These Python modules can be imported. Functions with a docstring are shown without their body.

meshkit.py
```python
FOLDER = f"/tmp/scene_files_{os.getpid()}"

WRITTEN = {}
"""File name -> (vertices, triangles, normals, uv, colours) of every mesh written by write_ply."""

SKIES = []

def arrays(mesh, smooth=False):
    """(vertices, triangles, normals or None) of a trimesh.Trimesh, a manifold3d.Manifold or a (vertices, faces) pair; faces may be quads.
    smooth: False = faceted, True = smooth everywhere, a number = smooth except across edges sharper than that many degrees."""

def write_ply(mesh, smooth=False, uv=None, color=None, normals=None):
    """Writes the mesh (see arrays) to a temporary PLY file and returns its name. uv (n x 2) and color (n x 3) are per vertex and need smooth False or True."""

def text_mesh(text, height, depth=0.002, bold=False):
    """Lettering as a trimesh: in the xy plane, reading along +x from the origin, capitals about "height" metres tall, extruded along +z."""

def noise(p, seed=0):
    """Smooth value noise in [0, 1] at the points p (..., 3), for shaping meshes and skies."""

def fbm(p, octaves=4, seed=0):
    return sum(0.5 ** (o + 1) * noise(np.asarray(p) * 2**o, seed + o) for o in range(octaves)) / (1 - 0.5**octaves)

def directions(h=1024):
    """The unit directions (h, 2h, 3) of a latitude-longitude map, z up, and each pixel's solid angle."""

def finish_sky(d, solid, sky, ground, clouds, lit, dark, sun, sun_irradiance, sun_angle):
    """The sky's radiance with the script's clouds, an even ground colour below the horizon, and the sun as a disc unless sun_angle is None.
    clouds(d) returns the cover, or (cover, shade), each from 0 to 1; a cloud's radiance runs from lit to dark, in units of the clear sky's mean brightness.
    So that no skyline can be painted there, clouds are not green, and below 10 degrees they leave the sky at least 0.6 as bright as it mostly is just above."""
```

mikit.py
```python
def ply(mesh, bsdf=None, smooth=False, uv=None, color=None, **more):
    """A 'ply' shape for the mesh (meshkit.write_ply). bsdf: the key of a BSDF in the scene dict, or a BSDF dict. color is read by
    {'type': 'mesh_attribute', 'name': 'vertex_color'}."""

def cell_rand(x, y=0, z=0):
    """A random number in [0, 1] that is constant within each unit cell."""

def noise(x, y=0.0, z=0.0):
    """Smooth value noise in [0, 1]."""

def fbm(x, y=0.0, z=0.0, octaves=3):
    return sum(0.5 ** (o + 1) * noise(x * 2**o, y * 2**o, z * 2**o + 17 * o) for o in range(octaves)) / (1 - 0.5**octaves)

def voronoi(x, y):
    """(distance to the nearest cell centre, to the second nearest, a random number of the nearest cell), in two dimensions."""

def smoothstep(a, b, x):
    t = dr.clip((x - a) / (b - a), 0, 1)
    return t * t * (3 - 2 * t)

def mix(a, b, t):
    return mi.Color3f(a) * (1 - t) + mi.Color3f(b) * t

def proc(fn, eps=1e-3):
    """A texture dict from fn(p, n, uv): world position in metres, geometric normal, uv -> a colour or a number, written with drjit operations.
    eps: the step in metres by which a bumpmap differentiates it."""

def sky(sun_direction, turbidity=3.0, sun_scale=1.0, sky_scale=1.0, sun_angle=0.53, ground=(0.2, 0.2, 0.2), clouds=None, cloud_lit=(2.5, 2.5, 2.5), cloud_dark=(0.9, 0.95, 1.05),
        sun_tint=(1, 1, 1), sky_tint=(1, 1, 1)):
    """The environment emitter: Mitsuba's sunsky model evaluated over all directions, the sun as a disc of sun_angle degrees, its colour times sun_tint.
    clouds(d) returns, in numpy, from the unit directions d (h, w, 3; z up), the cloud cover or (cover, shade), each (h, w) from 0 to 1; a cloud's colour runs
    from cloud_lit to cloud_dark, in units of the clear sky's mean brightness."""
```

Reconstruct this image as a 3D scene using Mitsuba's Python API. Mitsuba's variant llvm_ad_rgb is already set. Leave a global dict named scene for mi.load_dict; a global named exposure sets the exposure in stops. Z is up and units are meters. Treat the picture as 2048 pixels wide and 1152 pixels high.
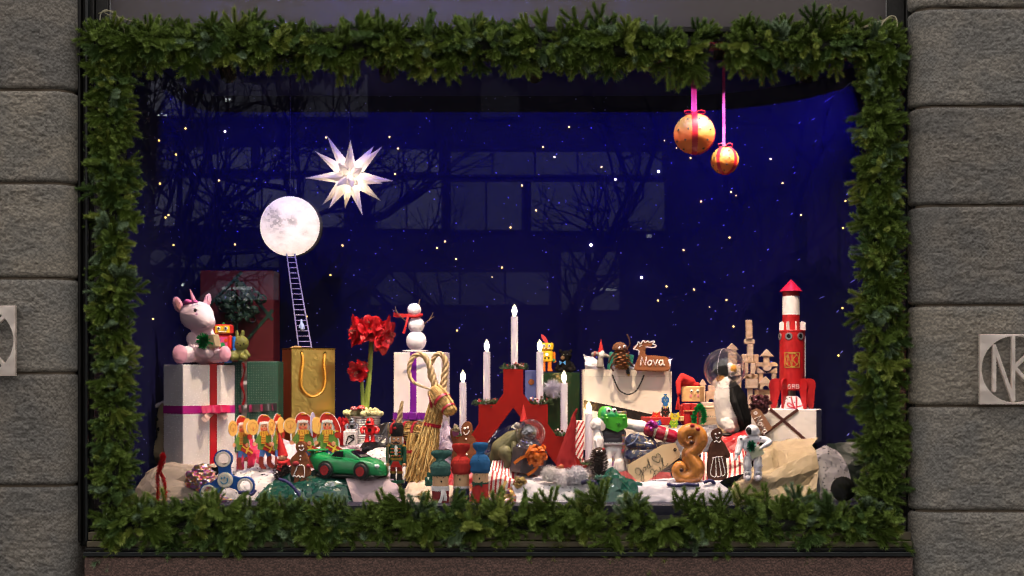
import math, numpy as np, trimesh, mitsuba as mi, drjit as dr, mikit, meshkit
import manifold3d as m3
from shapely.geometry import Polygon, LineString, Point, MultiPolygon
from shapely import affinity
from shapely.ops import unary_union
from mikit import noise, fbm, voronoi, cell_rand, smoothstep, mix

T = mi.ScalarTransform4f
scene, labels = {}, {}
exposure = 0.0
EYE, DIST, HZ = 1.45, 5.0, 760.0      # eye height, metres from lens to window glass, picture row of the horizon

# ---------------------------------------------------------------- camera, sky, lamps
scene['camera'] = {'type': 'perspective', 'fov': math.degrees(2*math.atan(1024/2500)), 'fov_axis': 'x',
    'near_clip': 0.05, 'far_clip': 400.0, 'principal_point_offset_y': -(HZ-576)/1152,
    'to_world': T().look_at(origin=[0, -DIST, EYE], target=[0, 0, EYE], up=[0, 0, 1])}
sk = mikit.sky([-0.5, -0.6, 0.25], turbidity=4, sun_scale=0.0, sky_scale=8.6, sky_tint=(1.08, 1.0, 0.93),
               clouds=lambda d: 1.0, cloud_lit=(2.3, 2.15, 2.0), cloud_dark=(1, 1, 1))
sk['sampling_weight'] = 3.0
scene['dusk_sky'] = sk
CEIL = EYE + 1.42
FLOOR = EYE - 0.505
def spot(name, org, tgt, rgb, cut, beam=None, w=1.0):
    scene[name] = {'type': 'spot', 'to_world': T().look_at(origin=org, target=tgt, up=[0, 0.1, 1]),
        'intensity': {'type': 'rgb', 'value': list(rgb)}, 'cutoff_angle': cut, 'beam_width': beam or cut*0.5, 'sampling_weight': w}
WARM = np.array([1.0, 0.77, 0.50])
COOL = np.array([0.58, 0.48, 1.0])
BLUE = np.array([0.10, 0.06, 1.0])
SPOTS = []          # (origin, target): a lamp body is built round each one further down
for i, (x, tx, tz, g) in enumerate([(-0.88, -1.14, -0.15, 4.8), (-0.52, -0.68, -0.22, 4.6), (-0.12, -0.06, -0.36, 3.1), (0.40, 0.38, -0.22, 5.0), (0.86, 0.90, -0.22, 4.4), (1.14, 1.06, -0.12, 3.3)]):
    o, t = [x, 0.13, CEIL-0.10], [tx, 0.62, EYE+tz]
    spot(f'spot_warm_{i}', o, t, WARM*g*2.3, 27, 15, 1.6)
    SPOTS.append((o, t, WARM*40))
for i, (x, tx, g) in enumerate([(-1.0, -1.1, 1.7), (0.0, -0.1, 1.5), (1.0, 1.1, 1.8)]):
    o, t = [x, 0.20, CEIL-0.09], [tx, 0.62, EYE-0.2]
    spot(f'spot_violet_{i}', o, t, COOL*g*0.95, 50, 30, 1.0)
    SPOTS.append((o, t, COOL*40))
for i, (x, t, rgb) in enumerate(((0.58, [0.83, 0.32, EYE+1.0], np.array([0.95, 0.48, 0.85])*2.4), (1.06, [0.84, 0.32, EYE+0.99], np.array([1.0, 0.60, 0.55])*2.2), (-0.25, [-0.74, 0.72, EYE+0.93], np.array([0.40, 0.36, 1.0])*0.7))):
    o = [x, 0.11 if x > 0 else 0.13, CEIL-0.07]
    spot(f'spot_accent_{i}', o, t, rgb, 27, 17, (1.4, 1.4, 0.6)[i])
    SPOTS.append((o, t, rgb/rgb.max()*20))
for i, x in enumerate([-1.25, -0.55, 0.1, 0.75, 1.3]):
    o, t = [x, 0.52, CEIL-0.08], [x*1.0, 1.25, EYE+0.95]
    spot(f'spot_blue_{i}', o, t, BLUE*1.8, 62, 20, 0.8)
    SPOTS.append((o, t, BLUE*12))

# ---------------------------------------------------------------- helpers
def lin(c):
    if isinstance(c, str):
        c = np.array([int(c[i:i+2], 16) for i in (1, 3, 5)])/255.0
        c = np.where(c <= 0.04045, c/12.92, ((c+0.055)/1.055)**2.4)
    return [float(x) for x in c]
def principled(color, rough=0.6, metal=0.0, spec=0.5, coat=0.0, sheen=0.0, aniso=0.0):
    d = {'type': 'principled', 'base_color': color if isinstance(color, dict) else {'type': 'rgb', 'value': lin(color)}, 'roughness': rough, 'metallic': metal}
    if not metal: d['specular'] = spec
    if coat: d['clearcoat'], d['clearcoat_gloss'] = coat, 0.9
    if sheen: d['sheen'] = sheen
    return d
MATS = {}
def fd(m, u, v, rad=3.0):
    """depth of a mesh's near surface at a place of the picture"""
    x = m.vertices; k = (x[:, 0]-u)**2+(x[:, 2]+v)**2 < rad*rad
    return x[k, 1].min() if k.any() else 0.0
def mat(color, rough=0.6, metal=0.0, spec=0.5, coat=0.0, sheen=0.0, bump=None):
    """One shared BSDF per look; bump = (key of a relief function, metres)."""
    key = (color if isinstance(color, str) else tuple(color), rough, metal, spec, coat, sheen, bump)
    if key not in MATS:
        b = principled(color, rough, metal, spec, coat, sheen)
        if bump: b = {'type': 'bumpmap', 'arbitrary': mikit.proc(RELIEF[bump[0]]), 'scale': bump[1], 'bsdf': b}
        MATS[key] = f'look_{len(MATS)}'
        scene[MATS[key]] = {'type': 'twosided', 'bsdf': b}
    return MATS[key]
def pmat(name, fn, rough=0.6, bump=None, eps=1e-3, **kw):
    b = principled(mikit.proc(fn), rough, **kw)
    if bump: b = {'type': 'bumpmap', 'arbitrary': mikit.proc(bump[0], eps), 'scale': bump[1], 'bsdf': b}
    scene[name] = {'type': 'twosided', 'bsdf': b}
    return name
RELIEF = {
    'fuzz': lambda p, n, uv: noise(p.x*420, p.y*420, p.z*420)*0.6+noise(p.x*160, p.y*160, p.z*160)*0.4,
    'knit': lambda p, n, uv: dr.abs(dr.sin(p.x*700+dr.sin(p.z*420)*1.2))*0.6+dr.abs(dr.sin(p.z*520))*0.4,
    'paper': lambda p, n, uv: fbm(p.x*60, p.y*60, p.z*60, 3),
    'wave': lambda p, n, uv: fbm(p.x*16, p.y*16, p.z*22, 2),
    'peel': lambda p, n, uv: noise(p.x*260, p.y*260, p.z*260),
}
rng = np.random.default_rng(7)
def vcat(ms): return trimesh.util.concatenate([m for m in ms if m is not None])
def P3(q):
    """picture units: column, row, depth (optional) -> right, away, up"""
    q = np.atleast_2d(np.array([tuple(a)+(0,)*(3-len(a)) for a in q], float))
    return np.stack([q[:, 0], q[:, 2], -q[:, 1]], 1)
def spline(pts, n):
    p = np.asarray(pts, float)
    if len(p) < 3 or not n: return p
    q = np.vstack([2*p[0]-p[1], p, 2*p[-1]-p[-2]])
    out = []
    for i in range(len(p)-1):
        t = np.linspace(0, 1, n, endpoint=False)[:, None]
        a, b, c, d = q[i:i+4]
        out.append(0.5*(2*b+(c-a)*t+(2*a-5*b+4*c-d)*t**2+(3*b-a-3*c+d)*t**3))
    return np.vstack(out+[p[-1:]])
def frames(p, closed=False):
    t = np.gradient(p, axis=0)
    t /= np.linalg.norm(t, axis=1, keepdims=True)+1e-12
    u = np.cross(t[0], [0.3, 0.9, 0.2]); u /= np.linalg.norm(u)
    us = []
    for i in range(len(p)):
        u = u-t[i]*(u@t[i]); u /= np.linalg.norm(u)+1e-12
        us.append(u)
    us = np.array(us)
    return t, us, np.cross(t, us)
def grid_faces(n, m, wrap=False):
    i, j = np.meshgrid(np.arange(n-1), np.arange(m if wrap else m-1), indexing='ij')
    a, b = i*m+j, i*m+(j+1) % m
    c, d = a+m, b+m
    return np.vstack([np.stack([a, b, d], -1).reshape(-1, 3), np.stack([a, d, c], -1).reshape(-1, 3)])
def tube(pts, r, sides=8, n=5, raw=False):
    p = pts if raw else P3(pts)
    k = len(p)
    p2 = spline(p, n)
    r2 = np.interp(np.linspace(0, 1, len(p2)), np.linspace(0, 1, len(np.atleast_1d(r))), np.atleast_1d(r)) if np.ndim(r) else np.full(len(p2), float(r))
    t, u, w = frames(p2)
    p2 = np.vstack([p2[:1]-t[:1]*r2[0]*.5, p2[:1]-t[:1]*r2[0]*.35, p2, p2[-1:]+t[-1:]*r2[-1]*.35, p2[-1:]+t[-1:]*r2[-1]*.5])
    r2 = np.concatenate([[1e-3, r2[0]*.7], r2, [r2[-1]*.7, 1e-3]])
    u = np.vstack([u[:1], u[:1], u, u[-1:], u[-1:]]); w = np.vstack([w[:1], w[:1], w, w[-1:], w[-1:]])
    a = np.arange(sides)/sides*2*np.pi
    v = p2[:, None]+r2[:, None, None]*(np.cos(a)[None, :, None]*u[:, None]+np.sin(a)[None, :, None]*w[:, None])
    return trimesh.Trimesh(v.reshape(-1, 3), grid_faces(len(p2), sides, True), process=False)
def strip(pts, wdir, w, t=0.6, n=6):
    """a flat ribbon: rectangular section, its width along wdir (picture axes: right, away, up)"""
    p = spline(P3(pts), n)
    tg = np.gradient(p, axis=0); tg /= np.linalg.norm(tg, axis=1, keepdims=True)+1e-12
    wd = np.asarray(wdir, float); wv = wd-tg*(tg@wd)[:, None]; wv /= np.linalg.norm(wv, axis=1, keepdims=True)+1e-12
    nv = np.cross(tg, wv)
    w = np.interp(np.linspace(0, 1, len(p)), np.linspace(0, 1, len(np.atleast_1d(w))), np.atleast_1d(w))[:, None]
    ring = [p-wv*w/2-nv*t/2, p+wv*w/2-nv*t/2, p+wv*w/2+nv*t/2, p-wv*w/2+nv*t/2]
    v = np.stack(ring, 1).reshape(-1, 3)
    f = grid_faces(len(p), 4, True); e = (len(p)-1)*4
    f = np.vstack([f, [[0, 1, 2], [0, 2, 3], [e, e+2, e+1], [e, e+3, e+2]]])
    return trimesh.Trimesh(v, f, process=False)
def lathe(prof, u, d=0, sides=28, sx=1, sy=1):
    pr = np.array(prof, float); a = np.arange(sides)/sides*2*np.pi
    v = np.stack([u+sx*pr[:, :1]*np.cos(a), d+sy*pr[:, :1]*np.sin(a), -pr[:, 1:2]+0*a], -1)
    return trimesh.Trimesh(v.reshape(-1, 3), grid_faces(len(pr), sides, True), process=False)
def sph(u, v, d, r, sx=1, sy=1, sz=1, sub=3):
    m = trimesh.creation.icosphere(subdivisions=sub, radius=r)
    m.vertices = m.vertices*[sx, sy, sz]+[u, d, -v]
    return m
def cbox(u0, u1, v0, v1, d0, d1, c=1.0):
    lo, hi = np.array([u0, d0, -v1], float), np.array([u1, d1, -v0], float)
    c = min(c, *(hi-lo)*0.45)
    pts = []
    for i in range(8):
        s = np.array([i & 1, i >> 1 & 1, i >> 2 & 1]); corner = np.where(s, hi, lo); inward = np.where(s, -1, 1)*c
        for a in range(3):
            q = corner+inward; q[a] = corner[a]; pts.append(q)
    return trimesh.convex.convex_hull(np.array(pts))
def hullpts(pts): return trimesh.convex.convex_hull(P3(pts))
def as_poly(poly):
    if isinstance(poly, (Polygon, MultiPolygon)): return poly
    q = Polygon([(a[0], -a[1]) for a in poly])
    return q if q.is_valid else q.buffer(0)
def smooth_poly(pts, n=6):
    p = np.array(list(pts)+[pts[0]], float)
    q = np.vstack([p[-2], p, p[1]]); out = []
    for i in range(len(p)-1):
        t = np.linspace(0, 1, n, endpoint=False)[:, None]; a, b, c, d = q[i:i+4]
        out.append(0.5*(2*b+(c-a)*t+(2*a-5*b+4*c-d)*t**2+(3*b-a-3*c+d)*t**3))
    return [tuple(x) for x in np.vstack(out)]
def plate(poly, d=0.0, t=2.0, bev=0.0, steps=3):
    poly = as_poly(poly); out = []
    for i in range(steps+1 if bev else 1):
        a = (i/steps*math.pi/2) if bev else 0
        q = poly.buffer(-bev*(1-math.cos(a))) if bev else poly
        h = t-bev+bev*math.sin(a) if bev else t
        for g in getattr(q, 'geoms', [q]):
            if g.is_empty or g.area < 0.3: continue
            m = trimesh.creation.extrude_polygon(g, h, engine='earcut')
            x = m.vertices
            m.vertices = np.stack([x[:, 0], d+t-x[:, 2], x[:, 1]], 1)
            out.append(m)
    return vcat(out)
def disc(u, v, r, d=0, t=1.0, ry=None, bev=0): return plate(affinity.scale(Point(u, -v).buffer(r, 12), 1, (ry or r)/r), d, t, bev)
def ring(u, v, r0, r1, d=0, t=1.0, bev=0): return plate(Point(u, -v).buffer(r1, 16).difference(Point(u, -v).buffer(r0, 16)), d, t, bev)
def line_poly(pts, w, n=5):
    p = spline(np.array([(a[0], -a[1], 0) for a in pts], float), n)[:, :2] if n and len(pts) > 2 else np.array([(a[0], -a[1]) for a in pts])
    return LineString(p).buffer(w/2, 6)
def rot(m, axis, deg, c):
    """turn about the point c = (column, row, depth)"""
    m = m.copy(); m.apply_transform(trimesh.transformations.rotation_matrix(math.radians(deg), axis, P3([c])[0])); return m
def body(bones, edge=2.5, smooth=8):
    """one continuous skin over tapered bones ((u,v,d,r),(u,v,d,r))"""
    tot = []
    for b in bones:
        pts = []
        for (u, v, d, r) in b:
            pts.append(trimesh.creation.icosphere(subdivisions=2, radius=r).vertices+[u, d, -v])
        tot.append(m3.Manifold.hull_points(np.vstack(pts)))
    m = m3.Manifold.batch_boolean(tot, m3.OpType.Add).refine_to_length(edge)
    q = m.to_mesh()
    t = trimesh.Trimesh(q.vert_properties[:, :3], q.tri_verts, process=True)
    return trimesh.smoothing.filter_taubin(t, lamb=0.55, nu=0.5, iterations=smooth) if smooth else t
def fuzz(m, amp, cell, seed=0):
    m = m.copy(); m.vertices = m.vertices+m.vertex_normals*((meshkit.fbm(m.vertices/cell, 3, seed)-0.5)*2*amp)[:, None]; return m
def loft(lines, nu=20, ns=10, amp=2.0, seed=1, coarse=2.0, cell=26.0):
    """crumpled sheet through several edge lines [(u,v,d)...]: large irregular facets, each broken by finer creases; returns mesh and uv (picture units)"""
    from scipy.spatial import Delaunay
    rows = []
    for l in lines:
        p = P3(l); s = np.linspace(0, 1, 17); q = np.linspace(0, 1, len(p))
        rows.append(np.stack([np.interp(s, q, p[:, i]) for i in range(3)], 1))
    rows = np.array(rows); W = np.linalg.norm(np.diff(rows.mean(0), axis=0), axis=1).sum(); H = np.linalg.norm(np.diff(rows.mean(1), axis=0), axis=1).sum()
    def at(st):
        a = st[:, 0]*16; b = st[:, 1]*(len(rows)-1); i = np.clip(a.astype(int), 0, 15); j = np.clip(b.astype(int), 0, len(rows)-2); fa, fb = (a-i)[:, None], (b-j)[:, None]
        return (rows[j, i]*(1-fa)+rows[j, i+1]*fa)*(1-fb)+(rows[j+1, i]*(1-fa)+rows[j+1, i+1]*fa)*fb
    r = np.random.default_rng(seed)
    def net(edge):
        n, m = max(3, int(W/edge)), max(3, int(H/edge)); t = np.linspace(0, 1, n+1); w = np.linspace(0, 1, m+1)[1:-1]
        rim = np.vstack([np.stack([t, 0*t], 1), np.stack([t, 0*t+1], 1), np.stack([0*w, w], 1), np.stack([0*w+1, w], 1)])
        return np.vstack([rim, r.uniform(.02, .98, (n*m, 2))])
    big, fine = net(cell*1.25), net(cell*.33)
    sc = np.array([W, H])
    D = Delaunay(big*sc); hb = r.normal(0, 1, len(big))*amp*coarse*.75; st = np.vstack([big, fine])
    s = D.find_simplex(st*sc*.9999+1e-6); T_ = D.transform[s]; bc = np.einsum('nij,nj->ni', T_[:, :2], st*sc-T_[:, 2]); bc = np.c_[bc, 1-bc.sum(1)]
    h = (hb[D.simplices[s]]*bc).sum(1)+r.normal(0, 1, len(st))*amp*.17
    g = at(st); e = 1e-3
    nrm = np.cross(at(np.clip(st+[e, 0], 0, 1))-at(np.clip(st-[e, 0], 0, 1)), at(np.clip(st+[0, e], 0, 1))-at(np.clip(st-[0, e], 0, 1))); nrm /= np.linalg.norm(nrm, axis=1, keepdims=True)+1e-9
    side = np.cross(nrm, [0, 0, 1.0])
    g = g+nrm*h[:, None]+side*(h*.35)[:, None]
    D2 = Delaunay(st*sc)
    return trimesh.Trimesh(g, D2.simplices, process=False), st*sc
def wad(u, v, d, rx, ry, rz, amp=0.22, seed=0, sub=3):
    """a crumpled ball of paper or foil"""
    m = trimesh.creation.icosphere(subdivisions=sub, radius=1.0); p = m.vertices
    h = np.abs(meshkit.noise(p*2.1+seed, seed)-0.5)*2+np.abs(meshkit.noise(p*4.3, seed+3)-0.5)
    m.vertices = p*(1-amp+amp*2*h)[:, None]*[rx, ry, rz]+[u, d, -v]
    return m
COUNT = {}
def numbered(name):
    n = COUNT.get(name, -1)+1; COUNT[name] = n
    return name if n == 0 else f'{name}_{n:03d}'
def to_world(m, y):
    k = (DIST+y)/2500.0; m = m.copy(); x = m.vertices
    m.vertices = np.stack([(x[:, 0]-1024)*k, y+x[:, 1]*k, EYE+(HZ+x[:, 2])*k], 1)
    return m
def P(u, v, y):
    k = (DIST+y)/2500.0
    return np.array([(u-1024)*k, y, EYE+(HZ-v)*k])
class Thing:
    """One top-level object; its shapes are drawn in picture units at the depth y and put into metres here."""
    def __init__(s, name, label, cat, y, group=None, kind=None):
        s.key, s.y = numbered(name), y
        labels[s.key] = {'label': label, 'category': cat}
        if group: labels[s.key]['group'] = group
        if kind: labels[s.key]['kind'] = kind
    def add(s, part, mesh, look, smooth=30, label=None, parent=None, uv=None, world=False, kind=None, **more):
        key = numbered(f'{parent or s.key}__{part}') if part else s.key
        scene[key] = mikit.ply(mesh if world else to_world(mesh, s.y), look, smooth, uv=uv, **more)
        if label or kind: labels[key] = {**({'label': label} if label else {}), **({'kind': kind} if kind else {})}
        return key
def structure(name, mesh, look, smooth=False, label=None, **more):
    scene[name] = mikit.ply(mesh, look, smooth, **more)
    labels[name] = {'kind': 'structure', **({'label': label} if label else {})}
    return name
def wbox(x0, x1, y0, y1, z0, z1, c=0.003):
    lo, hi = np.array([x0, y0, z0], float), np.array([x1, y1, z1], float); c = min(c, *(hi-lo)*0.45); pts = []
    for i in range(8):
        s = np.array([i & 1, i >> 1 & 1, i >> 2 & 1]); corner = np.where(s, hi, lo); inw = np.where(s, -1, 1)*c
        for a in range(3):
            q = corner+inw; q[a] = corner[a]; pts.append(q)
    return trimesh.convex.convex_hull(np.array(pts))
def emitter(rgb, w=0.05): return {'type': 'area', 'radiance': {'type': 'rgb', 'value': [float(x) for x in rgb]}, 'sampling_weight': w}
scene['look_clear_plastic'] = {'type': 'blendbsdf', 'weight': .022, 'a': {'type': 'thindielectric', 'int_ior': 1.55}, 'b': {'type': 'principledthin', 'base_color': {'type': 'rgb', 'value': [.9, .9, .95]}, 'roughness': .4, 'diff_trans': 1.0}}
scene['look_clear_thin'] = {'type': 'thindielectric', 'int_ior': 1.5}

# ---------------------------------------------------------------- the house front
def stone_col(p, n, uv, tone=1.0):
    a = fbm(p.x*9+3, p.y*9, p.z*9, 3); b = noise(p.x*150, p.y*150, p.z*150); c = noise(p.x*320, p.y*320, p.z*320+5)
    base = mix((0.192, 0.177, 0.158), (0.150, 0.145, 0.138), smoothstep(0.35, 0.65, a))
    base = base*(0.72+0.56*smoothstep(0.25, 0.8, b))
    s = voronoi(p.x*45+p.y*30, p.z*45)
    base = base*(1-0.45*smoothstep(0.35, 0.1, s[0])*smoothstep(0.55, 0.8, fbm(p.x*5, p.y*5, p.z*5+9, 2)))
    return base*(0.8+0.4*c)*tone
for _n, _t in (('look_stone', (1, 1, 1)), ('look_stone_pale', (1.12, 1.09, 1.04)), ('look_stone_dark', (.86, .85, .85))): pmat(_n, lambda p, n, uv, t=_t: stone_col(p, n, uv, mi.Color3f(*t)), 0.85, bump=(lambda p, n, uv: noise(p.x*230, p.y*230, p.z*230)*0.6+noise(p.x*520, p.y*520, p.z*520)*0.4, 0.0028), eps=6e-4, spec=0.35)
pmat('look_mortar', lambda p, n, uv: mix((0.07, 0.055, 0.04), (0.13, 0.10, 0.075), fbm(p.x*30, p.y*30, p.z*30)), 0.9)
def pier(side, joints, label):
    th = Thing('granite_pier', label, 'wall', -0.15, 'granite piers beside the window')
    edge = 145 if side < 0 else 1830
    far = -330 if side < 0 else 2380
    R = 46.0
    sgn = 1 if side < 0 else -1
    # cross-section from the outside, round the corner, into the reveal (picture units, depth)
    flat = np.arange(far, edge-sgn*R, sgn*2.0)
    arc = np.linspace(0, math.pi/2, 34)[1:]
    back = np.arange(R+2, 96, 2.5)
    U = np.concatenate([flat, edge-sgn*R+sgn*R*np.sin(arc), np.full(len(back), float(edge))])
    D = np.concatenate([flat*0, R-R*np.cos(arc), back])
    N = np.concatenate([np.tile([0, -1], (len(flat), 1)), np.stack([sgn*np.sin(arc), -np.cos(arc)], 1), np.tile([sgn, 0], (len(back), 1))])
    for bi, (v0, v1) in enumerate(zip(joints[:-1], joints[1:])):
        gap = 2.6
        vs = np.linspace(v0+gap, v1-gap, int((v1-v0)/2.0))
        g = np.stack([np.broadcast_to(U, (len(vs), len(U))), np.broadcast_to(D, (len(vs), len(U))), -np.broadcast_to(vs[:, None], (len(vs), len(U)))], -1).copy()
        pw = g*0.002+[side*9.1, bi*3.3, 0]
        rg = lambda f, s: 1-2*np.abs(meshkit.noise(pw*f+np.stack([meshkit.noise(pw*f*.7, s+5), meshkit.noise(pw*f*.7, s+6), meshkit.noise(pw*f*.7, s+7)], -1)*1.2, s)-0.5)
        h = (meshkit.fbm(pw*[30, 30, 36], 3, 5+bi)-0.5)*6.0+(rg(np.array([48, 48, 58]), 9)-0.5)*4.6+(rg(np.array([96, 96, 112]), 13)-0.5)*2.2+(meshkit.noise(pw*11, 3)-0.5)*4
        h *= 0.36+0.40*meshkit.noise(pw*4.0, 21)
        cx = np.clip(np.abs(U-edge)/(R*1.4), 0.35, 1)        # the drafted margin at the corner is smoother
        e = np.minimum(vs-v0, v1-vs)[:, None]
        wob = (meshkit.noise(pw*26, 31)-0.5)*3
        rim = np.clip((e+wob-gap)/9.0, 0, 1)
        h = h*(0.45+0.55*rim)*cx-7.0*(1-np.sqrt(np.clip(1-(1-rim)**2, 0, 1)))-1.0
        g[..., 0] += N[:, 0]*h; g[..., 1] += N[:, 1]*h
        m = trimesh.Trimesh(g.reshape(-1, 3), grid_faces(len(vs), len(U)), process=False)
        if side > 0: m.invert()
        th.add('stone_block', m, ('look_stone', 'look_stone_pale', 'look_stone_dark')[(bi*2+(side > 0)+bi//3) % 3], True)
    mm = np.stack([U-N[:, 0]*9, D-N[:, 1]*9], 1)
    v = np.vstack([np.column_stack([mm, np.full(len(mm), -joints[0])]), np.column_stack([mm, np.full(len(mm), -joints[-1])])])
    th.add('mortar', trimesh.Trimesh(v, grid_faces(2, len(mm)), process=False), 'look_mortar', False)
pier(-1, [-230, -20, 178, 365, 556, 746, 972, 1200, 1440], 'grey granite pier of rough blocks left of the shop window')
pier(1, [-230, 14, 211, 410, 610, 812, 1023, 1240, 1440], 'grey granite pier of rough blocks right of the shop window')

def granite(p, n, uv):
    a = noise(p.x*190, p.y*190, p.z*190); b = noise(p.x*420, p.y*420, p.z*420+3); c = fbm(p.x*12, p.y*12, p.z*12)
    return mix((0.055, 0.034, 0.03), (0.145, 0.085, 0.072), smoothstep(0.3, 0.8, a))*(0.6+0.8*b)*(0.75+0.5*c)
pmat('look_granite', granite, 0.42)
sill = Thing('granite_sill_wall', 'speckled red brown granite slab below the shop window', 'wall', 0.0)
sill.add(None, wbox(-1.664, 1.56, -0.14, 0.9, 0.0, EYE-0.688, 0.006), 'look_granite', world=True)
FR = mat('#100f0f', 0.5, spec=0.3); FR2 = mat('#6a6253', 0.4, 0.6); FRB = mat('#15191c', 0.4, spec=0.4)
fr = Thing('window_frame', 'dark metal frame of the shop window with pale sill rails', 'window frame', 0.0)
zt, zb = EYE+1.40, EYE-0.655
for x0, x1, nm in ((-1.752, -1.655, 'jamb'), (1.56, 1.665, 'jamb')):
    fr.add(nm, wbox(x0, x1, -0.055, 0.10, zb, zt+0.5), FR, world=True)
    for dx in (0.012, 0.05, 0.078):
        xx = x0+dx if x0 < 0 else x1-dx
        fr.add('fin', wbox(xx-0.005, xx+0.005, -0.085, -0.056, zb+0.02, zt+0.5, 0.0015), FRB if dx != 0.05 else FR, world=True)
for x0, x1 in ((-1.654, -1.604), (1.494, 1.559)): fr.add('post', wbox(x0, x1, -0.04, 0.09, zt+0.001, zt+0.6), FR, world=True)
fr.add('head_rail', wbox(-1.654, 1.559, -0.05, 0.09, zt-0.06, zt), FR, world=True)
fr.add('head_bead', wbox(-1.654, 1.559, -0.075, -0.052, zt-0.03, zt-0.012), FR, world=True)
for i, (z, hh, yy, m_) in enumerate(((zb-0.022, 0.016, -0.15, FRB), (zb-0.006, 0.012, -0.128, FR), (zb+0.012, 0.022, -0.11, FR2), (zb+0.042, 0.03, -0.095, FR2))):
    fr.add('sill_rail', wbox(-1.664, 1.566, yy, 0.03, z-hh/2, z+hh/2, 0.002), m_, label=('pale metal sill rail', None)[m_ != FR2], world=True)
scene['look_transom'] = {'type': 'principledthin', 'base_color': {'type': 'rgb', 'value': lin('#5a5556')}, 'roughness': 0.35, 'diff_trans': 1.0}
tr = Thing('transom_panel', 'plain grey frosted panel above the window, bluish in its middle', 'panel', 0.0)
tr.add(None, trimesh.Trimesh([[-1.602, -0.01, zt+.004], [1.492, -0.01, zt+.004], [1.492, -0.01, zt+.75], [-1.602, -0.01, zt+.75]], [[0, 1, 2], [0, 2, 3]], process=False), 'look_transom', False, world=True)
for i, x in enumerate((-0.85, -0.35, 0.1)):
    spot(f'spot_transom_{i}', [x, 0.42, zt+0.35], [x, 0.0, zt+0.1], np.array([0.22, 0.26, 1.0])*2.2, 60, 16, 0.15)
    lamp = Thing('blue_spotlight', 'blue lamp behind the frosted panel above the window', 'lamp', 0.0, 'blue lamps behind the frosted panel')
    lamp.add(None, trimesh.creation.cylinder(0.03, 0.08, transform=trimesh.transformations.translation_matrix([x, 0.50, zt+0.38])), FR, world=True)
glass = Thing('window_pane', 'large clear shop window pane mirroring trees and lit offices across the street', 'window', 0.0)
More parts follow.
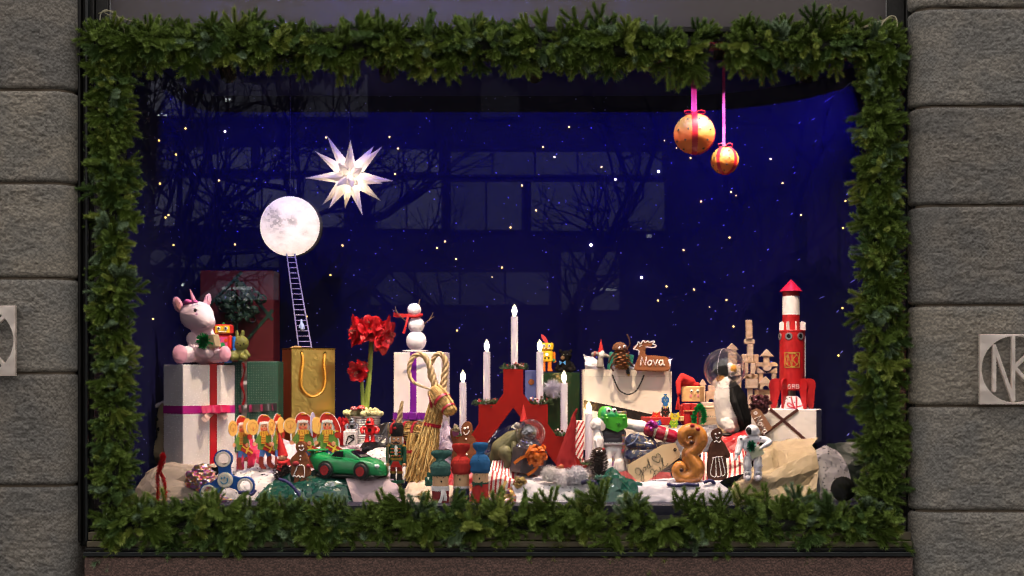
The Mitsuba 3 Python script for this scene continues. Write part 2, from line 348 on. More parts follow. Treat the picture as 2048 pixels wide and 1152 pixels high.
glass.add(None, trimesh.Trimesh([[-1.655, 0, zb], [1.56, 0, zb], [1.56, 0, zt-0.03], [-1.655, 0, zt-0.03]], [[0, 1, 2], [0, 2, 3]], process=False), 'look_clear_thin', False, world=True)

# ---------------------------------------------------------------- the display box
def cloth(p, n, uv):
    c = voronoi(p.x*13+p.y*6, p.z*13+p.y*4)
    q = voronoi(p.x*5+31, p.z*5+p.y*3)
    d1 = smoothstep(0.045, 0.02, c[0])*smoothstep(0.45, 0.9, c[2]); d2 = smoothstep(0.022, 0.012, q[0])
    w = noise(p.x*3, p.y*3, p.z*1.2)
    return mix((0.0045, 0.0044, 0.040), (0.0032, 0.003, 0.029), w)+mix((0, 0, 0), (0.25, 0.28, 0.9), dr.clip(d1*c[2]*0.9+d2, 0, 1))
pmat('look_backdrop', cloth, 0.9, spec=0.1)
path = [(-1.60, 0.10), (-1.60, 0.75)]+[(-1.45-0.15*math.cos(a), 0.95+0.30*math.sin(a)) for a in np.linspace(0.2, 1.57, 8)]
path += [(x, 1.25) for x in np.linspace(-1.2, 0.75, 14)]+[(0.75+0.83*math.sin(a), 0.45+0.80*math.cos(a)) for a in np.linspace(0.1, 1.57, 18)]+[(1.58, 0.10)]
path = np.array(path)
tops = np.linspace(FLOOR-0.1, CEIL, 8)
bv = np.array([[(x, y, z) for (x, y) in path] for z in tops])
structure('backdrop', trimesh.Trimesh(bv.reshape(-1, 3), grid_faces(8, len(path)), process=False), 'look_backdrop', 40, 'curved dark blue star cloth at the back of the display')
DARK = mat('#0a0a0e', 0.8, spec=0.2); WHITE_ = mat('#f0f0f0', 0.5)
structure('display_ceiling', wbox(-1.64, 1.60, 0.10, 1.35, CEIL, CEIL+0.03), mat('#1a1a4a', .8, spec=.1), False, 'dark ceiling of the display box')
structure('display_floor', wbox(-1.64, 1.60, 0.06, 1.35, FLOOR-0.05, FLOOR), mat('#15152c', 0.5), False, 'dark display floor under the toys')
# small lamps that the picture shows as warm points on the cloth
STARS = '''318 281 371 257 450 263b 352 309 438 361 320 367 337 430 331 435 347 490 470 489 685 491 661 550 652 275 779 274 796 297 790 348 874 496 890 483
1138 254 1086 294 1109 314w 1203 334 1231 359b 1317 343B 1381 316 1541 318w 1565 366 1462 384 1472 391s 1402 403 1602 430 1691 402 1686 456 1044 371 1072 421 1021 455 1182 490B
1367 500 1459 475 912 518 1004 535 1283 555B 1333 573 1388 579 1453 600 1316 601 1419 614s 1467 653 1685 616 914 661 984 554s 1329 281s 1353 296s 1677 711 613 633 306 638'''.split()
def on_cloth(u, v):
    best = None
    for y in np.linspace(0.1, 1.25, 400):
        x = (u-1024)*(DIST+y)/2500
        xr = 0.75+0.83*math.sqrt(max(0, 1-((y-0.45)/0.8)**2)) if y > 0.45 else 1.58
        if x > xr or x < -1.59: break
        best = y
    return best
for i in range(0, len(STARS), 2):
    u = float(STARS[i]); s = STARS[i+1]; kd = s[-1] if not s[-1].isdigit() else ''; v = float(s.rstrip('bBws'))
    y = on_cloth(u, v)-0.02
    r = {'': 2.2, 's': 1.4, 'b': 2.4, 'w': 2.1, 'B': 3.0}[kd]
    col = {'': (2.4, 1.35, .22), 's': (1.7, 1.0, .2), 'b': (5, 4.4, 4.6), 'w': (3.4, 2.6, 1.7), 'B': (6, 5.6, 8.5)}[kd]
    key = numbered('backdrop__star_lamp')
    scene[key] = mikit.ply(to_world(sph(u, v, 0, r, sub=1), y), mat('#fff0c0', 0.4), True, emitter=emitter(col, 0.02))
for o, t, rgb in SPOTS:
    hue = 'deep blue' if rgb[0] < .3*rgb[2] else 'violet' if rgb[2] > rgb[0] else 'pink' if rgb[2] > .55*rgb[1] and abs(o[0]-.58) < .01 else 'warm white'
    sl = Thing('ceiling_spotlight', f'small black spotlight giving {hue} light, on the display ceiling behind the top garland', 'spotlight', 0.0, 'spotlights on the display ceiling')
    o, t = np.array(o), np.array(t); d = (t-o)/np.linalg.norm(t-o)
    tr_ = trimesh.geometry.align_vectors([0, 0, 1], d)
    def along(prof):
        m = lathe([(r, -h) for r, h in prof], 0, 0, 20); m.apply_transform(tr_); m.apply_translation(o); return m
    sl.add('housing', along([(0.001, -0.10), (0.028, -0.10), (0.034, -0.06), (0.034, 0.005), (0.030, 0.005), (0.030, -0.04), (0.001, -0.04)]), DARK, world=True)
    sl.add('lens', along([(0.001, -0.002), (0.026, -0.002), (0.026, -0.006), (0.001, -0.006)]), WHITE_, world=True, emitter=emitter(rgb, 0.06))
    sl.add('bracket', wbox(o[0]-0.008, o[0]+0.008, o[1]-0.008, o[1]+0.008, o[2]+0.0, CEIL-0.001), DARK, world=True)

# ---------------------------------------------------------------- street behind the lens, seen mirrored in the pane
structure('pavement', wbox(-30, 30, -6.5, -0.171, -0.1, 0.0), mat('#55524e', 0.8), False)
structure('road', wbox(-60, 60, -40, -6.51, -0.25, -0.12), mat('#2b2b2d', 0.7), False)
ob = Thing('office_building', 'dark office building with long lit window bands, mirrored in the pane', 'building', 0.0)
YB = -20.0
ob.add('facade', wbox(-24, 22, YB-6, YB, -0.1, 8.4), mat('#1c1a1c', 0.8), world=True)
def mirrored(u, v, y): k = (DIST-y)/2500; return (u-1024)*k, EYE+(HZ-v)*k
for (u0, u1, v0, v1, n, g) in ((296, 372, 145, 232, 1, 1.1), (385, 738, 150, 235, 5, 0.42), (300, 505, 296, 338, 3, 0.75), (520, 700, 296, 342, 3, 0.9), (715, 880, 300, 345, 2, 0.9), (900, 1325, 305, 350, 5, 0.4),
        (300, 430, 358, 452, 2, 0.8), (442, 690, 360, 455, 3, 1.1), (742, 885, 362, 458, 2, 0.9), (900, 1045, 365, 460, 2, 0.40), (1060, 1330, 365, 462, 2, 0.5), (300, 560, 500, 535, 3, 0.55), (390, 560, 543, 600, 2, 1.0), (740, 1100, 545, 610, 4, 0.35), (1120, 1240, 505, 620, 2, 0.5), (960, 1040, 150, 235, 1, 0.1)):
    us = np.linspace(u0, u1, n+1)
    for a, b in zip(us[:-1], us[1:]):
        x0, z1 = mirrored(a+2, v0, YB); x1, z0 = mirrored(b-2, v1, YB)
        w_ = ob.add('window_frame', wbox(x0-0.06, x1+0.06, YB, YB+0.05, z0-0.06, z1+0.06, 0.01), FR, world=True)
        g2 = g*(0.75+0.5*rng.random())
        ob.add('pane', wbox(x0, x1, YB+0.045, YB+0.06, z0, z1, 0.001), FR, world=True, parent=w_, emitter=emitter(np.array([0.46, 0.48, 0.62])*g2*0.5, 0.02))
for _i, (u, v, w_, g) in enumerate(((345, 150, 26, 7), (318, 225, 22, 7), (452, 196, 12, 5), (355, 568, 16, 6), (345, 577, 16, 5), (470, 575, 60, 1.6), (1300, 470, 10, 2), (1210, 577, 50, 1.2))):
    x, z = mirrored(u, v, YB+0.3)
    tl = Thing('ceiling_tube_lamp', ('short bright strip lamp mirrored at the top left of the pane', 'short bright strip lamp mirrored under the topmost one', 'strip lamp mirrored between the dark trees left of the star', 'strip lamp mirrored above the pink unicorn', 'strip lamp mirrored just left of the unicorn horn', 'long dim strip lamp mirrored on the large red box', 'tiny lamp mirrored right of the window middle', 'long dim strip lamp mirrored above the white bag')[_i], 'lamp', 0.0, 'strip lamps mirrored in the pane')
    tl.add(None, wbox(x-w_*0.005, x+w_*0.005, YB+0.1, YB+0.14, z-0.03, z+0.03, 0.005), FR, world=True, emitter=emitter((g*.8, g*.85, g*.9), 0.02))
def bare_tree(x, y, h, seed, label):
    r = np.random.default_rng(seed); segs = []
    def grow(p, d, l, rad, lev):
        n = 4; pts = [p]
        for i in range(n):
            d = d+r.normal(0, 0.13, 3)*[1, 0.8, 0.6]+[0, 0, 0.05]; d /= np.linalg.norm(d); pts.append(pts[-1]+d*l/n)
        segs.append(tube(np.array(pts), [rad, rad*0.6], 5 if lev < 2 else 3, 0, raw=True))
        if lev >= 5: return
        for i in range(4 if lev in (1, 2) else 3):
            q = pts[r.integers(2, n+1)] if i else pts[-1]
            nd = d+r.normal(0, 0.62, 3); nd /= np.linalg.norm(nd)
            grow(q, nd, l*r.uniform(0.55, 0.82), rad*0.58, lev+1)
    grow(np.array([x, y, -0.15]), np.array([0.02, 0, 1.0]), h*0.30, h*0.017, 0)
    t = Thing('bare_tree', label, 'tree', 0.0, 'bare street trees mirrored in the pane')
    t.add('trunk', segs[0], mat('#0d0b0a', 0.9), world=True)
    t.add('crown', vcat(segs[1:]), mat('#0d0b0a', 0.9), 60, world=True)
for _i, (x, y, h, s) in enumerate(((-7.0, -13.5, 9.5, 3), (-4.6, -12.0, 9.0, 8), (-2.4, -13.0, 8.6, 5), (0.9, -12.5, 8.2, 11), (4.2, -13.0, 9.0, 14))):
    bare_tree(x, y, h, s, ('leftmost', 'second from the left', 'middle one', 'second from the right', 'rightmost')[_i]+' of the five leafless trees mirrored dark in the pane')

# ---------------------------------------------------------------- the fir garlands
def twig(r, p, d, length, nl, dens=8.5):
    """needle quads along one twig; returns vertices, faces, stem points"""
    n = int(length*dens); t = np.sort(r.uniform(0.02, 1, n))
    d = d/np.linalg.norm(d); a = np.cross(d, [0.2, 0.9, 0.3]); a /= np.linalg.norm(a); b = np.cross(d, a)
    sag = np.array([0, 0, -1.0])*length*0.10
    c = p+d*length*t[:, None]+sag*(t**2)[:, None]
    th = r.uniform(0, 2*np.pi, n)
    out = np.cos(th)[:, None]*a+np.sin(th)[:, None]*b
    lean = 0.42+0.5*t**3+r.uniform(0, 0.25, n)+np.where(t > .93, .9*r.random(n), 0)
    nd = out+d*lean[:, None]; nd /= np.linalg.norm(nd, axis=1, keepdims=True)
    L = nl*(1-0.10*t)*r.uniform(0.75, 1.15, n)
    side = np.cross(nd, d+r.normal(0, .15, (n, 3))); side /= np.linalg.norm(side, axis=1, keepdims=True)+1e-9
    w = nl*0.062
    v = np.stack([c-side*w, c+side*w, c+nd*L[:, None]], 1)
    i = np.arange(n)[:, None]*3
    return v.reshape(-1, 3), i+np.array([[0, 1, 2]])
def sprig_mesh(seed, dens=8.5):
    """a sprig along +x, about 1 long"""
    r = np.random.default_rng(seed); vs, fs, k = [], [], 0
    L = 56.0
    tw = [(np.zeros(3), np.array([1, 0, 0.0]), L)]
    for s in (-1, 1):
        for q in (0.16, 0.44)[:2 if r.random() < .9 else 1]:
            tw.append((np.array([L*q, 0, 0]), np.array([0.75, s*0.68+r.normal(0, .08), r.normal(0, .18)]), L*(0.80-0.34*q)*r.uniform(.85, 1.1)))
    for p, d, l in tw:
        v, f = twig(r, p, d, l, 12.0, dens)
        vs.append(v); fs.append(f+k); k += len(v)
        st = tube(np.array([p, p+d/np.linalg.norm(d)*l*.9+[0, 0, -l*.08]]), [1.3, 0.7], 4, 0, raw=True)
        vs.append(st.vertices); fs.append(st.faces+k); k += len(st.vertices)
    return trimesh.Trimesh(np.vstack(vs)*0.001, np.vstack(fs), process=False)
FIR = [mat(c, 0.55, spec=0.35) for c in ('#5e7430', '#70863c', '#889646', '#546e3a', '#728868')]
for i in range(5):
    for j in range(2):
        scene[f'sprig_group_{i}_{j}'] = {'type': 'shapegroup', 'shape': mikit.ply(sprig_mesh(40+i*3+j), FIR[i], False)}
FILL = [sprig_mesh(90+i, 4.0) for i in range(3)]
def garland(name, label, a, b, half, count, seed, out, y=-0.075):
    """a, b: ends in picture units; half: reach to either side; out: bias of the sprigs (right, away, up)"""
    r = np.random.default_rng(seed)
    th = Thing(name, label, 'garland', y, 'fir garlands round the window')
    A, B = P3([a])[0], P3([b])[0]; ax = (B-A)/np.linalg.norm(B-A); L = np.linalg.norm(B-A)
    side = np.cross(ax, [0, 1, 0]); k = (DIST+y)/2500
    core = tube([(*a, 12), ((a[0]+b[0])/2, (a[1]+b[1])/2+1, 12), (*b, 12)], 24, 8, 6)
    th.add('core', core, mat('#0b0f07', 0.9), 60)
    fill = []
    for i in range(int(count*2.3)):
        s = (i % count+r.random())/count; q = r.normal(0, 0.42)
        p = A+ax*L*s+side*half*0.62*np.clip(q, -1, 1)+np.array([0, r.uniform(-14, 14), 0])
        o = side*np.clip(q, -1, 1)*1.5+np.array([0, -1, 0])*r.uniform(0.15, 0.9)+ax*r.normal(0.0, 0.75)+np.asarray(out)*0.55+r.normal(0, 0.18, 3)
        o /= np.linalg.norm(o)
        size = half/62*r.uniform(0.66, 1.0)*(1 if i < count else 0.8)
        up = np.array([0, -0.8, 0.5])+r.normal(0, 0.4, 3); y_ = np.cross(up, o); y_ /= np.linalg.norm(y_); z_ = np.cross(o, y_)
        M = np.eye(4); M[:3, :3] = np.stack([o, y_, z_], 1)*size*k*1000
        p = p-o*(10 if i < count else 16)
        M[:3, 3] = [(p[0]-1024)*k, y+p[1]*k, EYE+(HZ+p[2])*k]
        if i >= count:
            q = FILL[r.integers(3)].copy(); q.apply_transform(M); fill.append(q); continue
        pick = r.choice(5, p=[.28, .27, .17, .18, .10])
        scene[numbered(th.key+'__sprig')] = {'type': 'instance', 'to_world': T(M.tolist()), 'group': {'type': 'ref', 'id': f'sprig_group_{pick}_{r.integers(2)}'}}
    th.add('inner_sprigs', vcat(fill), FIR[0], False, world=True, kind='stuff')
garland('fir_garland', 'long green fir garland along the top of the window, left of the gap', (190, 90), (1408, 96), 62, 300, 1, (0, 0, -0.1))
garland('fir_garland', 'short green fir garland along the top of the window, right of the gap', (1462, 96), (1790, 92), 62, 92, 2, (0, 0, -0.1))
garland('fir_garland', 'green fir garland hanging down the left side of the window', (224, 110), (230, 1010), 53, 250, 3, (0, 0, -0.35))
garland('fir_garland', 'green fir garland hanging down the right side of the window', (1758, 110), (1763, 1010), 57, 255, 4, (0, 0, -0.35))
garland('fir_garland', 'green fir garland lying along the bottom of the window', (205, 1054), (1790, 1054), 70, 300, 5, (0, 0, -0.22), y=-0.07)

# ---------------------------------------------------------------- plaques and cables on the front
BRONZE = mat('#fff2ea', 0.38, 0.78, bump=('wave', .004))
def plaque(u0, v0, size, label):
    th = Thing('metal_plaque', label, 'plaque', -0.185, 'square metal plaques on the piers')
    s = size; c = (u0+s/2, v0+s/2); R = s*0.47
    sq = Polygon([(u0, -v0), (u0+s, -v0), (u0+s, -v0-s), (u0, -v0-s)])
    hole = Point(c[0], -c[1]).buffer(R, 24)
    w = s*0.055
    n = [((c[0]-0.29*s, c[1]+0.30*s), (c[0]-0.29*s, c[1]-0.33*s), (c[0]-0.02*s, c[1]+0.44*s)), ((c[0]-0.02*s, c[1]-0.46*s), (c[0]-0.02*s, c[1]+0.44*s)), ((c[0]+0.32*s, c[1]-0.33*s), (c[0]+0.0*s, c[1]-0.03*s), (c[0]+0.32*s, c[1]+0.33*s))]
    letters = unary_union([line_poly(q, w, 0) for q in n]).intersection(hole.buffer(1))
    th.add('border', plate(sq.difference(hole), 0, 9, 2.2), BRONZE, 30)
    th.add('monogram', plate(letters, 0.8, 8, 1.8), BRONZE, 30)
plaque(1960, 668, 141, 'square polished metal plaque with NK monogram on the right pier')
plaque(-111, 611, 141, 'square polished metal plaque with NK monogram on the left pier')
cb = Thing('cable', 'thin pale cable looped above the top left corner of the garland', 'cable', -0.08)
cb.add(None, vcat([tube([(190, 22, 20), (206, 24), (222, 22), (236, 34), (246, 54), (250, 66)], 1.4, 6), tube([(200, 40), (202, 27), (212, 20), (226, 26)], 1.2, 6), tube([(205, 22), (218, 30), (244, 36), (262, 42), (300, 52)], 1.0, 6)]), mat('#8f8a72', 0.35))
cb = Thing('cable', 'thin pale cable looped above the top right corner of the garland', 'cable', -0.08)
cb.add(None, vcat([tube([(1698, 66), (1720, 58), (1745, 50), (1765, 44), (1782, 36), (1800, 36, 20)], 1.2, 6), tube([(1762, 52), (1770, 40), (1782, 32), (1792, 36), (1795, 54)], 1.5, 6), tube([(1700, 62), (1730, 52), (1768, 40)], 0.9, 6)]), mat('#a39a80', 0.3))

# ---------------------------------------------------------------- papers, foils and shared looks
def glitter(p, n, uv):
    c = voronoi(p.x*260+p.y*190, p.z*260)
    return mix((0.70, 0.66, 0.67), (1, 1, 0.97), smoothstep(0.86, 0.95, c[2])*smoothstep(0.4, 0.2, c[0]))*(0.86+0.2*noise(p.x*300, p.y*300, p.z*300))
pmat('look_glitter', glitter, 0.45)
def dotted(p, n, uv):
    a, b = p.x*90-dr.floor(p.x*90)-0.5, p.z*90-dr.floor(p.z*90)-0.5
    return mix((0.012, 0.058, 0.042), (0.26, 0.30, 0.25), smoothstep(0.2, 0.12, dr.sqrt(a*a+b*b)))
pmat('look_dotted', dotted, 0.28, coat=0.4)
def speckled(p, n, uv):
    c = voronoi(p.x*52+p.y*37, p.z*52+p.y*20)
    return mix((0.52, 0.50, 0.53), (0.02, 0.02, 0.03), smoothstep(0.20, 0.14, c[0])*smoothstep(0.55, 0.6, c[2]))
pmat('look_speckled', speckled, 0.6)
def striped(p, n, uv):
    s = uv.x/9.0; s = s-dr.floor(s)
    return mix((0.76, 0.72, 0.66), (0.50, 0.035, 0.045), smoothstep(0.5, 0.56, s)*smoothstep(1.0, 0.94, s))
pmat('look_striped', striped, 0.5)
def holo(p, n, uv):
    h = noise(p.x*75, p.y*75, p.z*75)*9.0+noise(p.x*260, p.y*260, p.z*260)*2
    return mi.Color3f(0.78+0.2*dr.sin(h), 0.40+0.16*dr.sin(h+2.1), 0.44+0.26*dr.sin(h+4.2))
pmat('look_holo', holo, 0.2, metallic=1.0) if False else None
scene['look_holo'] = {'type': 'twosided', 'bsdf': principled(mikit.proc(holo), 0.2, 0.9)}
def kraftfn(p, n, uv): return mix((0.28, 0.215, 0.125), (0.36, 0.285, 0.18), fbm(p.x*40, p.y*40, p.z*40))
pmat('look_kraft', kraftfn, 0.6)
def woodfn(p, n, uv):
    g = noise(p.x*14+p.y*10, p.y*14, p.z*70)+0.5*noise(p.x*60, p.y*30, p.z*160)
    t = cell_rand(p.x*45, p.y*10, p.z*45)
    return mix((0.60, 0.42, 0.26), (0.72, 0.55, 0.38), smoothstep(0.3, 1.2, g))*(0.92+0.12*t)
pmat('look_blockwood', woodfn, 0.5)
def plush(c, c2=None, rough=0.95): return mat(c, rough, spec=0.1, sheen=0.6, bump=('fuzz', 0.004))
WHITE, BLACK, RED, EYEW = mat('#e4dfe2', 0.45), mat('#0b0b0c', 0.35), mat('#b3161a', 0.45), mat('#f4f2f0', 0.15)
ICING = mat('#efe9e6', 0.35)
PAPERW, PAPERC = mat('#d2ccd0', 0.6), mat('#bfae9e', 0.6)
GREENFOIL = mat('#073a32', 0.2, spec=0.6, coat=.3)
def paper(name, label, cat, y, lines, nu, ns, look, amp=2.0, seed=1, coarse=2.0, cell=26.0, uv=False, smooth=False):
    th = Thing(name, label, cat, y); m, u = loft(lines, nu, ns, amp, seed, coarse, cell)
    th.add(None, m, look, smooth, uv=u if uv else None); return th
def riser(u0, u1, v0, v1, y, d):
    t = Thing('display_riser', 'plain dark riser box hidden under the papers of the display', 'box', y, 'hidden risers of the display')
    t.add(None, cbox(u0, u1, v0, v1, 0, d, 1), DARK, False)
def eyes(th, pts, parent=None, r=3.0, look=None, pup=0.5, d=0):
    for u, v in pts:
        e = th.add('eye', sph(u, v, d, r, 1, .5, 1, 2), look or EYEW, True, parent=parent)
        if pup: th.add('pupil', sph(u+.2*r, v+.15*r, d-r*.42, r*pup, 1, .4, 1, 2), BLACK, True, parent=e)
def rbox(th, u0, u1, v0, v1, dep, ang, look, part='box', c=1.0, pivot=None):
    """a box turned about its near vertical edge; returns a function that draws further pieces in the same frame"""
    pv = pivot if pivot is not None else u0
    def place(m): return rot(m, [0, 0, 1], ang, (pv, 0, 0))
    th.add(part, place(cbox(u0, u1, v0, v1, 0, dep, c)), look, False)
    return place
def bow_loops(u, v, w, h, wd, n=2, d=0, seed=0):
    """bow of flat loops to both sides"""
    ms = []; r = np.random.default_rng(seed)
    for i in range(n):
        for s in (-1, 1):
            L = w*(1-0.28*i)*r.uniform(.92, 1.06)
            ms.append(strip([(u, v, d-i*3), (u+s*L*.5, v-h*.25, d-9-i*3), (u+s*L, v, d-6-i*3), (u+s*L*.5, v+h*.12, d-1-i*3), (u, v, d-i*3)], [0, 0.25, 1], wd, .8))
    return vcat(ms)
def curls(u, v, d, R, n, w, r0, seed, flat=1.0):
    """a pompom of small ribbon loops"""
    r = np.random.default_rng(seed); ms = []
    for i in range(n):
        o = r.normal(0, 1, 3); o[1] = -abs(o[1]); o /= np.linalg.norm(o); a = np.cross(o, r.normal(0, 1, 3)); a /= np.linalg.norm(a)
        q = R*r.uniform(.55, 1.0); t = np.linspace(0, 5.5, 7)
        loop = [np.array([u, d, -v])+o*(q-r0)*[1, flat, 1]+(o*(1-np.cos(x))+a*np.sin(x))*r0 for x in t]
        ms.append(strip([(x[0], -x[2], x[1]) for x in loop], np.cross(o, a), w, .5, 2))
    return vcat(ms)
def tinsel(u, v, d, R, n, seed, w=1.0, asp=1.0):
    r = np.random.default_rng(seed); o = r.normal(0, 1, (n, 3)); o /= np.linalg.norm(o, axis=1, keepdims=True); o[:, 2] *= asp
    s = np.cross(o, r.normal(0, 1, (n, 3))); s /= np.linalg.norm(s, axis=1, keepdims=True); c = np.array([u, d, -v])
    L = R*r.uniform(.6, 1.05, (n, 1))
    vv = np.stack([c-s*w*.3+o*L*.1, c+s*w*.3+o*L*.1, c+o*L+s*w*.5, c+o*L-s*w*.5], 1).reshape(-1, 3); i = np.arange(n)[:, None]*4
    return trimesh.Trimesh(vv, np.vstack([i+[0, 1, 2], i+[0, 2, 3]]), process=False)
def pinecone(u, v, d, R, H, n, seed, up=1, scale=1.0):
    """scales set in a spiral round an upright core"""
    ms = []; r = np.random.default_rng(seed)
    for i in range(n):
        t = (i+.5)/n; a = i*2.39996
        rad = R*math.sin(math.pi*(0.10+0.82*t))**0.8*.75; z = (t-.5)*H
        o = np.array([math.cos(a), math.sin(a), 0]); w = R*.28*scale*(.5+.5*math.sin(math.pi*t)); L = R*.42*scale
        c = np.array([u, d, -v])+o*rad+[0, 0, z*up]; s = np.cross([0, 0, 1], o); tip = o*L+np.array([0, 0, L*.38*up])
        pts = np.array([c-s*w*.5, c+s*w*.5, c+tip*.8+s*w, c+tip*.8-s*w, c+tip*1.12, c+tip*.75+[0, 0, 1.4*up], c+[0, 0, 1.6*up], c+tip*.8+[0, 0, -1.2*up]])
        ms.append(trimesh.convex.convex_hull(pts))
    ms.append(sph(u, v, d, 1, R*.62, R*.62, H*.48, 2))
    return vcat(ms)
def googly_plate(p): return p

# ---------------------------------------------------------------- left: boxes, unicorn, robot, rabbit
ribR, ribM, GOLD = mat('#b01524', 0.25, spec=0.7), mat('#a5187a', 0.25, spec=0.7), mat('#d0a03c', 0.3, 0.9)
g = Thing('gift_box', 'white glitter gift box with red and magenta ribbons at the far left', 'gift box', 0.42)
pl = rbox(g, 366, 500, 729, 932, 70, 48, 'look_glitter')
g.add('ribbon', pl(vcat([cbox(429, 446, 727.5, 932, -1, 0, .3), cbox(429, 446, 728, 729.5, -1, 69, .3)])), ribR, False, 'red ribbon running upright')
g.add('ribbon', pl(vcat([cbox(365.5, 500.6, 812, 828, -0.6, 0, .2), cbox(365, 366, 812, 828, -.6, 70, .2)])), ribM, False, 'magenta ribbon running across')
g.add('bow', pl(vcat([bow_loops(437, 820, 36, 6, 15, 3, -4, 3), cbox(429, 446, 811, 829, -16, -2, 2)])), mat('#b81a52', 0.2, spec=0.8), 40)
g.add('ribbon_tail', pl(vcat([strip([(432, 824, -4), (420, 830, -12), (408, 836, -18), (402, 842, -16)], [0, .3, 1], 13), strip([(443, 824, -4), (453, 830, -10), (460, 838, -14)], [0, .3, 1], 12)])), mat('#c9a7a0', 0.3), 40)
riser(345, 470, 934, 985, .52, 90)

PINK, PINK2 = plush('#e6c8d0'), plush('#e2a3b8')
u_ = Thing('unicorn_plush', 'pale pink plush unicorn sitting on the white glitter box', 'soft toy', 0.5)
bd = body([((398, 702, 36, 27), (400, 672, 34, 24)), ((400, 672, 34, 23), (392, 645, 30, 22)), ((382, 630, 26, 29), (394, 630, 18, 28.5)), ((394, 632, 18, 27), (410, 641, 0, 20)), ((410, 641, 0, 19.5), (417, 645, -6, 15.5)),
           ((380, 676, 20, 13), (392, 700, 0, 12)), ((392, 700, 0, 12), (419, 706, -10, 10.5)), ((422, 678, 26, 11), (428, 692, 10, 9)),
           ((386, 706, 22, 18), (371, 710, -16, 16)), ((424, 712, 20, 14), (447, 711, -2, 13))], 2.6, 9)
bd = fuzz(bd, 1.0, 5, 3); u_.add('body', bd, PINK, True)
for q in ((368, 709, 17.5, .85), (453, 708, 15, .8)):
    dd = fd(bd, q[0], q[1]); u_.add('sole', rot(fuzz(sph(q[0], q[1], dd+4, q[2], q[3], .42, 1.08), .6, 5), [0, 0, 1], 10, (q[0], q[1], dd)), PINK2, True, 'deeper pink sole of the foot')
for (u, v, a, sx) in ((350, 608, -20, .55), (409, 602, 14, .45)):
    ear = rot(sph(u, v, 22, 17, sx, .34, 1.0, 3), [0, 1, 0], a, (u, v, 22)); e = u_.add('ear', fuzz(ear, .5, 5), PINK2, True)
    if u < 400: u_.add('inner_ear', rot(sph(u+1, v+1, 17.5, 13, .42, .2, 1.0, 3), [0, 1, 0], a, (u, v, 22)), mat('#b07a78', .9), True, parent=e)
u_.add('horn', tube([(386, 604, 12), (382, 592, 10), (378, 578, 8)], [5, 3.8, .8], 10, 4), mat('#d98fae', .35, spec=.7), True)
u_.add('mane', vcat([fuzz(sph(368+i*4.2, 604-2.5*math.sin(i*1.3), 10+4*math.cos(i*2), 5.0, 1, 1, .8, 2), 1.4, 2, i) for i in range(6)]), plush('#c9639f'), True)
eyes(u_, [(393, 621)], r=3.2, look=mat('#1c0c12', .08), pup=0, d=fd(bd, 393, 621)-.3)
u_.add('nostril', sph(397, 629, fd(bd, 397, 629), 2.0, 1, .5, .8, 2), mat('#b05c8c', .6), True)
u_.add('mouth', tube([(408, 655, fd(bd, 408, 655)-.2), (419, 656, fd(bd, 419, 656)-.2), (427, 651, fd(bd, 427, 651)-.2)], .7, 6, 4), mat('#b9899a', .8), True)
sg = Thing('small_gift', 'tiny kraft paper gift with green foil bow in the unicorn\'s arm', 'gift', 0.46)
sg.add('box', rot(rot(cbox(416, 434, 670, 696, -4, 14, 1), [0, 1, 0], -14, (424, 684, 0)), [0, 0, 1], -25, (424, 684, 0)), 'look_kraft', False)
sg.add('bow', tinsel(408, 682, -8, 15, 260, 4, 2.2, 1.15), mat('#0d8a45', .18, .85), False)
sg.add('ribbon', strip([(410, 682, -8), (420, 685, -9), (428, 688, -6), (433, 690, 0)], [0, 0, 1], 3), mat('#0d8a45', .2, .8), 40)

def box_robot(th, u, v, s, cols, y=0):
    """cols: head, face, body, arm, leg; u,v = middle between the feet; s = height"""
    H, F, B, A, L = cols
    hd = th.add('head', cbox(u-.24*s, u+.24*s, v-.99*s, v-.73*s, -.12*s, .14*s, .04*s), H, False)
    th.add('face', cbox(u-.19*s, u+.19*s, v-.95*s, v-.76*s, -.135*s, -.1*s, .01*s), F, False, parent=hd)
    for q in (-1, 1):
        e = th.add('eye', sph(u+q*.09*s, v-.88*s, -.135*s, .05*s, 1, .5, 1, 2), WHITE, True, parent=hd)
        th.add('pupil', sph(u+q*.09*s, v-.88*s, -.155*s, .028*s, 1, .5, 1, 2), BLACK, True, parent=hd)
        th.add('arm', vcat([cbox(u+q*.27*s-.04*s, u+q*.27*s+.04*s, v-.68*s, v-.38*s, -.05*s, .06*s, .02*s), sph(u+q*.28*s, v-.35*s, 0, .06*s, sub=2)]), A, 40)
        th.add('leg', vcat([cbox(u+q*.11*s-.07*s, u+q*.11*s+.07*s, v-.34*s, v-.06*s, -.07*s, .07*s, .02*s), cbox(u+q*.12*s-.09*s, u+q*.12*s+.09*s, v-.07*s, v, -.13*s, .08*s, .02*s)]), L, False)
    th.add('mouth', cbox(u-.1*s, u+.1*s, v-.81*s, v-.785*s, -.15*s, -.12*s, .005*s), WHITE, False, parent=hd)
    th.add('body', cbox(u-.22*s, u+.22*s, v-.72*s, v-.33*s, -.11*s, .13*s, .04*s), B, False)
    return hd
YEL, BLU, ORA = mat('#d9b21e', .35), mat('#1f5fae', .35), mat('#cc6a17', .4)
rb = Thing('toy_robot', 'small red toy robot with yellow face beside the pink unicorn', 'toy robot', 0.58)
box_robot(rb, 447, 726, 78, (mat('#b3201c', .3, coat=.5), YEL, mat('#b8231d', .3, coat=.5), BLU, BLU))
for u, v, r, c in ((440, 681, 3.4, BLU), (454, 681, 3.4, mat('#cf4a17', .3)), (447, 690, 5, mat('#2f9a5a', .3))): rb.add('button', disc(u, v, r, -10.5, 2.2), c, False)
rb.add('panel', cbox(437, 457, 674, 694.5, -9.6, -7, .5), mat('#c7467e', .35), False)
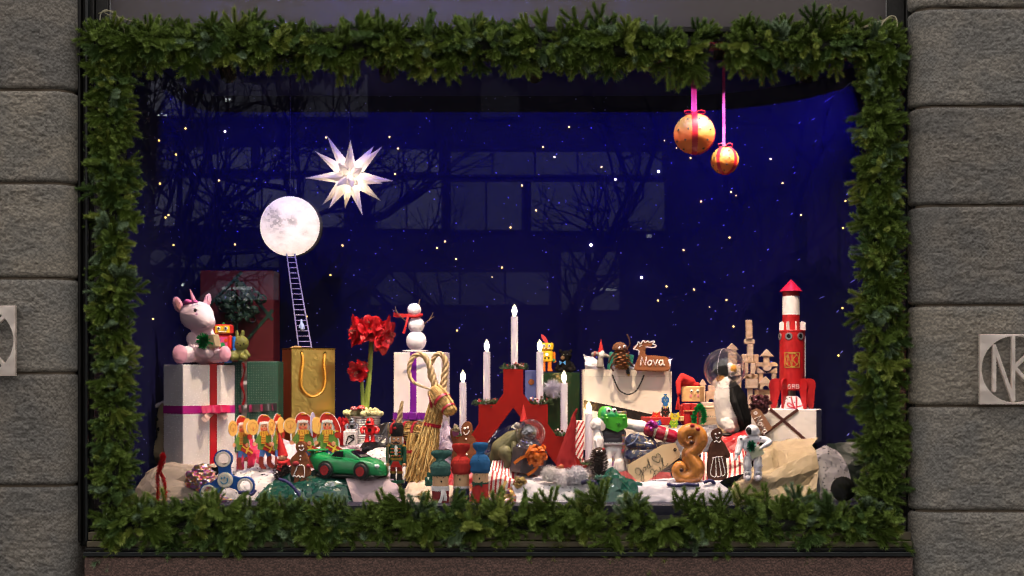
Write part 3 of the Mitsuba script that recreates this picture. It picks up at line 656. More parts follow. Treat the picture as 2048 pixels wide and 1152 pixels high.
rb.add('antenna', vcat([sph(447, 647.5, 0, 2.6, sub=2), tube([(447, 650), (447, 646)], .8, 6, 0)]), mat('#2f9a4a', .3), True)
VELV = mat('#5f6230', .45, spec=.3, sheen=1.0, bump=('fuzz', .0015))
hb = Thing('rabbit_plush', 'olive green velvet rabbit plush sitting on the green box', 'soft toy', 0.58)
hb.add('body', body([((480, 708, 8, 13), (480, 698, 8, 11)), ((480, 690, 6, 14), (482, 686, 6, 14.5)), ((470, 705, 2, 7), (464, 713, -6, 6)), ((490, 703, 4, 5), (497, 711, -3, 4.5)), ((472, 714, -2, 7.5), (468, 716, -12, 6.5)), ((487, 714, -2, 7.5), (491, 716, -12, 6.8)),
    ((473, 680, 8, 5), (472, 664, 8, 3.6)), ((482, 678, 8, 5), (484, 663, 8, 3.6))], 1.8, 6), VELV, True)
eyes(hb, [(476, 687), (489, 687.5)], r=1.5, look=BLACK, pup=0, d=-7.2)
hb.add('nose', sph(482.5, 691, -8.6, 1.3, sub=2), BLACK, True)
gb = Thing('gift_box', 'dark green gift box with white dots behind the paper elves', 'gift box', 0.62)
gb.add('box', cbox(452, 556, 723, 905, 0, 60, 1), 'look_dotted', False)
gb.add('ribbon', vcat([strip([(489, 723+i*12, -1.5-1.5*math.sin(i*1.7)) for i in range(16)], [1, 0, 0], 11, .6, 4)]), mat('#b9a9a4', .12, .9), 40, 'crinkled foil ribbon running upright')
gb.add('stripe', vcat([strip([(487+3*math.sin(i*1.4), 726+i*12, -3.4-1.5*math.sin(i*1.7)) for i in range(8)], [1, 0, 0], [5, 2, 6, 2, 5], .5, 4)]), mat('#a5222a', .2, .5), 40, 'red foil stripe')
gb.add('ribbon', vcat([strip([(478+i*7, 818-i*.4, -2-2.4*math.sin(i*1.9)) for i in range(12)], [0, 0, 1], 15, .6, 4)]), mat('#c9bfc2', .1, .95), 40, 'silver foil ribbon running across')
rbx = Thing('gift_box', 'large plain red gift box with green ribbon lattice at the back left', 'gift box', 0.98)
rbx.add('box', cbox(400, 547, 541, 930, 0, 70, 1), mat('#4c0e14', .55, spec=.3), False)
for a, b in (((401, 628), (484, 544)), ((482, 563), (546, 640)), ((401, 632), (500, 742)), ((546, 620), (440, 742))):
    rbx.add('ribbon', strip([(*a, -1), (*b, -1)], [b[1]-a[1], 0, b[0]-a[0]], 6, 1, 0), mat('#143426', .4), False)
cb_ = Thing('curled_bow', 'dark green bow of curled wood ribbon on the large red box', 'bow', 0.93)
CG = mat('#1a3226', .4)
cb_.add('loops', vcat([curls(480, 614, 0, 36, 44, 6, 8, 5, .5), curls(504, 604, 2, 24, 22, 6, 8, 6, .5), curls(460, 606, 0, 26, 22, 6, 8, 8, .5)]), CG, 50)
cb_.add('tail', vcat([tube([(470, 556), (476, 570), (488, 582), (492, 596)], [4, 6, 5], 7), tube([(472, 636), (473, 648), (475, 662)], [3.5, 2.5], 7), strip([(474, 640, -3), (470, 650, -6), (474, 658, -3)], [1, 0, 0], 5), strip([(468, 556, -4), (480, 566, -7), (490, 580, -3)], [1, 0, 1], 7)]), CG, 50)
lb = Thing('paper_heap', 'dim stacked kraft and white paper heap left of the glitter box', 'paper', 0.62)
lb.add('kraft_paper', fuzz(body([((322, 905, 0, 20), (326, 880, 0, 12)), ((326, 880, 0, 11), (322, 838, 0, 10)), ((322, 838, 0, 9), (327, 812, 0, 9))], 4, 1), 2.5, 14), 'look_kraft', False)
lb.add('white_paper', fuzz(body([((314, 812, -2, 4), (332, 804, -2, 5)), ((332, 804, -2, 5), (335, 818, -2, 3))], 3, 1), 1.5, 8), PAPERW, False)
for u, v in ((316, 838), (320, 858)): lb.add('hole', sph(u, v, -9.5, 3.6, 1, .4, 1.1, 2), DARK, True)

# ---------------------------------------------------------------- gold bag, ladder, moon, star
bag = Thing('paper_bag', 'shiny gold paper bag with gold rope handles', 'shopping bag', 0.75)
GLD = mat('#f0cc70', .22, .95, bump=('paper', .0009))
pl = rbox(bag, 583, 675, 696, 905, 62, 28, GLD, 'bag', .6)
bag.add('rim', pl(cbox(582.6, 675.4, 695.4, 698.5, -.6, 62.6, .3)), mat('#8c6c22', .3, .9), False)
bag.add('rope_handle', pl(tube([(604, 706, -1), (606, 722, -5), (602, 752, -6), (604, 778, -6), (623, 794, -7), (645, 784, -6), (652, 762, -6), (650, 728, -5), (653, 707, -1)], 2.2, 8, 8)), mat('#c08a2c', .5), True)
bag.add('rope_handle', tube([(566, 716, 48), (564, 708, 50), (570, 699, 46), (580, 693, 42), (596, 693, 40)], 2.2, 8, 6), mat('#a98a62', .6), True)
for u, v in ((604, 705), (653, 706)): bag.add('eyelet', pl(ring(u, v, 1.5, 3.2, -1.2, 1.5)), mat('#7a5c1c', .3, .9), False)
lad = Thing('toy_ladder', 'thin metal toy ladder leaning from the gold bag up to the moon', 'ladder', 0.86)
LM = mat('#9a96c8', .35, .4)
A0, A1, B0, B1 = np.array([573.5, 508]), np.array([598, 700]), np.array([589.5, 508]), np.array([624, 700])
lad.add('rail', tube([tuple(A0), tuple(A1)], 1.5, 8, 0), LM, True); lad.add('rail', tube([tuple(B0), tuple(B1)], 1.5, 8, 0), LM, True)
for i in range(18):
    t = .035+i/17*.93; a, b = A0+(A1-A0)*t, B0+(B1-B0)*t
    lad.add('rung', tube([tuple(a), tuple(b)], .95, 6, 0), LM, True)
scene['look_crystal'] = {'type': 'dielectric', 'int_ior': 1.5}
cf = Thing('crystal_figurine', 'tiny glass bird figurine climbing the ladder', 'figurine', 0.85)
cf.add('body', body([((605, 657, -4, 4.2), (604, 648, -4, 3.4)), ((604, 648, -4, 2.4), (603, 641, -4, 2.6)), ((601, 649, -5, 1.3), (599, 656, -5, 1)), ((608, 650, -5, 1.3), (610, 658, -5, 1))], 1.2, 3), mat('#9fb4e6', .08, .3, coat=1.0), True)
MARIA = [(*P(u, v, .88)[[0, 2]], r*.00235, s) for u, v, r, s in ((543, 428, 17, .8), (556, 446, 14, .6), (580, 440, 13, .45), (590, 446, 10, .35), (562, 470, 13, .4), (610, 466, 9, .35), (596, 492, 11, .2), (540, 458, 9, .4))]
def moon(p, n, uv):
    x, z = p.x*1.0, p.z*1.0
    a = fbm(x*9+2.7, 0.3, z*9+1.2, 4); b = fbm(x*26, 0.7, z*26, 3); c = fbm(x*70, 0.1, z*70, 2)
    m_ = 0.0
    for (cx, cz, r, s) in MARIA: m_ = m_+s*dr.exp(-(dr.square(x-cx)+dr.square(z-cz))/(r*r))
    m_ = dr.clip(m_*(.1+1.2*b+.9*smoothstep(.4, .6, c))+.35*smoothstep(.5, .7, b)*smoothstep(.4, .7, a), 0, 1)
    return mi.Color3f(0.92, 0.85, 0.80)*(1.0-0.62*m_)*(0.70+0.36*b+0.26*c)
mo = Thing('moon_lamp', 'round glowing full moon lamp above the ladder', 'lamp', 0.88)
scene['look_moon'] = {'type': 'principledthin', 'base_color': mikit.proc(moon), 'roughness': .6, 'diff_trans': 1.3, 'spec_trans': 0.0}
m = sph(579, 452, 4, 60, 1, .22, 1, 4); mo.add('face', m.slice_plane([579, 4, -452], [0, -1, 0]), 'look_moon', True)
mo.add('light_panel', disc(579, 452, 58, 14, 1), mat('#e8e0d0', .6), False, emitter=emitter(np.array([1.0, .90, .78])*1.9, 1.5))
mo.add('backing', disc(582, 451, 60.5, 18, 6), mat('#120f14', .6), False)
mo.add('hanging_wire', tube([(579, 392, 10), (579, 50, 10)], .35, 5, 0), mat('#33335a', .5), True)
scene['look_star'] = {'type': 'principledthin', 'base_color': {'type': 'rgb', 'value': [.80, .77, .74]}, 'roughness': .6, 'diff_trans': 1.05, 'spec_trans': 0.0}
st = Thing('star_lantern', 'white many pointed paper star lantern glowing warm inside', 'lantern', 0.72)
C0 = np.array([700, 353.0]); tips = [(653, 270), (635, 308), (619, 349), (614, 360), (640, 405), (662, 422), (684, 411), (728, 434), (757, 396), (770, 373), (785, 358), (767, 297), (745, 286), (706, 287)]
dirs = []
for i, (u, v) in enumerate(tips):
    rho = math.hypot(u-C0[0], v-C0[1]); dirs.append((u-C0[0], v-C0[1], (-1 if i % 2 else 1)*math.sqrt(max(95**2-rho**2, 9))*.6))
for a, b, c in ((-14, -14, -74), (14, 34, -72), (-18, 32, -74), (34, -6, -70), (6, -42, -70), (-38, 14, -70), (20, -30, 70), (-20, 20, 70), (0, 0, 84), (30, 20, 70), (-30, -22, 70)): dirs.append((a, b, c))
for du, dv, dd in dirs:
    o = np.array([du, dd, -dv], float); L = np.linalg.norm(o); o /= L
    a = np.cross(o, [0.1, 1, .2] if abs(o[1]) < .9 else [1, 0, 0]); a /= np.linalg.norm(a); b = np.cross(o, a); c = np.array([C0[0], 0, -C0[1]])
    w = 12; base = [c+o*25+(a*x+b*z)*w for x, z in ((-1, 0), (0, -1), (1, 0), (0, 1))]; V_ = np.array(base+[c+o*max(L, 70)])
    st.add('point', trimesh.Trimesh(V_, [[0, 1, 4], [1, 2, 4], [2, 3, 4], [3, 0, 4]], process=False), 'look_star', False)
st.add('bulb', sph(700, 353, 0, 7, sub=2), mat('#fff0c8', .5), True, emitter=emitter(np.array([1.0, .74, .46])*190, 4.0))
st.add('hanging_wire', tube([(700, 330, 0), (699, 100, 0)], .35, 5, 0), mat('#33335a', .5), True)

# ---------------------------------------------------------------- amaryllis
am = Thing('amaryllis', 'red amaryllis with two stems in a ribbed metal pot', 'potted plant', 0.72)
prof = [(.1, 834), (33, 834), (34.5, 831), (36, 831), (36, 835)]+[(34.6-.10*i+(.9 if i % 2 else -.4), 837+i*2.2) for i in range(26)]+[(30, 896), (.1, 896)]
am.add('pot', lathe(prof, 726, 0, 40), mat('#a9a6a2', .3, .75), 35)
ms = []
for i in range(54):
    a = rng.uniform(0, 6.28); q = 34*math.sqrt(rng.random()); ms.append(fuzz(sph(727+q*math.cos(a)*1.1, 828-rng.uniform(0, 1)*(9 if q < 24 else 4)+ (1.5 if math.cos(a) > .7 else 0), q*math.sin(a), rng.uniform(4.5, 7), sub=2), 1.6, 3, i))
am.add('moss', vcat(ms), mat('#b9b78c', .9, spec=.1), True)
am.add('stem', tube([(731, 832, 0), (736, 780, 0), (740, 730, 0), (743, 680, 0)], [6.4, 5.6, 5, 4.6], 12), mat('#7d9440', .4), True)
am.add('stem', tube([(727, 832, -4), (726, 795, -4), (723, 750, -4)], [4.6, 4.2, 3.4], 10), mat('#71883c', .4), True)
PETAL = mat('#b3121f', .42, spec=.4, sheen=.3)
def petal(r, o, up, L, w):
    """curved petal growing along o, bending outwards"""
    o = o/np.linalg.norm(o); s = np.cross(o, up); s /= np.linalg.norm(s)+1e-9; n = np.cross(s, o); rows = []
    for t in np.linspace(0, 1, 8):
        c = o*L*t*(1-.22*t)+n*L*(.05+.42*t**2.2); ww = w*math.sin(math.pi*min(.08+.86*t, .97))**.75
        rows.append([c+s*ww*x+n*(w*.30*(x*x)*(1-1.5*t)+w*.16*math.sin(7*t+6*x+r.random()))*1.0 for x in np.linspace(-1, 1, 7)])
    g_ = np.array(rows); return trimesh.Trimesh(g_.reshape(-1, 3), grid_faces(8, 7), process=False)
def flower(th, u, v, d, o, L, seed):
    r = np.random.default_rng(seed); o = np.array(o, float); o /= np.linalg.norm(o); a = np.cross(o, [.2, .1, 1]); a /= np.linalg.norm(a); b = np.cross(o, a); c = np.array([u, d, -v]); key = None
    for i in range(6):
        th_ = i*math.pi/3+r.uniform(-.2, .2); out = a*math.cos(th_)+b*math.sin(th_)
        m = petal(r, o+out*(.52 if i % 2 else .38), out, L*r.uniform(1.0, 1.22), L*.42); m.vertices += c
        if key is None: key = th.add('flower', m, PETAL, 60)
        else: th.add('petal', m, PETAL, 60, parent=key)
    th.add('stamens', vcat([tube(np.array([c, c+o*L*.5+r.normal(0, 2, 3), c+o*L*.8+r.normal(0, 3.4, 3)]), [.5, .4], 4, 3, raw=True) for _ in range(5)]+[sph(c[0]+o[0]*L*.8+r.normal(0, 3), -c[2]-o[2]*L*.8+r.normal(0, 3), c[1]+o[1]*L*.8, 1.2, sub=1) for _ in range(5)]), mat('#5b2418', .6), 60, parent=key)
for i, (u, v, d, o, L) in enumerate([(734, 668, -4, (-.75, -.7, .1), 38), (751, 668, -4, (.75, -.7, .1), 38), (730, 664, 0, (-1, -.3, .05), 42), (754, 666, 2, (1, -.25, -.12), 43), (741, 660, -2, (-.1, -.8, .6), 33), (744, 660, 4, (.35, .1, .9), 31), (756, 674, 0, (.8, -.55, -.5), 35), (726, 668, 6, (-.8, -.1, .55), 33), (742, 664, -8, (.15, -1, .2), 32)]): flower(am, u, v, d, o, L, 60+i)
flower(am, 722, 742, -8, (-.35, -.85, -.25), 29, 75); flower(am, 721, 740, -4, (.45, -.4, .5), 22, 76)
for u, v in ((708, 819), (722, 817)):
    mk = Thing('toy_mushroom', ('small red spotted mushroom stuck in the moss, right of two', 'small dull red mushroom stuck in the moss, left of two')[u < 715], 'mushroom', 0.66)
    cap = mat('#b4242a', .35) if u > 715 else mat('#7a2a35', .4)
    mk.add('cap', lathe([(.1, v-7), (4, v-6.2), (7, v-3.5), (8.2, v), (6, v+.6), (.1, v)], u, 0, 18), cap, 50)
    mk.add('stem', lathe([(1.6, v), (1.4, v+4), (2.4, v+11), (.1, v+11)], u, 0, 10), mat('#6e5646', .7), 50)
    mk.add('spots', vcat([sph(u+a, v-b, -c, 1.2, 1, .7, .8, 1) for a, b, c in ((-3, 4.5, 5), (2, 5.5, 4.4), (5, 2.4, 5.5), (-.5, 2, 7.4))]), WHITE, True)
def round_robot(name, label, u, v, s, look, y):
    th = Thing(name, label, 'toy robot', y)
    th.add('head', lathe([(.1, v-s), (.08*s, v-.98*s), (.15*s, v-.9*s), (.17*s, v-.76*s), (.2*s, v-.72*s), (.1*s, v-.68*s), (.1, v-.68*s)], u, 0, 20), look, 30)
    th.add('visor', sph(u-.02*s, v-.82*s, -.13*s, .09*s, 1, .5, .7, 2), BLACK, True)
    th.add('body', cbox(u-.2*s, u+.2*s, v-.68*s, v-.3*s, -.13*s, .13*s, .07*s), look, 30)
    for q in (-1, 1):
        th.add('arm', tube([(u+q*.22*s, v-.62*s, 0), (u+q*.33*s, v-.52*s, -.04*s), (u+q*.27*s, v-.38*s, -.14*s)], .075*s, 8, 3), look, True)
        th.add('leg', vcat([tube([(u+q*.11*s, v-.32*s), (u+q*.12*s, v-.06*s)], [.07*s, .1*s], 10, 2), cbox(u+q*.12*s-.1*s, u+q*.12*s+.1*s, v-.08*s, v, -.14*s, .08*s, .03*s)]), look, 40)
    th.add('chest_dial', disc(u, v-.5*s, .07*s, -.15*s, .04*s), BLACK, False)
round_robot('toy_robot', 'small chrome robot in front of the metal pot', 704, 872, 38, mat('#b9bcc8', .12, .95), .56)
round_robot('toy_robot', 'small glossy red robot in front of the metal pot', 740, 885, 50, mat('#b5141b', .15, coat=.8), .56)
wb = Thing('small_box', 'small white box with black line monogram in front of the metal pot', 'box', .52)
wb.add('box', rot(cbox(686, 711, 862, 891, 0, 18, 1), [0, 0, 1], -8, (698, 876, 0)), PAPERW, False)
wb.add('monogram', rot(vcat([plate(line_poly(q, 2.0, 0), -1, .8) for q in (((692, 887), (697, 872), (709, 878), (697, 887)), ((697, 872), (708, 870), (709, 878)))]), [0, 0, 1], -8, (698, 876, 0)), BLACK, False)
wb.add('top', rot(vcat([cbox(690+i*5, 693.5+i*5, 859, 862.4, 3, 15, .5) for i in range(4)]), [0, 0, 1], -8, (698, 876, 0)), PAPERW, False)

# ---------------------------------------------------------------- paper elves
EL = Thing('paper_elf_garland', 'folding cut paper garland of elves in red hats holding candles', 'paper garland', 0.42)
CARD, HAT, SKIN, HAIR, SCF, JKT, TRO, BOO, CAN, GIFT = (mat(c, .55) for c in ('#dcd6da', '#b52418', '#dd9a78', '#e8e2de', '#d8b03c', '#5f8436', '#3c64a8', '#8a2f24', '#e8b45c', '#a82a20'))
CHEEK = mat('#c8482e', .6)
def elf(u, v, ang, s=1.0, feet=True):
    def q(m): 
        m = m.copy(); m.vertices = m.vertices*[s, 1, s]+[u, 0, -v]; return rot(m, [0, 0, 1], ang, (u, v, 0))
    hat = smooth_poly([(-14, -4), (-13, -16), (-4, -24), (8, -21), (18, -10), (25, 6), (25, 16), (18, 14), (13, 0), (6, -9), (-4, -10)], 4)
    pieces = [(HAT, plate(hat, -1.4, 1)), (HAT, disc(21, 19, 6.5, -1.8, 1)), (SCF, plate(line_poly([(-3, -22), (8, -22)], 1.6, 0), -2.2, .6)), (SCF, plate(line_poly([(14, 12), (22, 12)], 1.8, 0), -2.4, .6)),
        (HAIR, disc(0, -1, 11.5, -.9, .9, 10)), (HAIR, vcat([disc(-8+4*i, -8+.5*abs(i-2), 3.0, -2.2, .8) for i in range(5)])), (SKIN, disc(0, 2, 9.2, -1.5, 1, 8.6)), (CHEEK, vcat([disc(-5.4, 5.5, 2.3, -2, .8), disc(5.4, 5.5, 2.3, -2, .8), disc(0, 3.4, 1.3, -2.2, .8)])),
        (BLACK, vcat([disc(-3.6, -.5, 1.3, -2.2, .8, 1.8), disc(3.6, -.5, 1.3, -2.2, .8, 1.8)])), (RED, plate(line_poly([(-2.6, 7), (0, 8), (2.6, 7)], .9, 3), -2.3, .6)),
        (JKT, plate(smooth_poly([(-10, 11), (10, 11), (17, 20), (22, 38), (17, 47), (-12, 46), (-13, 30)], 4), -1, 1)), (JKT, plate(line_poly([(-10, 18), (-16, 28), (-21, 35)], 7, 3), -1.4, 1)), (SKIN, disc(-22, 35, 4.2, -1.9, 1)),
        (SCF, plate([(-11, 10), (11, 9), (12, 18), (-10, 19)], -1.9, 1)), (SCF, plate([(-6, 18), (3, 18), (2, 36), (-8, 35)], -2.3, 1)), (HAT, vcat([plate(line_poly([(-7+i*5, 11), (-6+i*5, 18)], 1.2, 0), -2.5, .6) for i in range(4)]+[plate(line_poly([(-7, 22+i*5), (2, 22+i*5)], 1.2, 0), -2.8, .6) for i in range(3)])),
        (GIFT, rot(plate([(-1, 38), (32, 38), (32, 53), (-1, 53)], -2.2, 1), [0, 1, 0], 28, (12, 44, 0))), (SCF, rot(vcat([plate([(13, 37.6), (17, 37.6), (17, 53.4), (13, 53.4)], -2.8, .8), plate([(-1.5, 43), (32.5, 43), (32.5, 46), (-1.5, 46)], -2.8, .8)]), [0, 1, 0], 28, (12, 44, 0))), (SKIN, disc(13, 36, 4.2, -3.2, 1)),
        (CAN, disc(-25, 1, 12.5, -1.2, 1, 16)), (HAT, plate(line_poly([(-25, 0), (-24.6, 8)], 1.1, 0), -1.7, .7)), (GOLDP, plate(Point(-25, 1).buffer(8).difference(Point(-25, 1).buffer(7.2)), -1.6, .6)), (CARD, plate(line_poly([(-24.5, 15), (-22.5, 34)], 3.4, 0), -1, .9))]
    if feet: pieces += [(TRO, plate([(-9, 45), (14, 45), (17, 63), (7, 64), (3, 52), (-2, 64), (-11, 63)], -.8, 1)), (BOO, plate(smooth_poly([(-11, 62), (-2, 63), (-2, 76), (4, 84), (2, 87), (-10, 82)], 3), -1.2, 1)), (BOO, plate(smooth_poly([(7, 63), (17, 62), (16, 74), (26, 83), (24, 88), (8, 80)], 3), -1.2, 1))]
    names = ['hat', 'pompom', 'hat_trim', 'hat_trim', 'hair', 'fringe', 'face', 'cheeks', 'eyes', 'mouth', 'jacket', 'sleeve', 'hand', 'scarf', 'scarf_tail', 'scarf_stripes', 'gift', 'gift_ribbon', 'hand', 'candle_glow', 'wick', 'halo', 'candle', 'trousers', 'boot', 'boot']
    back = unary_union([as_poly(hat), Point(0, 0).buffer(13), as_poly([(-14, 10), (18, 10), (24, 40), (15, 48), (-13, 46)]), Point(-25, -1).buffer(13.5)]).buffer(1.2)
    key = EL.add('elf', q(plate(back, 0, .9)), CARD, False)
    for nm, (look, m) in zip(names, pieces): EL.add(nm, q(m), look, False, parent=key)
GOLDP = mat('#b5742a', .5)
elf(606, 850, 3, 1.0); elf(655, 850, -6, 1.02); elf(528, 853, 38, .98); elf(483, 855, 58, .98); elf(555, 852, 72, 1.0)
for u, v, a in ((495, 853, 62), (562, 850, 70), (635, 851, 20)):
    EL.add('candle_glow', rot(disc(u, v, 12.5, 0, 1, 16.5), [0, 0, 1], a, (u, v, 0)), CAN, False)
EL.add('fold', rot(disc(627, 849, 13, 1, 1, 25), [0, 0, 1], 74, (627, 849, 0)), mat('#b9b4d8', .5), False, 'pale back of a folded card')
EL.add('stick', vcat([plate(line_poly(((491, 925), (491, 960)), 6, 0), 1, 1), plate(line_poly(((556, 925), (556, 962)), 6, 0), 1, 1), plate(line_poly(((606, 930), (606, 950)), 6, 0), 1, 1), plate(line_poly(((655, 930), (655, 950)), 6, 0), 1, 1)]), CARD, False)

# ---------------------------------------------------------------- left front row
def cone_gnome(th, u, v, hh, hw, tipdx, look, d=0):
    return lathe([(hw*1.04, v+1), (hw, v), (hw*.74, v-hh*.35), (hw*.42, v-hh*.7), (hw*.12, v-hh*.97), (.05, v-hh)], u, d, 22)
gn = Thing('pinecone_gnome', 'gnome with tall red hat and red scarf on a pine cone body at left', 'gnome', .33)
m = cone_gnome(None, 566, 911, 46, 10, 0, None); z = -m.vertices[:, 2]; m.vertices[:, 0] += (911-z)/46*-8
gn.add('hat', m, mat('#b5141c', .8, sheen=.4), 40)
gn.add('head', sph(566, 914, -2, 8.6, sub=3), mat('#cfa882', .6), True)
eyes(gn, [(563, 912), (569.5, 912)], r=.8, look=BLACK, pup=0, d=-10.2)
gn.add('nose', sph(566.6, 914, -10.5, 1.4, sub=2), mat('#d99a78', .6), True)
gn.add('scarf', vcat([tube([(557, 922, 2), (562, 926, -8), (572, 925, -8), (576, 920, 2)], 4.2, 8), strip([(572, 925, -9), (582, 926, -12), (589, 930, -8)], [0, .2, 1], 8, 1.2), strip([(564, 926, -10), (561, 934, -14), (560, 941, -13)], [1, 0, .2], 9, 1.2)]), mat('#b8161d', .8), 50)
gn.add('pinecone', pinecone(568, 945, 0, 20, 36, 70, 3), mat('#2e1a12', .5), False)
def ginger(th, look, outline, t=7, d=0, icing=(), bev=2.5, part='biscuit'):
    th.add(part, plate(outline, d, t, bev), look, 50)
    for nm, pts, r in icing: th.add(nm, tube([(a, b, d-.2) for a, b in pts], r, 7, 5), ICING, True)
def dots(th, nm, pts, r, d, look=None):
    for u, v in pts: th.add(nm, sph(u, v, d, r, 1, .7, 1, 2), look or ICING, True)
GB, GB2 = mat('#7a4424', .75, bump=('paper', .0016)), mat('#4c2513', .7, bump=('paper', .0014))
g1 = Thing('gingerbread_figure', 'gingerbread woman with white apron icing left of the green car', 'gingerbread', .27)
out = unary_union([as_poly(smooth_poly([(602, 883), (611, 887), (613, 895), (609, 904), (595, 904), (591, 895), (593, 887)], 4)), as_poly(smooth_poly([(595, 903), (609, 903), (616, 915), (620, 935), (618, 953), (584, 953), (583, 935), (588, 915)], 4)), line_poly([(592, 912), (584, 922), (586, 928)], 9), line_poly([(594, 950), (592, 964)], 10, 0), line_poly([(608, 950), (603, 966), (597, 968)], 9, 0)])
ginger(g1, GB, out, 7, 0, [('smile', [(599, 898), (602, 901), (606, 899.5), (608, 896)], 1.0), ('apron', [(595, 931), (590, 945), (586, 953), (590, 951), (593, 954), (597, 951), (600, 955), (604, 952), (608, 955), (609, 945), (607, 931), (595, 931)], 1.1)])
dots(g1, 'icing_eye', [(598.5, 892), (605, 891.5)], 2.2, -.5); dots(g1, 'icing_button', [(601, 912), (600.5, 919)], 1.9, -.5)
g1.add('mitten', vcat([sph(592, 927, -3, 5.6, 1.2, .7, .9), sph(617, 932, -3, 4.5, 1, .7, 1)]), mat('#8c1f2a', .8), True)

car = Thing('toy_car', 'green plastic toy sports car with red wheels', 'toy car', .30)
GP = mat('#0c7a43', .25, spec=.6, coat=.9)
ang = -24; pvt = (702, 940, 0)
def inC(m): return rot(m, [0, 0, 1], ang, pvt)
prof_top = np.array([(0, 911), (6, 905), (20, 909), (40, 911), (60, 911), (90, 912), (118, 914), (138, 918), (152, 925), (160, 936), (161, 945)], float)
prof_bot = np.array([(0, 922), (12, 944), (30, 948), (140, 950), (161, 949)], float)
half = np.array([(0, 26), (20, 30), (40, 33), (80, 31), (120, 33), (145, 29), (158, 20), (161, 12)], float)
S_ = np.linspace(0, 161, 60); rows = []
for s in S_:
    t_, b_, w_ = np.interp(s, *prof_top.T), np.interp(s, *prof_bot.T), np.interp(s, *half.T)
    arch = 2.5*math.exp(-((s-40)/15)**2)+2.0*math.exp(-((s-126)/14)**2)
    a = np.linspace(0, 2*np.pi, 36, endpoint=False); ca, sa = np.cos(a), np.sin(a); e = .42
    rows.append(np.stack([np.full(36, 620+s), (w_+arch)*np.sign(ca)*np.abs(ca)**e*(.93-.07*sa), -((t_+b_)/2-(b_-t_)/2*np.sign(sa)*np.abs(sa)**.62)], 1))
g_ = np.array(rows); bodym = trimesh.Trimesh(np.vstack([g_.reshape(-1, 3), g_[0].mean(0)[None], g_[-1].mean(0)[None]]), np.vstack([grid_faces(60, 36, True), [[2160, (i+1) % 36, i] for i in range(36)], [[2161, 59*36+i, 59*36+(i+1) % 36] for i in range(36)]]), process=False)
bodym.fix_normals()
car.add('body', inC(bodym), GP, 60)
cab = []
for s, t_, w_ in ((36, 911, 21), (52, 903, 22), (66, 898.5, 22), (84, 898.5, 22), (96, 902, 23), (112, 911, 25), (118, 915, 25)):
    a = np.linspace(0, np.pi, 13); cab.append(np.stack([np.full(13, 620+s), w_*np.sign(np.cos(a))*np.abs(np.cos(a))**.55, -(916-(916-t_)*np.abs(np.sin(a))**.6)], 1))
car.add('roof', inC(trimesh.Trimesh(np.array(cab).reshape(-1, 3), grid_faces(7, 13), process=False)), GP, 70)
GLS = mat('#0d0b12', .08, spec=.8)
car.add('side_window', inC(vcat([plate([(672, 912.5), (682, 901.5), (699, 901), (699, 912.5)], -26.5, 2.5, .8)])), GLS, False)
ws = []
for t in np.linspace(0.06, .94, 6):
    s = 90+(117-90)*t; tt = np.interp(s, [84, 96, 112, 118], [898.5, 902, 911, 915]); w_ = np.interp(s, [84, 118], [19.5, 23]); a = np.linspace(.42, np.pi-.42, 9)
    ws.append(np.stack([np.full(9, 620+s+1.2), (w_+.8)*np.sign(np.cos(a))*np.abs(np.cos(a))**.55, -(915.4-(916.6-tt)*np.abs(np.sin(a))**.6)], 1))
car.add('windscreen', inC(trimesh.Trimesh(np.array(ws).reshape(-1, 3), grid_faces(6, 9), process=False)), GLS, 70)
car.add('spoiler', inC(vcat([cbox(614, 634, 900, 904, -26, 26, 1.5), cbox(620, 630, 903, 912, -22, -18, 1), cbox(620, 630, 903, 912, 18, 22, 1)])), GP, False)
for s in (662, 744):
    for side in (-1, 1):
        dd = side*31-5.5
        arch = car.add('wheel_arch', inC(disc(s+1, 938, 17.5, side*32.5-1.5 if side < 0 else 31, 3)), mat('#06301c', .6), False)
        ty = lathe([(8, -6), (13, -6.4), (15.4, -4), (15.8, 0), (15.4, 4), (13, 6.4), (8, 6)], 0, 0, 30)
        ty.apply_transform(trimesh.transformations.rotation_matrix(math.pi/2, [1, 0, 0])); ty.apply_translation([s+1, side*31, -939.5])
        w_ = car.add('wheel', inC(ty), mat('#111013', .55), 50)
        rm = vcat([disc(s+1, 939.5, 9.4, side*36.6-.6, 1.6)]+[disc(s+1+6.2*math.cos(q), 939.5+6.2*math.sin(q), 1.7, side*37.4-.5, 1.2) for q in np.arange(8)*.785]+[disc(s+1, 939.5, 2.2, side*38-.6, 1.4)]+[ring(s+1, 939.5, 8.2, 9.6, side*37.8-.6, 1.6)])
        car.add('rim', inC(rm), mat('#a3161c', .3, coat=.4), False, parent=w_)
for dd, v in ((-19, 929), (15, 928)):
    car.add('headlight', inC(rot(sph(773, v, dd, 7.5, .55, 1, .5, 2), [0, 1, 0], 18, (773, v, dd))), mat('#e8f2f4', .12, coat=1), True)
car.add('grille_crease', inC(tube([(779.5, 938, -22), (783.6, 941, -8), (783.8, 941, 8), (779.5, 938, 22)], .8, 6, 6)), mat('#0a5a32', .4), True)
car.add('sill', inC(cbox(638, 770, 947, 953, -29, 29, 2)), mat('#101311', .5), False)

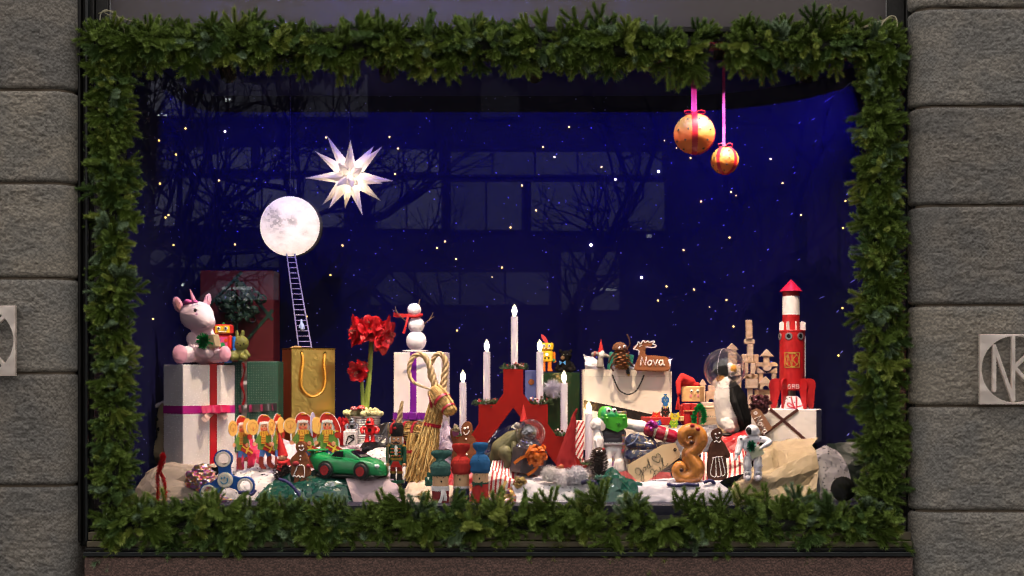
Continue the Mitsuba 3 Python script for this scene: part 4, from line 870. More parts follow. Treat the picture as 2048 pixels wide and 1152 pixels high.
fs = Thing('fidget_spinner', 'large blue fidget spinner with smiling face cap', 'fidget spinner', .19)
cs = [(446, 918.5), (417, 985), (490, 972)]; cc = (450.5, 960)
arms = unary_union([Point(cc[0], -cc[1]).buffer(17)]+[Point(a, -b).buffer(18.8, 20) for a, b in cs]+[LineString([(cc[0], -cc[1]), (a, -b)]).buffer(12.5) for a, b in cs]).buffer(7).buffer(-14).buffer(7)
arms = arms.difference(unary_union([Point(a, -b).buffer(13.5, 20) for a, b in cs]))
fs.add('arms', plate(arms, 0, 9, 2.2), mat('#0d4a96', .35, coat=.3), 40)
for a, b in cs: fs.add('ring', ring(a, b, 11.2, 15.8, -2, 11, 1.5), mat('#d9d4cc', .3), 40)
cap = fs.add('cap', disc(cc[0], cc[1], 15.6, -4.5, 6, bev=1.5), mat('#d6d2c4', .3), 40)
fs.add('cap_rim', ring(cc[0], cc[1], 11.5, 13.2, -5.4, 1.5, .5), mat('#e6e2d6', .3), 40, parent=cap)
fs.add('smile', vcat([plate(line_poly([(443, 963), (447, 967), (452, 966.5), (456, 962), (455.5, 956)], 1.7), -6, 1.4), disc(444.5, 956, 1.5, -6, 1.4, 2), disc(450, 954.5, 1.5, -6, 1.4, 2)]), mat('#2a78ae', .4), False, parent=cap)
hf = Thing('foil_ball', 'crumpled pink holographic foil ball left of the blue spinner', 'foil', .3)
hf.add(None, wad(402, 958, 0, 30, 26, 27, .24, 3, 3), 'look_holo', False)
ft = Thing('foil_scrap', 'small pink foil scrap under the blue spinner', 'foil', .17)
ft.add(None, wad(438, 1000, 4, 22, 12, 9, .3, 8, 2), 'look_holo', False)
ti = Thing('tinsel_garland', 'red tinsel bead strand hanging at the lower left', 'tinsel', .22)
def beadrope(pts, r, seed): 
    m = tube(pts, r, 8, 10); return fuzz(m, r*.55, 2.2, seed)
def tinsel_rope(pts, R, per, seed, w=1.0):
    q = spline(P3(pts), 12); return vcat([tinsel(p[0], -p[2], p[1], R, per, seed+i, w) for i, p in enumerate(q)]+[tube(q, R*.25, 5, 0, raw=True)])
ti.add('strand', vcat([tinsel_rope([(326, 908), (322, 922), (318, 938), (315, 955), (316, 975), (316, 992), (312, 1006)], 6, 16, 3), tinsel_rope([(329, 910), (326, 926), (320, 944), (326, 955), (330, 972), (330, 992), (328, 1004)], 5.5, 16, 105)]), mat('#c4161e', .2, .7), False)

riser(455, 700, 948, 990, .40, 70)
paper('kraft_paper', 'crumpled kraft paper spread at the left end of the display', 'paper', .3, [[(262, 1012, -26), (320, 1012, -30), (400, 1012, -30)], [(272, 985, -10), (320, 968, -10), (410, 975, -5)], [(290, 945, 20), (320, 938, 30), (400, 934, 50)], [(300, 932, 130), (340, 930, 150), (420, 930, 150)]], 15, 9, mat('#8f8175', .65), 5.2, 4, 1.5, 30)
paper('white_paper', 'white crumpled paper under the fidget spinner', 'paper', .3, [[(392, 1012, -30), (470, 1014, -34), (560, 1010, -30)], [(405, 992, -10), (470, 968, -4), (560, 965, 0)], [(420, 962, 40), (480, 942, 60), (560, 945, 60)], [(430, 930, 150), (500, 928, 150), (600, 930, 150)]], 17, 9, 'look_speckled', 3.0, 9, 1.6)
paper('pink_foil_paper', 'folded pink foil paper behind the paper elves', 'paper', .48, [[(470, 950, 0), (500, 945, 0), (530, 935, 0)], [(473, 905, 6), (497, 895, 14), (518, 915, 6)], [(476, 890, 40), (497, 882, 40), (520, 890, 40)]], 7, 5, mat('#b8244c', .25, spec=.8), 2, 6)
paper('white_paper', 'white and pink crumpled paper behind the feet of the paper elves', 'paper', .5, [[(505, 965, -20), (600, 955, -20), (720, 945, -20)], [(515, 925, 0), (600, 915, 10), (720, 915, 0)], [(535, 880, 40), (600, 890, 60), (720, 895, 60)]], 18, 8, mat('#b5a9b5', .55), 3.2, 12, 1.8)
paper('green_foil_paper', 'shiny dark green crumpled paper in front of the toy car', 'paper', .22, [[(505, 1015, -16), (610, 1016, -20), (725, 1012, -16)], [(518, 990, 0), (610, 985, -6), (722, 990, 0)], [(528, 968, 25), (610, 962, 20), (715, 968, 22)], [(545, 955, 60), (620, 948, 60), (700, 950, 60)]], 24, 11, GREENFOIL, 5.0, 15, 1.6, 22)
paper('pink_paper', 'pale pink sheet of paper sloping below the toy car', 'paper', .2, [[(712, 1018, -14), (760, 1016, -16), (808, 1010, -14)], [(700, 985, 0), (745, 985, -4), (800, 978, 0)], [(688, 957, 20), (735, 955, 16), (785, 960, 20)], [(690, 951, 90), (740, 950, 90), (780, 952, 90)]], 9, 8, mat('#ab979e', .6), 1.6, 21, 1.3, 34)
paper('speckled_paper', 'white speckled paper behind the nose of the toy car', 'paper', .42, [[(716, 960, -10), (760, 962, -10), (815, 960, -10)], [(720, 920, 0), (760, 912, 0), (810, 915, 0)], [(730, 905, 40), (760, 900, 40), (805, 904, 40)]], 9, 5, 'look_speckled', 2, 5)
paper('black_paper', 'black crumpled paper behind the nutcracker', 'paper', .6, [[(715, 915, -10), (770, 915, -10), (790, 915, 0)], [(725, 890, 0), (765, 885, 0), (790, 880, 0)], [(745, 860, 20), (770, 845, 30), (788, 845, 30)]], 11, 8, mat('#1f1e22', .3, spec=.6), 2.6, 8, 2)
nc = Thing('cord', 'navy blue twisted paper cord on the green crumpled paper', 'cord', .2)
nc.add(None, vcat([beadrope([(480, 985, -8), (494, 983, -10), (505, 988, -10), (512, 980, -6)], 3.2, 2), beadrope([(560, 958, -6), (575, 962, -12), (588, 972, -14), (598, 984, -16), (608, 996, -18), (614, 1004, -16)], 3.4, 6)]), mat('#201c5c', .6), 60)

rf = Thing('foil_star', 'crumpled red foil behind the small white box', 'foil', .62)
rf.add(None, wad(686, 862, 0, 17, 10, 26, .26, 11, 3), mat('#a8161e', .2, .6), False)

# ---------------------------------------------------------------- centre: snowman, purple ribbon box, straw goat
pbx = Thing('gift_box', 'tall white gift box with purple ribbon under the snowman', 'gift box', .72)
pl = rbox(pbx, 786, 884, 704, 885, 80, -9, mat('#dcd2d6', .55, bump=('paper', .001)), pivot=835)
PUR = mat('#6d1a8c', .28, spec=.7)
pbx.add('ribbon', pl(vcat([cbox(820, 833, 702.6, 885, -1, .2, .3), cbox(820, 833, 702.8, 704.2, -1, 70, .3)])), PUR, False, 'purple ribbon running upright')
pbx.add('ribbon', pl(vcat([strip([(785+i*5, 832, -2.2-2.2*math.sin(i*1.6)) for i in range(21)], [0, 0, 1], 13.5, .8, 4), cbox(818, 835, 824, 840, -8, -1, 1.5)])), PUR, 40, 'pleated purple ribbon running across')
sn = Thing('snowman', 'snowman of three white foam balls with red scarf and twig arms', 'snowman', .70)
SN = mat('#ddd9e2', .7, bump=('peel', .0012))
for v, r, u in ((681, 20.5, 831), (649, 16.6, 831), (619, 14, 827)): sn.add('ball', sph(u, v, 18, r, sub=4), SN, True)
sn.add('scarf', vcat([tube([(815, 631, 16), (822, 633, 4), (834, 632, 4), (842, 629, 16), (834, 628, 30), (820, 629, 30), (815, 631, 16)], 3.4, 8), strip([(818, 630, 8), (803, 631, 4), (786, 629, 6)], [0, 0, 1], [6, 8, 9], 1), strip([(816, 633, 6), (812, 650, 0), (807, 667, 0)], [1, 0, .2], [5, 4, 6], 1)]), mat('#a81018', .75), 50)
for p in ([(814, 644, 6), (804, 636, 2), (794, 625, 0), (784, 619, 0)], [(795, 626, 0), (792, 620, 0), (790, 613, 2)], [(847, 648, 8), (856, 641, 4), (868, 633, 2)], [(858, 640, 4), (864, 630, 4), (866, 624, 4)]): sn.add('twig_arm', tube(p, [1.5, 1.0, .6], 6), mat('#5b473a', .8), True)
sn.add('stick', tube([(836, 609, 18), (838, 598, 18)], [2, 1.2], 6, 2), mat('#5b473a', .8), True)
sn.add('base', disc(831, 701.5, 26, -8, 2, 2.0), PAPERW, False)

STRAWS = [mat(c, .48, spec=.4) for c in ('#c09a58', '#9c7840', '#d8bc80')]
def bundle(th, part, pts, r, n, seed, thick=.9, frac=(0, 1)):
    """straws laid side by side along a bent path; r gives the bundle's radius along it"""
    p = P3(pts); r_ = np.random.default_rng(seed); packs = [[], [], []]
    q = spline(p, 3); t, u, w = frames(q); rr = np.interp(np.linspace(0, 1, len(q)), np.linspace(0, 1, len(r)), r)
    key = None
    for i in range(n):
        a = r_.uniform(0, 6.283); f = math.sqrt(r_.uniform(.45, 1)); j = r_.normal(0, .05, (len(q), 2)); k0 = 0; k1 = len(q)
        pts_ = q+rr[:, None]*f*((math.cos(a)+j[:, :1])*u+(math.sin(a)+j[:, 1:])*w)
        ext = r_.uniform(-3, 4); pts_ = np.vstack([pts_, pts_[-1]+(pts_[-1]-pts_[-2])*.1*max(ext, 0)])
        packs[i % 3].append(tube(pts_, thick*r_.uniform(.7, 1.3), 4, 0, raw=True))
    core = trimesh.Trimesh; m0 = tube(q, list(rr*.72), 10, 0, raw=True)
    key = th.add(part, vcat(packs[0]+[m0]), STRAWS[0], 60)
    for i in (1, 2): th.add('straws', vcat(packs[i]), STRAWS[i], 60, parent=key)
    return key
def braid(th, pts, r, part, seed=0):
    q = spline(P3(pts), 10); t, u, w = frames(q); s = np.concatenate([[0], np.cumsum(np.linalg.norm(np.diff(q, axis=0), axis=1))]); rr = np.interp(np.linspace(0, 1, len(q)), np.linspace(0, 1, len(r)), r)
    ms = []
    for k in range(3):
        ph = s/(rr.mean()*1.5)+k*2.094
        ms.append(tube(q+rr[:, None]*(.62*np.cos(ph)[:, None]*u+.5*np.sin(ph)[:, None]*w), list(rr*.62), 6, 0, raw=True))
    th.add(part, vcat(ms), mat('#b39a76', .55), 60)
REDR = mat('#8f0f22', .3, spec=.6)
go = Thing('straw_goat', 'straw goat with braided horns and dark red ribbons', 'straw goat', .44)
bundle(go, 'neck', [(874, 800, 0), (868, 832, 0), (862, 852, 0), (856, 885, -4), (846, 925, -8), (838, 962, -10)], [13, 17, 17, 22, 29, 33], 190, 3)
bundle(go, 'head', [(868, 780, 0), (880, 794, -10), (893, 808, -20), (904, 824, -30)], [15, 19, 16, 13], 130, 5)
bundle(go, 'body', [(862, 872, 6), (840, 866, 20), (812, 866, 34), (786, 874, 46)], [20, 22, 21, 18], 110, 7)
bundle(go, 'leg', [(826, 868, 8), (822, 895, 4), (823, 930, 0), (824, 972, -2)], [10, 9, 9.5, 9], 60, 9)
bundle(go, 'leg', [(795, 880, 44), (788, 920, 44), (790, 972, 44)], [12, 9, 9], 40, 11)
bundle(go, 'leg', [(868, 900, 30), (866, 972, 32)], [9, 9], 40, 12)
braid(go, [(790, 876, 44), (793, 852, 44), (797, 826, 42), (801, 803, 40)], [7, 6, 4.5, 2.5], 'tail')
braid(go, [(873, 788, -2), (867, 760, 0), (858, 728, 2), (845, 710, 4), (828, 712, 4), (818, 735, 2), (822, 758, 0), (838, 770, -6), (860, 778, -12)], [6.5, 6.2, 5.6, 4.8, 4.6, 4.2, 3.6, 2.6, 1.6], 'horn')
braid(go, [(886, 784, 6), (888, 755, 10), (891, 728, 12), (884, 710, 12), (872, 709, 14), (861, 728, 16), (857, 750, 16), (864, 766, 14)], [6.5, 6.2, 5.6, 5, 4.4, 4, 3.2, 2.2], 'horn')
def band(cu, cv, d, r, axis, w, sx=1.0):
    m = lathe([(r, -w/2), (r+1, -w/2), (r+1, w/2), (r, w/2)], 0, 0, 28); m.apply_transform(trimesh.geometry.align_vectors([0, 0, 1], P3([axis])[0])); m.apply_translation(P3([(cu, cv, d)])[0]); return m
go.add('ribbon', band(864, 850, 0, 17.6, (-.18, 1, 0), 7), REDR, 40); go.add('ribbon', band(886, 801, -15, 18, (.6, .7, -.5), 6), REDR, 40); go.add('ribbon', band(899, 817, -26, 14.6, (.55, .75, -.5), 5), REDR, 40)
go.add('ribbon', band(822, 903, 3, 10.4, (.05, 1, 0), 6), REDR, 40); go.add('ribbon', strip([(829, 912, -6), (823, 930, -10.5), (817, 945, -9), (830, 962, -10)], [1, 0, .5], 5), REDR, 40)
go.add('ribbon', vcat([band(833, 866, 24, 22.6, (-1, 0, .5), 6), band(812, 866, 34, 22, (-1, 0, .5), 6)]), REDR, 40)
go.add('ribbon', vcat([strip([(858, 782, -6), (862, 800, -14), (864, 815, -14)], [1, 0, 0], 5), strip([(890, 780, 4), (896, 790, -18), (900, 800, -26)], [0, .3, 1], 4.5)]), REDR, 40)

nu = Thing('nutcracker', 'wooden nutcracker soldier in tall black fur hat with spear', 'nutcracker', .26)
NG, NR, NGOLD, NSK = mat('#0f4630', .3, coat=.3), mat('#a81f18', .3, coat=.3), mat('#b08a3a', .35, .6), mat('#c9926a', .45)
nu.add('boot', lathe([(.1, 946), (5.2, 946), (5.6, 958), (6.6, 961), (.1, 961)], 786, 0, 16), BLACK, 40); nu.add('boot', lathe([(.1, 946), (5.2, 946), (5.6, 958), (6.6, 961), (.1, 961)], 799.5, 0, 16), BLACK, 40)
for u in (786, 799.5): nu.add('leg', lathe([(.1, 926), (5.6, 926), (5.2, 946), (.1, 946)], u, 0, 16), NR, 40); nu.add('knee_band', lathe([(5.3, 942), (6.2, 942), (6.2, 946.5), (5.3, 946.5)], u, 0, 16), NGOLD, 40)
nu.add('base', lathe([(.1, 960), (17, 960), (17, 966), (.1, 966)], 793, 0, 24), NG, 40)
nu.add('torso', lathe([(.1, 889), (11, 889), (13, 893), (12, 910), (11, 917), (13.5, 930), (.1, 930)], 792.5, 0, 26, 1.08, .85), NG, 40)
nu.add('belt', lathe([(12.2, 915), (13, 915), (13, 920), (12.2, 920)], 792.5, 0, 26, 1.05, .85), NGOLD, 40)
nu.add('coat_panel', plate([(787, 922), (798, 922), (804, 934), (781, 934)], -14, 2.2, .6), NR, False)
for v in (896, 903, 910): nu.add('braid', vcat([cbox(782, 803, v, v+2.2, -12.6, -10, .5)]), NGOLD, False); nu.add('button', vcat([sph(786, v+1, -12.8, 1.6, sub=1), sph(800, v+1, -12.8, 1.6, sub=1)]), NR, True)
nu.add('beard', fuzz(sph(793, 901, -10.5, 5, .8, .5, 2.3, 3), .6, 2), mat('#d9d6d2', .9), True)
nu.add('head', lathe([(.1, 870), (10.5, 870), (11.3, 876), (11, 886), (9.5, 890), (.1, 890)], 793, 0, 24, 1, .92), NSK, 40)
nu.add('hair', vcat([sph(781.5, 881, 2, 4.2, .7, 1, 1.9), sph(804.5, 881, 2, 4.2, .7, 1, 1.9)]), mat('#d9d6d2', .9), True)
nu.add('moustache', vcat([tube([(793, 884, -11), (788, 885.6, -10.6), (783.6, 883, -8.6)], [1.5, 1.4, .5], 6), tube([(793, 884, -11), (798, 885.6, -10.6), (802.4, 883, -8.6)], [1.5, 1.4, .5], 6)]), BLACK, True)
nu.add('nose', sph(793, 880.5, -11.5, 1.9, .8, 1, 1.3, 2), mat('#cf8a68', .45), True)
eyes(nu, [(788.6, 877.6), (797.4, 877.6)], r=1.7, d=-9.6, pup=.55)
nu.add('fur_hat', fuzz(lathe([(.1, 845), (9, 846), (12.5, 850), (13, 864), (12, 872), (.1, 872)], 794, 0, 30), 1.4, 2.4), mat('#0d0b0d', .95, sheen=.4), 60)
nu.add('plume', vcat([tube([(783, 866, -8), (784, 852, -8), (790, 843, -4), (783, 839, -2)], [3.4, 3, 2, .5], 8), sph(791, 856, -12, 3.2, sub=2)]), mat('#a3141c', .8), True)
for s in (-1, 1):
    nu.add('arm', tube([(792.5+s*15.5, 893, 0), (792.5+s*17, 908, -1), (792.5+s*16, 925, -4)], [4.4, 4, 3.6], 10), NG, True); nu.add('epaulette', sph(792.5+s*15, 892, 0, 5, 1, 1, .6, 2), NGOLD, True); nu.add('hand', sph(792.5+s*16, 929, -5, 3.6, sub=2), NSK, True)
nu.add('spear', vcat([tube([(776.5, 962, -9), (777.5, 862, -9)], 1.0, 7, 0), lathe([(.05, 845), (2.8, 856), (1.2, 863), (.1, 863)], 777.6, -9, 10)]), mat('#8d7a5a', .4), 40)

# ---------------------------------------------------------------- gingerbread man and carolers
g2 = Thing('gingerbread_figure', 'gingerbread man with white buttons behind the red cap caroler', 'gingerbread', .40)
out = unary_union([as_poly(smooth_poly([(935, 843), (943, 848), (945, 860), (941, 872), (927, 872), (922, 860), (926, 848)], 4)), as_poly(smooth_poly([(926, 870), (942, 870), (951, 880), (957, 905), (955, 945), (905, 945), (903, 915), (910, 885)], 4)), line_poly([(912, 890), (906, 872), (905, 862)], 10)])
ginger(g2, GB, out, 9, 0, [('smile', [(927, 864), (930, 869), (935, 867.5), (939, 861)], 1.2)])
dots(g2, 'icing_eye', [(929.5, 857), (935.5, 855.5)], 2.6, -.6); dots(g2, 'icing_button', [(932, 878), (933, 893), (933.5, 909), (933, 922)], 2.1, -.6)
tb = Thing('small_gift', 'tiny pink gift with pale gold bow in the gingerbread man\'s hand', 'gift', .38)
tb.add('box', rot(cbox(905, 917, 861, 872, -4, 8, .8), [0, 1, 0], -18, (911, 867, 0)), mat('#8a4a6c', .3, .3), False); tb.add('bow', curls(912, 857, 0, 7, 22, 2.4, 2.4, 3), mat('#b3a98a', .3, .6), 40); tb.add('bead', sph(909.5, 849.5, 0, 2.2, sub=2), mat('#e0c4cc', .3), True)
riser(880, 960, 945, 992, .42, 40)
KRF = mat('#c9a078', .7)
TIE = {'#35605a': 30, '#bc2a22': 36, '#1d5c90': 38}
def caroler(label, u, r, vt, vb, vsplit, look, hatlook, y, tuft, mouth):
    th = Thing('caroler', label, 'cardboard figure', y)
    th.add('head', lathe([(r, vsplit), (r, vt-20), (r-1.4, vt-20), (r-1.4, vsplit)], u, 0, 32), KRF, 40)
    th.add('clothes', lathe([(r+.5, vsplit-1), (r+.6, vb-1), (r, vb), (r-1.8, vb), (r-1.8, vsplit)], u, 0, 32), look, 40)
    for s in (-1, 1): th.add('closed_eye', tube([(u+mouth[2]+s*5.2-2, vt+3.6, -r*.93), (u+mouth[2]+s*5.2, vt+4.8, -r*.96), (u+mouth[2]+s*5.2+2, vt+3.6, -r*.93)], .4, 5, 4), BLACK, True)
    th.add('mouth', sph(u+mouth[0], vt+mouth[1], -r*.985, 1.6, 1, .35, 1.5, 2), BLACK, True)
    th_ = TIE[hatlook]
    h = [(r+.8, vt+2), (r+3.6, vt-1), (r+4.6, vt-6), (r+3.4, vt-9), (r+4.4, vt-.48*th_), (r+2.8, vt-.68*th_), (r*.86, vt-.86*th_), (r*.5, vt-.96*th_), (r*.48, vt-th_-1.5)]+[(r*a, vt-th_-1.5-b) for a, b in tuft]+[(.2, vt-th_-1.5-tuft[-1][1]+3)]
    m = lathe(h, u, 0, 44); a = np.arctan2(m.vertices[:, 1], m.vertices[:, 0]-u); z = vt+m.vertices[:, 2]
    rad = m.vertices-[u, 0, 0]; w = 1+.055*np.sin(a*16)*(m.vertices[:, 2] > -(vt-9))+.22*np.sin(a*3+1+u)*(-m.vertices[:, 2] < vt-th_-4)
    m.vertices[:, 0] = u+rad[:, 0]*w; m.vertices[:, 1] = rad[:, 1]*w
    k = -m.vertices[:, 2] < vt-th_-2
    m.vertices[:, 1] = np.where(k, m.vertices[:, 1]*.6, m.vertices[:, 1])
    m = fuzz(fuzz(m, 1.6, 8, int(u)), .5, 2.2, 4)
    hk = th.add('knit_cap', m, mat(hatlook, .95, sheen=.4, bump=('knit', .0035)), 60)
    th.add('tie', vcat([tube([(u-r*.5, vt-th_-.5, -1), (u, vt-th_, -r*.55), (u+r*.5, vt-th_-.5, -1)], 1.2, 6), tube([(u, vt-th_, -r*.6), (u-4, vt-.85*th_, -r*1.0), (u-3, vt-.65*th_, -r*1.25)], .9, 6)]), mat(hatlook, .9), True, parent=hk)
    return th
c1 = caroler('cardboard tube caroler with dark green knit cap and white scarf', 881, 16.2, 950, 1008, 978, mat('#7c161d', .6), '#35605a', .17, [(.75, 4), (1.12, 9), (1.16, 14), (.95, 18), (.5, 17)], (2.5, 12, .5))
c1.add('scarf', vcat([lathe([(16.4, 972), (18, 971), (18.4, 976), (18, 981), (16.4, 981)], 881, 0, 32), strip([(886, 978, -18), (885, 992, -20), (879, 1006, -19)], [1, 0, 0], [6, 6, 7], 1.6), strip([(889, 978, -17), (892, 992, -18), (891, 1000, -17)], [1, 0, 0], [5, 6, 7], 1.6)]), mat('#d8d3d3', .9), 50)
c2 = caroler('cardboard tube caroler with red knit cap and blue starry clothes', 922.5, 15.6, 946, 1003, 975, mat('#141c52', .55), '#bc2a22', .19, [(.66, 4), (.92, 10), (1.04, 16), (.95, 21), (.5, 21)], (-2, 12, -.5))
c2.add('collar', lathe([(15.9, 971.5), (16.3, 971.5), (16.3, 976), (15.9, 976)], 922.5, 0, 32), PAPERW, 40)
def star_poly(u, v, r): return [(u+(r if i % 2 == 0 else r*.45)*math.sin(i*.6283+.2), v-(r if i % 2 == 0 else r*.45)*math.cos(i*.6283+.2)) for i in range(10)]
for u, v in ((926, 981), (912.5, 992), (933.5, 997.5)):
    dd = -math.sqrt(16.6**2-(u-922.5)**2); c2.add('star_sticker', rot(plate(star_poly(u, v, 3.7), dd-.6, .8), [0, 0, 1], math.degrees(math.asin((u-922.5)/17)), (u, v, dd)), mat('#c99a86', .4), False)
c3 = caroler('cardboard tube caroler with blue knit cap and green bow tie', 960.5, 15.6, 944, 1004, 966, mat('#b01e1a', .5), '#1d5c90', .17, [(.6, 4), (.8, 9), (.9, 15), (.78, 19), (.4, 20)], (-1, 12, -1))
c3.add('bow_tie', vcat([plate([(955.5, 966), (945, 961), (946, 973)], -17.8, 1.4, .3), plate([(955.5, 966), (966, 961), (965, 973)], -17.8, 1.4, .3), cbox(953.5, 957.5, 963.5, 968.5, -19, -16, .6)]), mat('#123f2c', .6), False)
c3.add('bow_band', lathe([(15.9, 964.5), (16.5, 964.5), (16.5, 967), (15.9, 967)], 960.5, 0, 32), mat('#123f2c', .6), 40)
paper('cream_paper', 'cream paper sheet lying in front of the straw goat', 'paper', .2, [[(772, 1014, -22), (830, 1014, -24), (905, 1012, -20)], [(780, 1002, 0), (820, 992, 0), (905, 1000, 0)], [(800, 990, 30), (850, 975, 30), (905, 985, 30)], [(810, 970, 80), (850, 962, 90), (905, 968, 90)]], 14, 9, PAPERC, 2.2, 33, 1.6)
fb = Thing('fir_twig', 'small cut fir twig lying on the cream paper', 'twig', .17)
r0 = np.random.default_rng(5); tv, tf = twig(r0, np.array([784, -4, -996.0]), np.array([1, -.05, .16]), 56, 7, 5); fb.add(None, trimesh.Trimesh(tv, tf, process=False), mat('#3a5a3a', .5), False)
gbw = Thing('ribbon_bow', 'crumpled gold ribbon between the cream paper and the carolers', 'ribbon', .2)
gbw.add(None, vcat([curls(850, 994, 0, 9, 14, 6, 5, 4), curls(842, 998, 0, 8, 10, 5, 4, 5)]), mat('#a8823c', .2, .85), 50)
paper('holographic_foil', 'shiny pink holographic foil under the carolers', 'foil', .19, [[(895, 1014, -20), (970, 1014, -22), (1050, 1012, -20)], [(900, 1004, 0), (970, 1000, -4), (1045, 1002, 0)], [(905, 985, 30), (970, 978, 30), (1040, 988, 30)], [(905, 962, 80), (970, 958, 80), (1030, 972, 80)]], 22, 11, 'look_holo', 2.4, 41, 1.8, 18)
paper('red_foil_paper', 'red crumpled paper between the caroler tubes', 'paper', .3, [[(895, 992, 0), (925, 994, 0), (965, 992, 0)], [(895, 960, 10), (925, 955, 10), (965, 958, 10)], [(898, 935, 30), (925, 930, 30), (962, 934, 30)]], 9, 6, mat('#a8242c', .3, spec=.7), 3, 5)
gc = Thing('ribbon_curl', 'gold curled ribbon lying on the holographic foil', 'ribbon', .17)
gc.add(None, vcat([strip([(1012, 962, 0), (1006, 975, -6), (1002, 988, -8), (1012, 994, -12), (1024, 986, -8), (1020, 980, -4)], [1, .4, .3], [5, 7, 8, 7, 6], 1)]), mat('#b58d4e', .25, .7), 50)

# ---------------------------------------------------------------- the candle arch
ar = Thing('candle_arch', 'red stepped wooden candle arch with lit electric candles', 'candle arch', .60)
half_ = [(1046.5, 738), (1046.5, 787), (1062.5, 809), (1096, 809), (1096, 848), (1113, 873), (1147, 873), (1147, 905), (1165, 930), (1196, 930), (1196, 952), (1128, 952), (1026.5, 816)]
outl = half_+[(2053-u, v) for u, v in half_[-2::-1]]
RDL = mat('#84140f', .3, spec=.5, coat=.15)
ar.add('frame', plate(outl, 0, 46, 1.2, 2), RDL, 25)
DG = mat('#3a5230', .6)
def wreath(u, v, d, seed, R=17):
    r = np.random.default_rng(seed); vs, fs, k = [], [], 0
    for i in range(44):
        a = i/44*6.283+r.uniform(-.1, .1); c = np.array([u+R*math.cos(a)*r.uniform(.8, 1.05), d+R*.95*math.sin(a), -v+r.uniform(-2, 3)])
        o = np.array([math.cos(a), math.sin(a), r.uniform(.3, 1.3)])+r.normal(0, .35, 3)
        q, f = twig(r, c-o*3, o, 17, 5.0, 6); vs.append(q); fs.append(f+k); k += len(q)
    key = ar.add('wreath', trimesh.Trimesh(np.vstack(vs), np.vstack(fs), process=False), DG, False)
    for nm, look, n, rr in (('white_berries', mat('#e2c9cf', .3), 5, 2.3), ('red_berries', mat('#a8161c', .25), 6, 1.9), ('cones', mat('#4a2218', .6), 5, 2.6)):
        ar.add(nm, vcat([sph(u+R*1.1*math.cos(a), v-r.uniform(4, 12), d+R*1.15*math.sin(a), rr, sub=2) for a in r.uniform(3.3, 6.1, n-1)]+[sph(u+R*.9*math.cos(b), v-r.uniform(5, 15), d+R*.5*math.sin(b), rr, sub=1) for b in r.uniform(3.2, 6.2, 1)]), look, True, parent=key)
CW = mat('#c6c0d2', .4, spec=.5)
scene['look_bulb'] = {'type': 'blendbsdf', 'weight': .42, 'a': {'type': 'thindielectric', 'int_ior': 1.5}, 'b': {'type': 'principledthin', 'base_color': {'type': 'rgb', 'value': [.95, .74, .42]}, 'roughness': .5, 'diff_trans': 1.3}}
for i, (u, v0, v1) in enumerate(((1029, 632, 738), (973, 703, 809), (1080, 703, 809), (925, 765, 873), (1129, 766, 873), (1179, 828, 930), (874, 828, 930))):
    d = 22; r = 7.3
    ck = ar.add('candle', lathe([(.1, v1), (r, v1), (r, v0+1), (r-.8, v0), (r*.55, v0+.6), (.1, v0+.6)], u, d, 26), CW, 40)
    ar.add('bulb', lathe([(3.2, v0), (3.6, v0-3), (5.6, v0-9), (5.6, v0-14), (4, v0-20), (1.4, v0-24.5), (.05, v0-26)], u, d, 22), 'look_bulb', True, parent=ck)
    ar.add('socket', lathe([(.1, v0-2), (3.4, v0-1.4), (4.4, v0+.7), (.1, v0+.7)], u, d, 16), mat('#c9b98a', .3, .7), 40, parent=ck)
    ar.add('filament', lathe([(.05, v0-1.8), (1.6, v0-3), (3.5, v0-8), (3.7, v0-11), (2.4, v0-15.5), (.05, v0-19)], u, d, 12), mat('#ffd9a0', .5), True, parent=ck, emitter=emitter(np.array([1.0, .60, .24])*200, 1.6))
    wreath(u, v1, d, 70+i, 17)

# ---------------------------------------------------------------- behind and right of the arch
yr = Thing('toy_robot', 'yellow tin robot with red paper feather on its head', 'toy robot', .95)
box_robot(yr, 1093, 743, 58, (YEL, YEL, YEL, ORA, ORA))
yr.add('lip', sph(1092.5, 696.5, -9, 2, 1, .4, .5, 1), RED, True); yr.add('dial', disc(1093.5, 709, 3.4, -7.8, 1.5), WHITE, False); yr.add('dial', vcat([disc(1090, 716, 1.7, -7.8, 1.5), disc(1097, 716, 1.7, -7.8, 1.5)]), BLACK, False)
yr.add('fist', sph(1107, 721, -2, 3.6, sub=2), mat('#2f7a4a', .4), True)
yr.add('feather', plate(smooth_poly([(1092, 686), (1084, 678), (1082, 669), (1087, 670), (1093, 677), (1096, 685)], 4), -4, 2), mat('#b8343c', .6), False)
be = Thing('bear_plush', 'small black plush bear with blue bow tie on the green box', 'soft toy', .95)
be.add('body', fuzz(body([((1131, 735, 4, 12), (1131, 724, 4, 10)), ((1131, 713, 2, 10.5), (1133, 711, 2, 10.5)), ((1122, 703, 6, 4), (1121, 701, 6, 3)), ((1141, 703, 6, 4), (1142, 701, 6, 3)), ((1120, 728, 2, 5), (1114, 738, -4, 5)), ((1142, 728, 2, 5), (1147, 738, -4, 5)), ((1124, 739, -2, 5), (1121, 741, -10, 5)), ((1138, 739, -2, 5), (1142, 741, -10, 5))], 2, 4), 1.2, 3), mat('#070605', .95, spec=.2), True)
be.add('muzzle', sph(1125, 716, -7, 4.2, sub=2), mat('#6e543c', .9), True)
eyes(be, [(1127, 709), (1134, 709)], r=1.2, look=mat('#7a8a6a', .1), pup=0, d=-7.8)
be.add('bow_tie', vcat([plate([(1125, 725), (1118, 721), (1119, 730)], -9, 2), plate([(1125, 725), (1131, 721), (1131, 730)], -9, 2)]), mat('#3a7ab0', .5), False)
dgb = Thing('gift_box', 'plain dark green gift box under the black bear', 'gift box', .88)
dgb.add(None, cbox(1086, 1160, 745, 900, 0, 60, 1), mat('#122c18', .3, spec=.5), False)
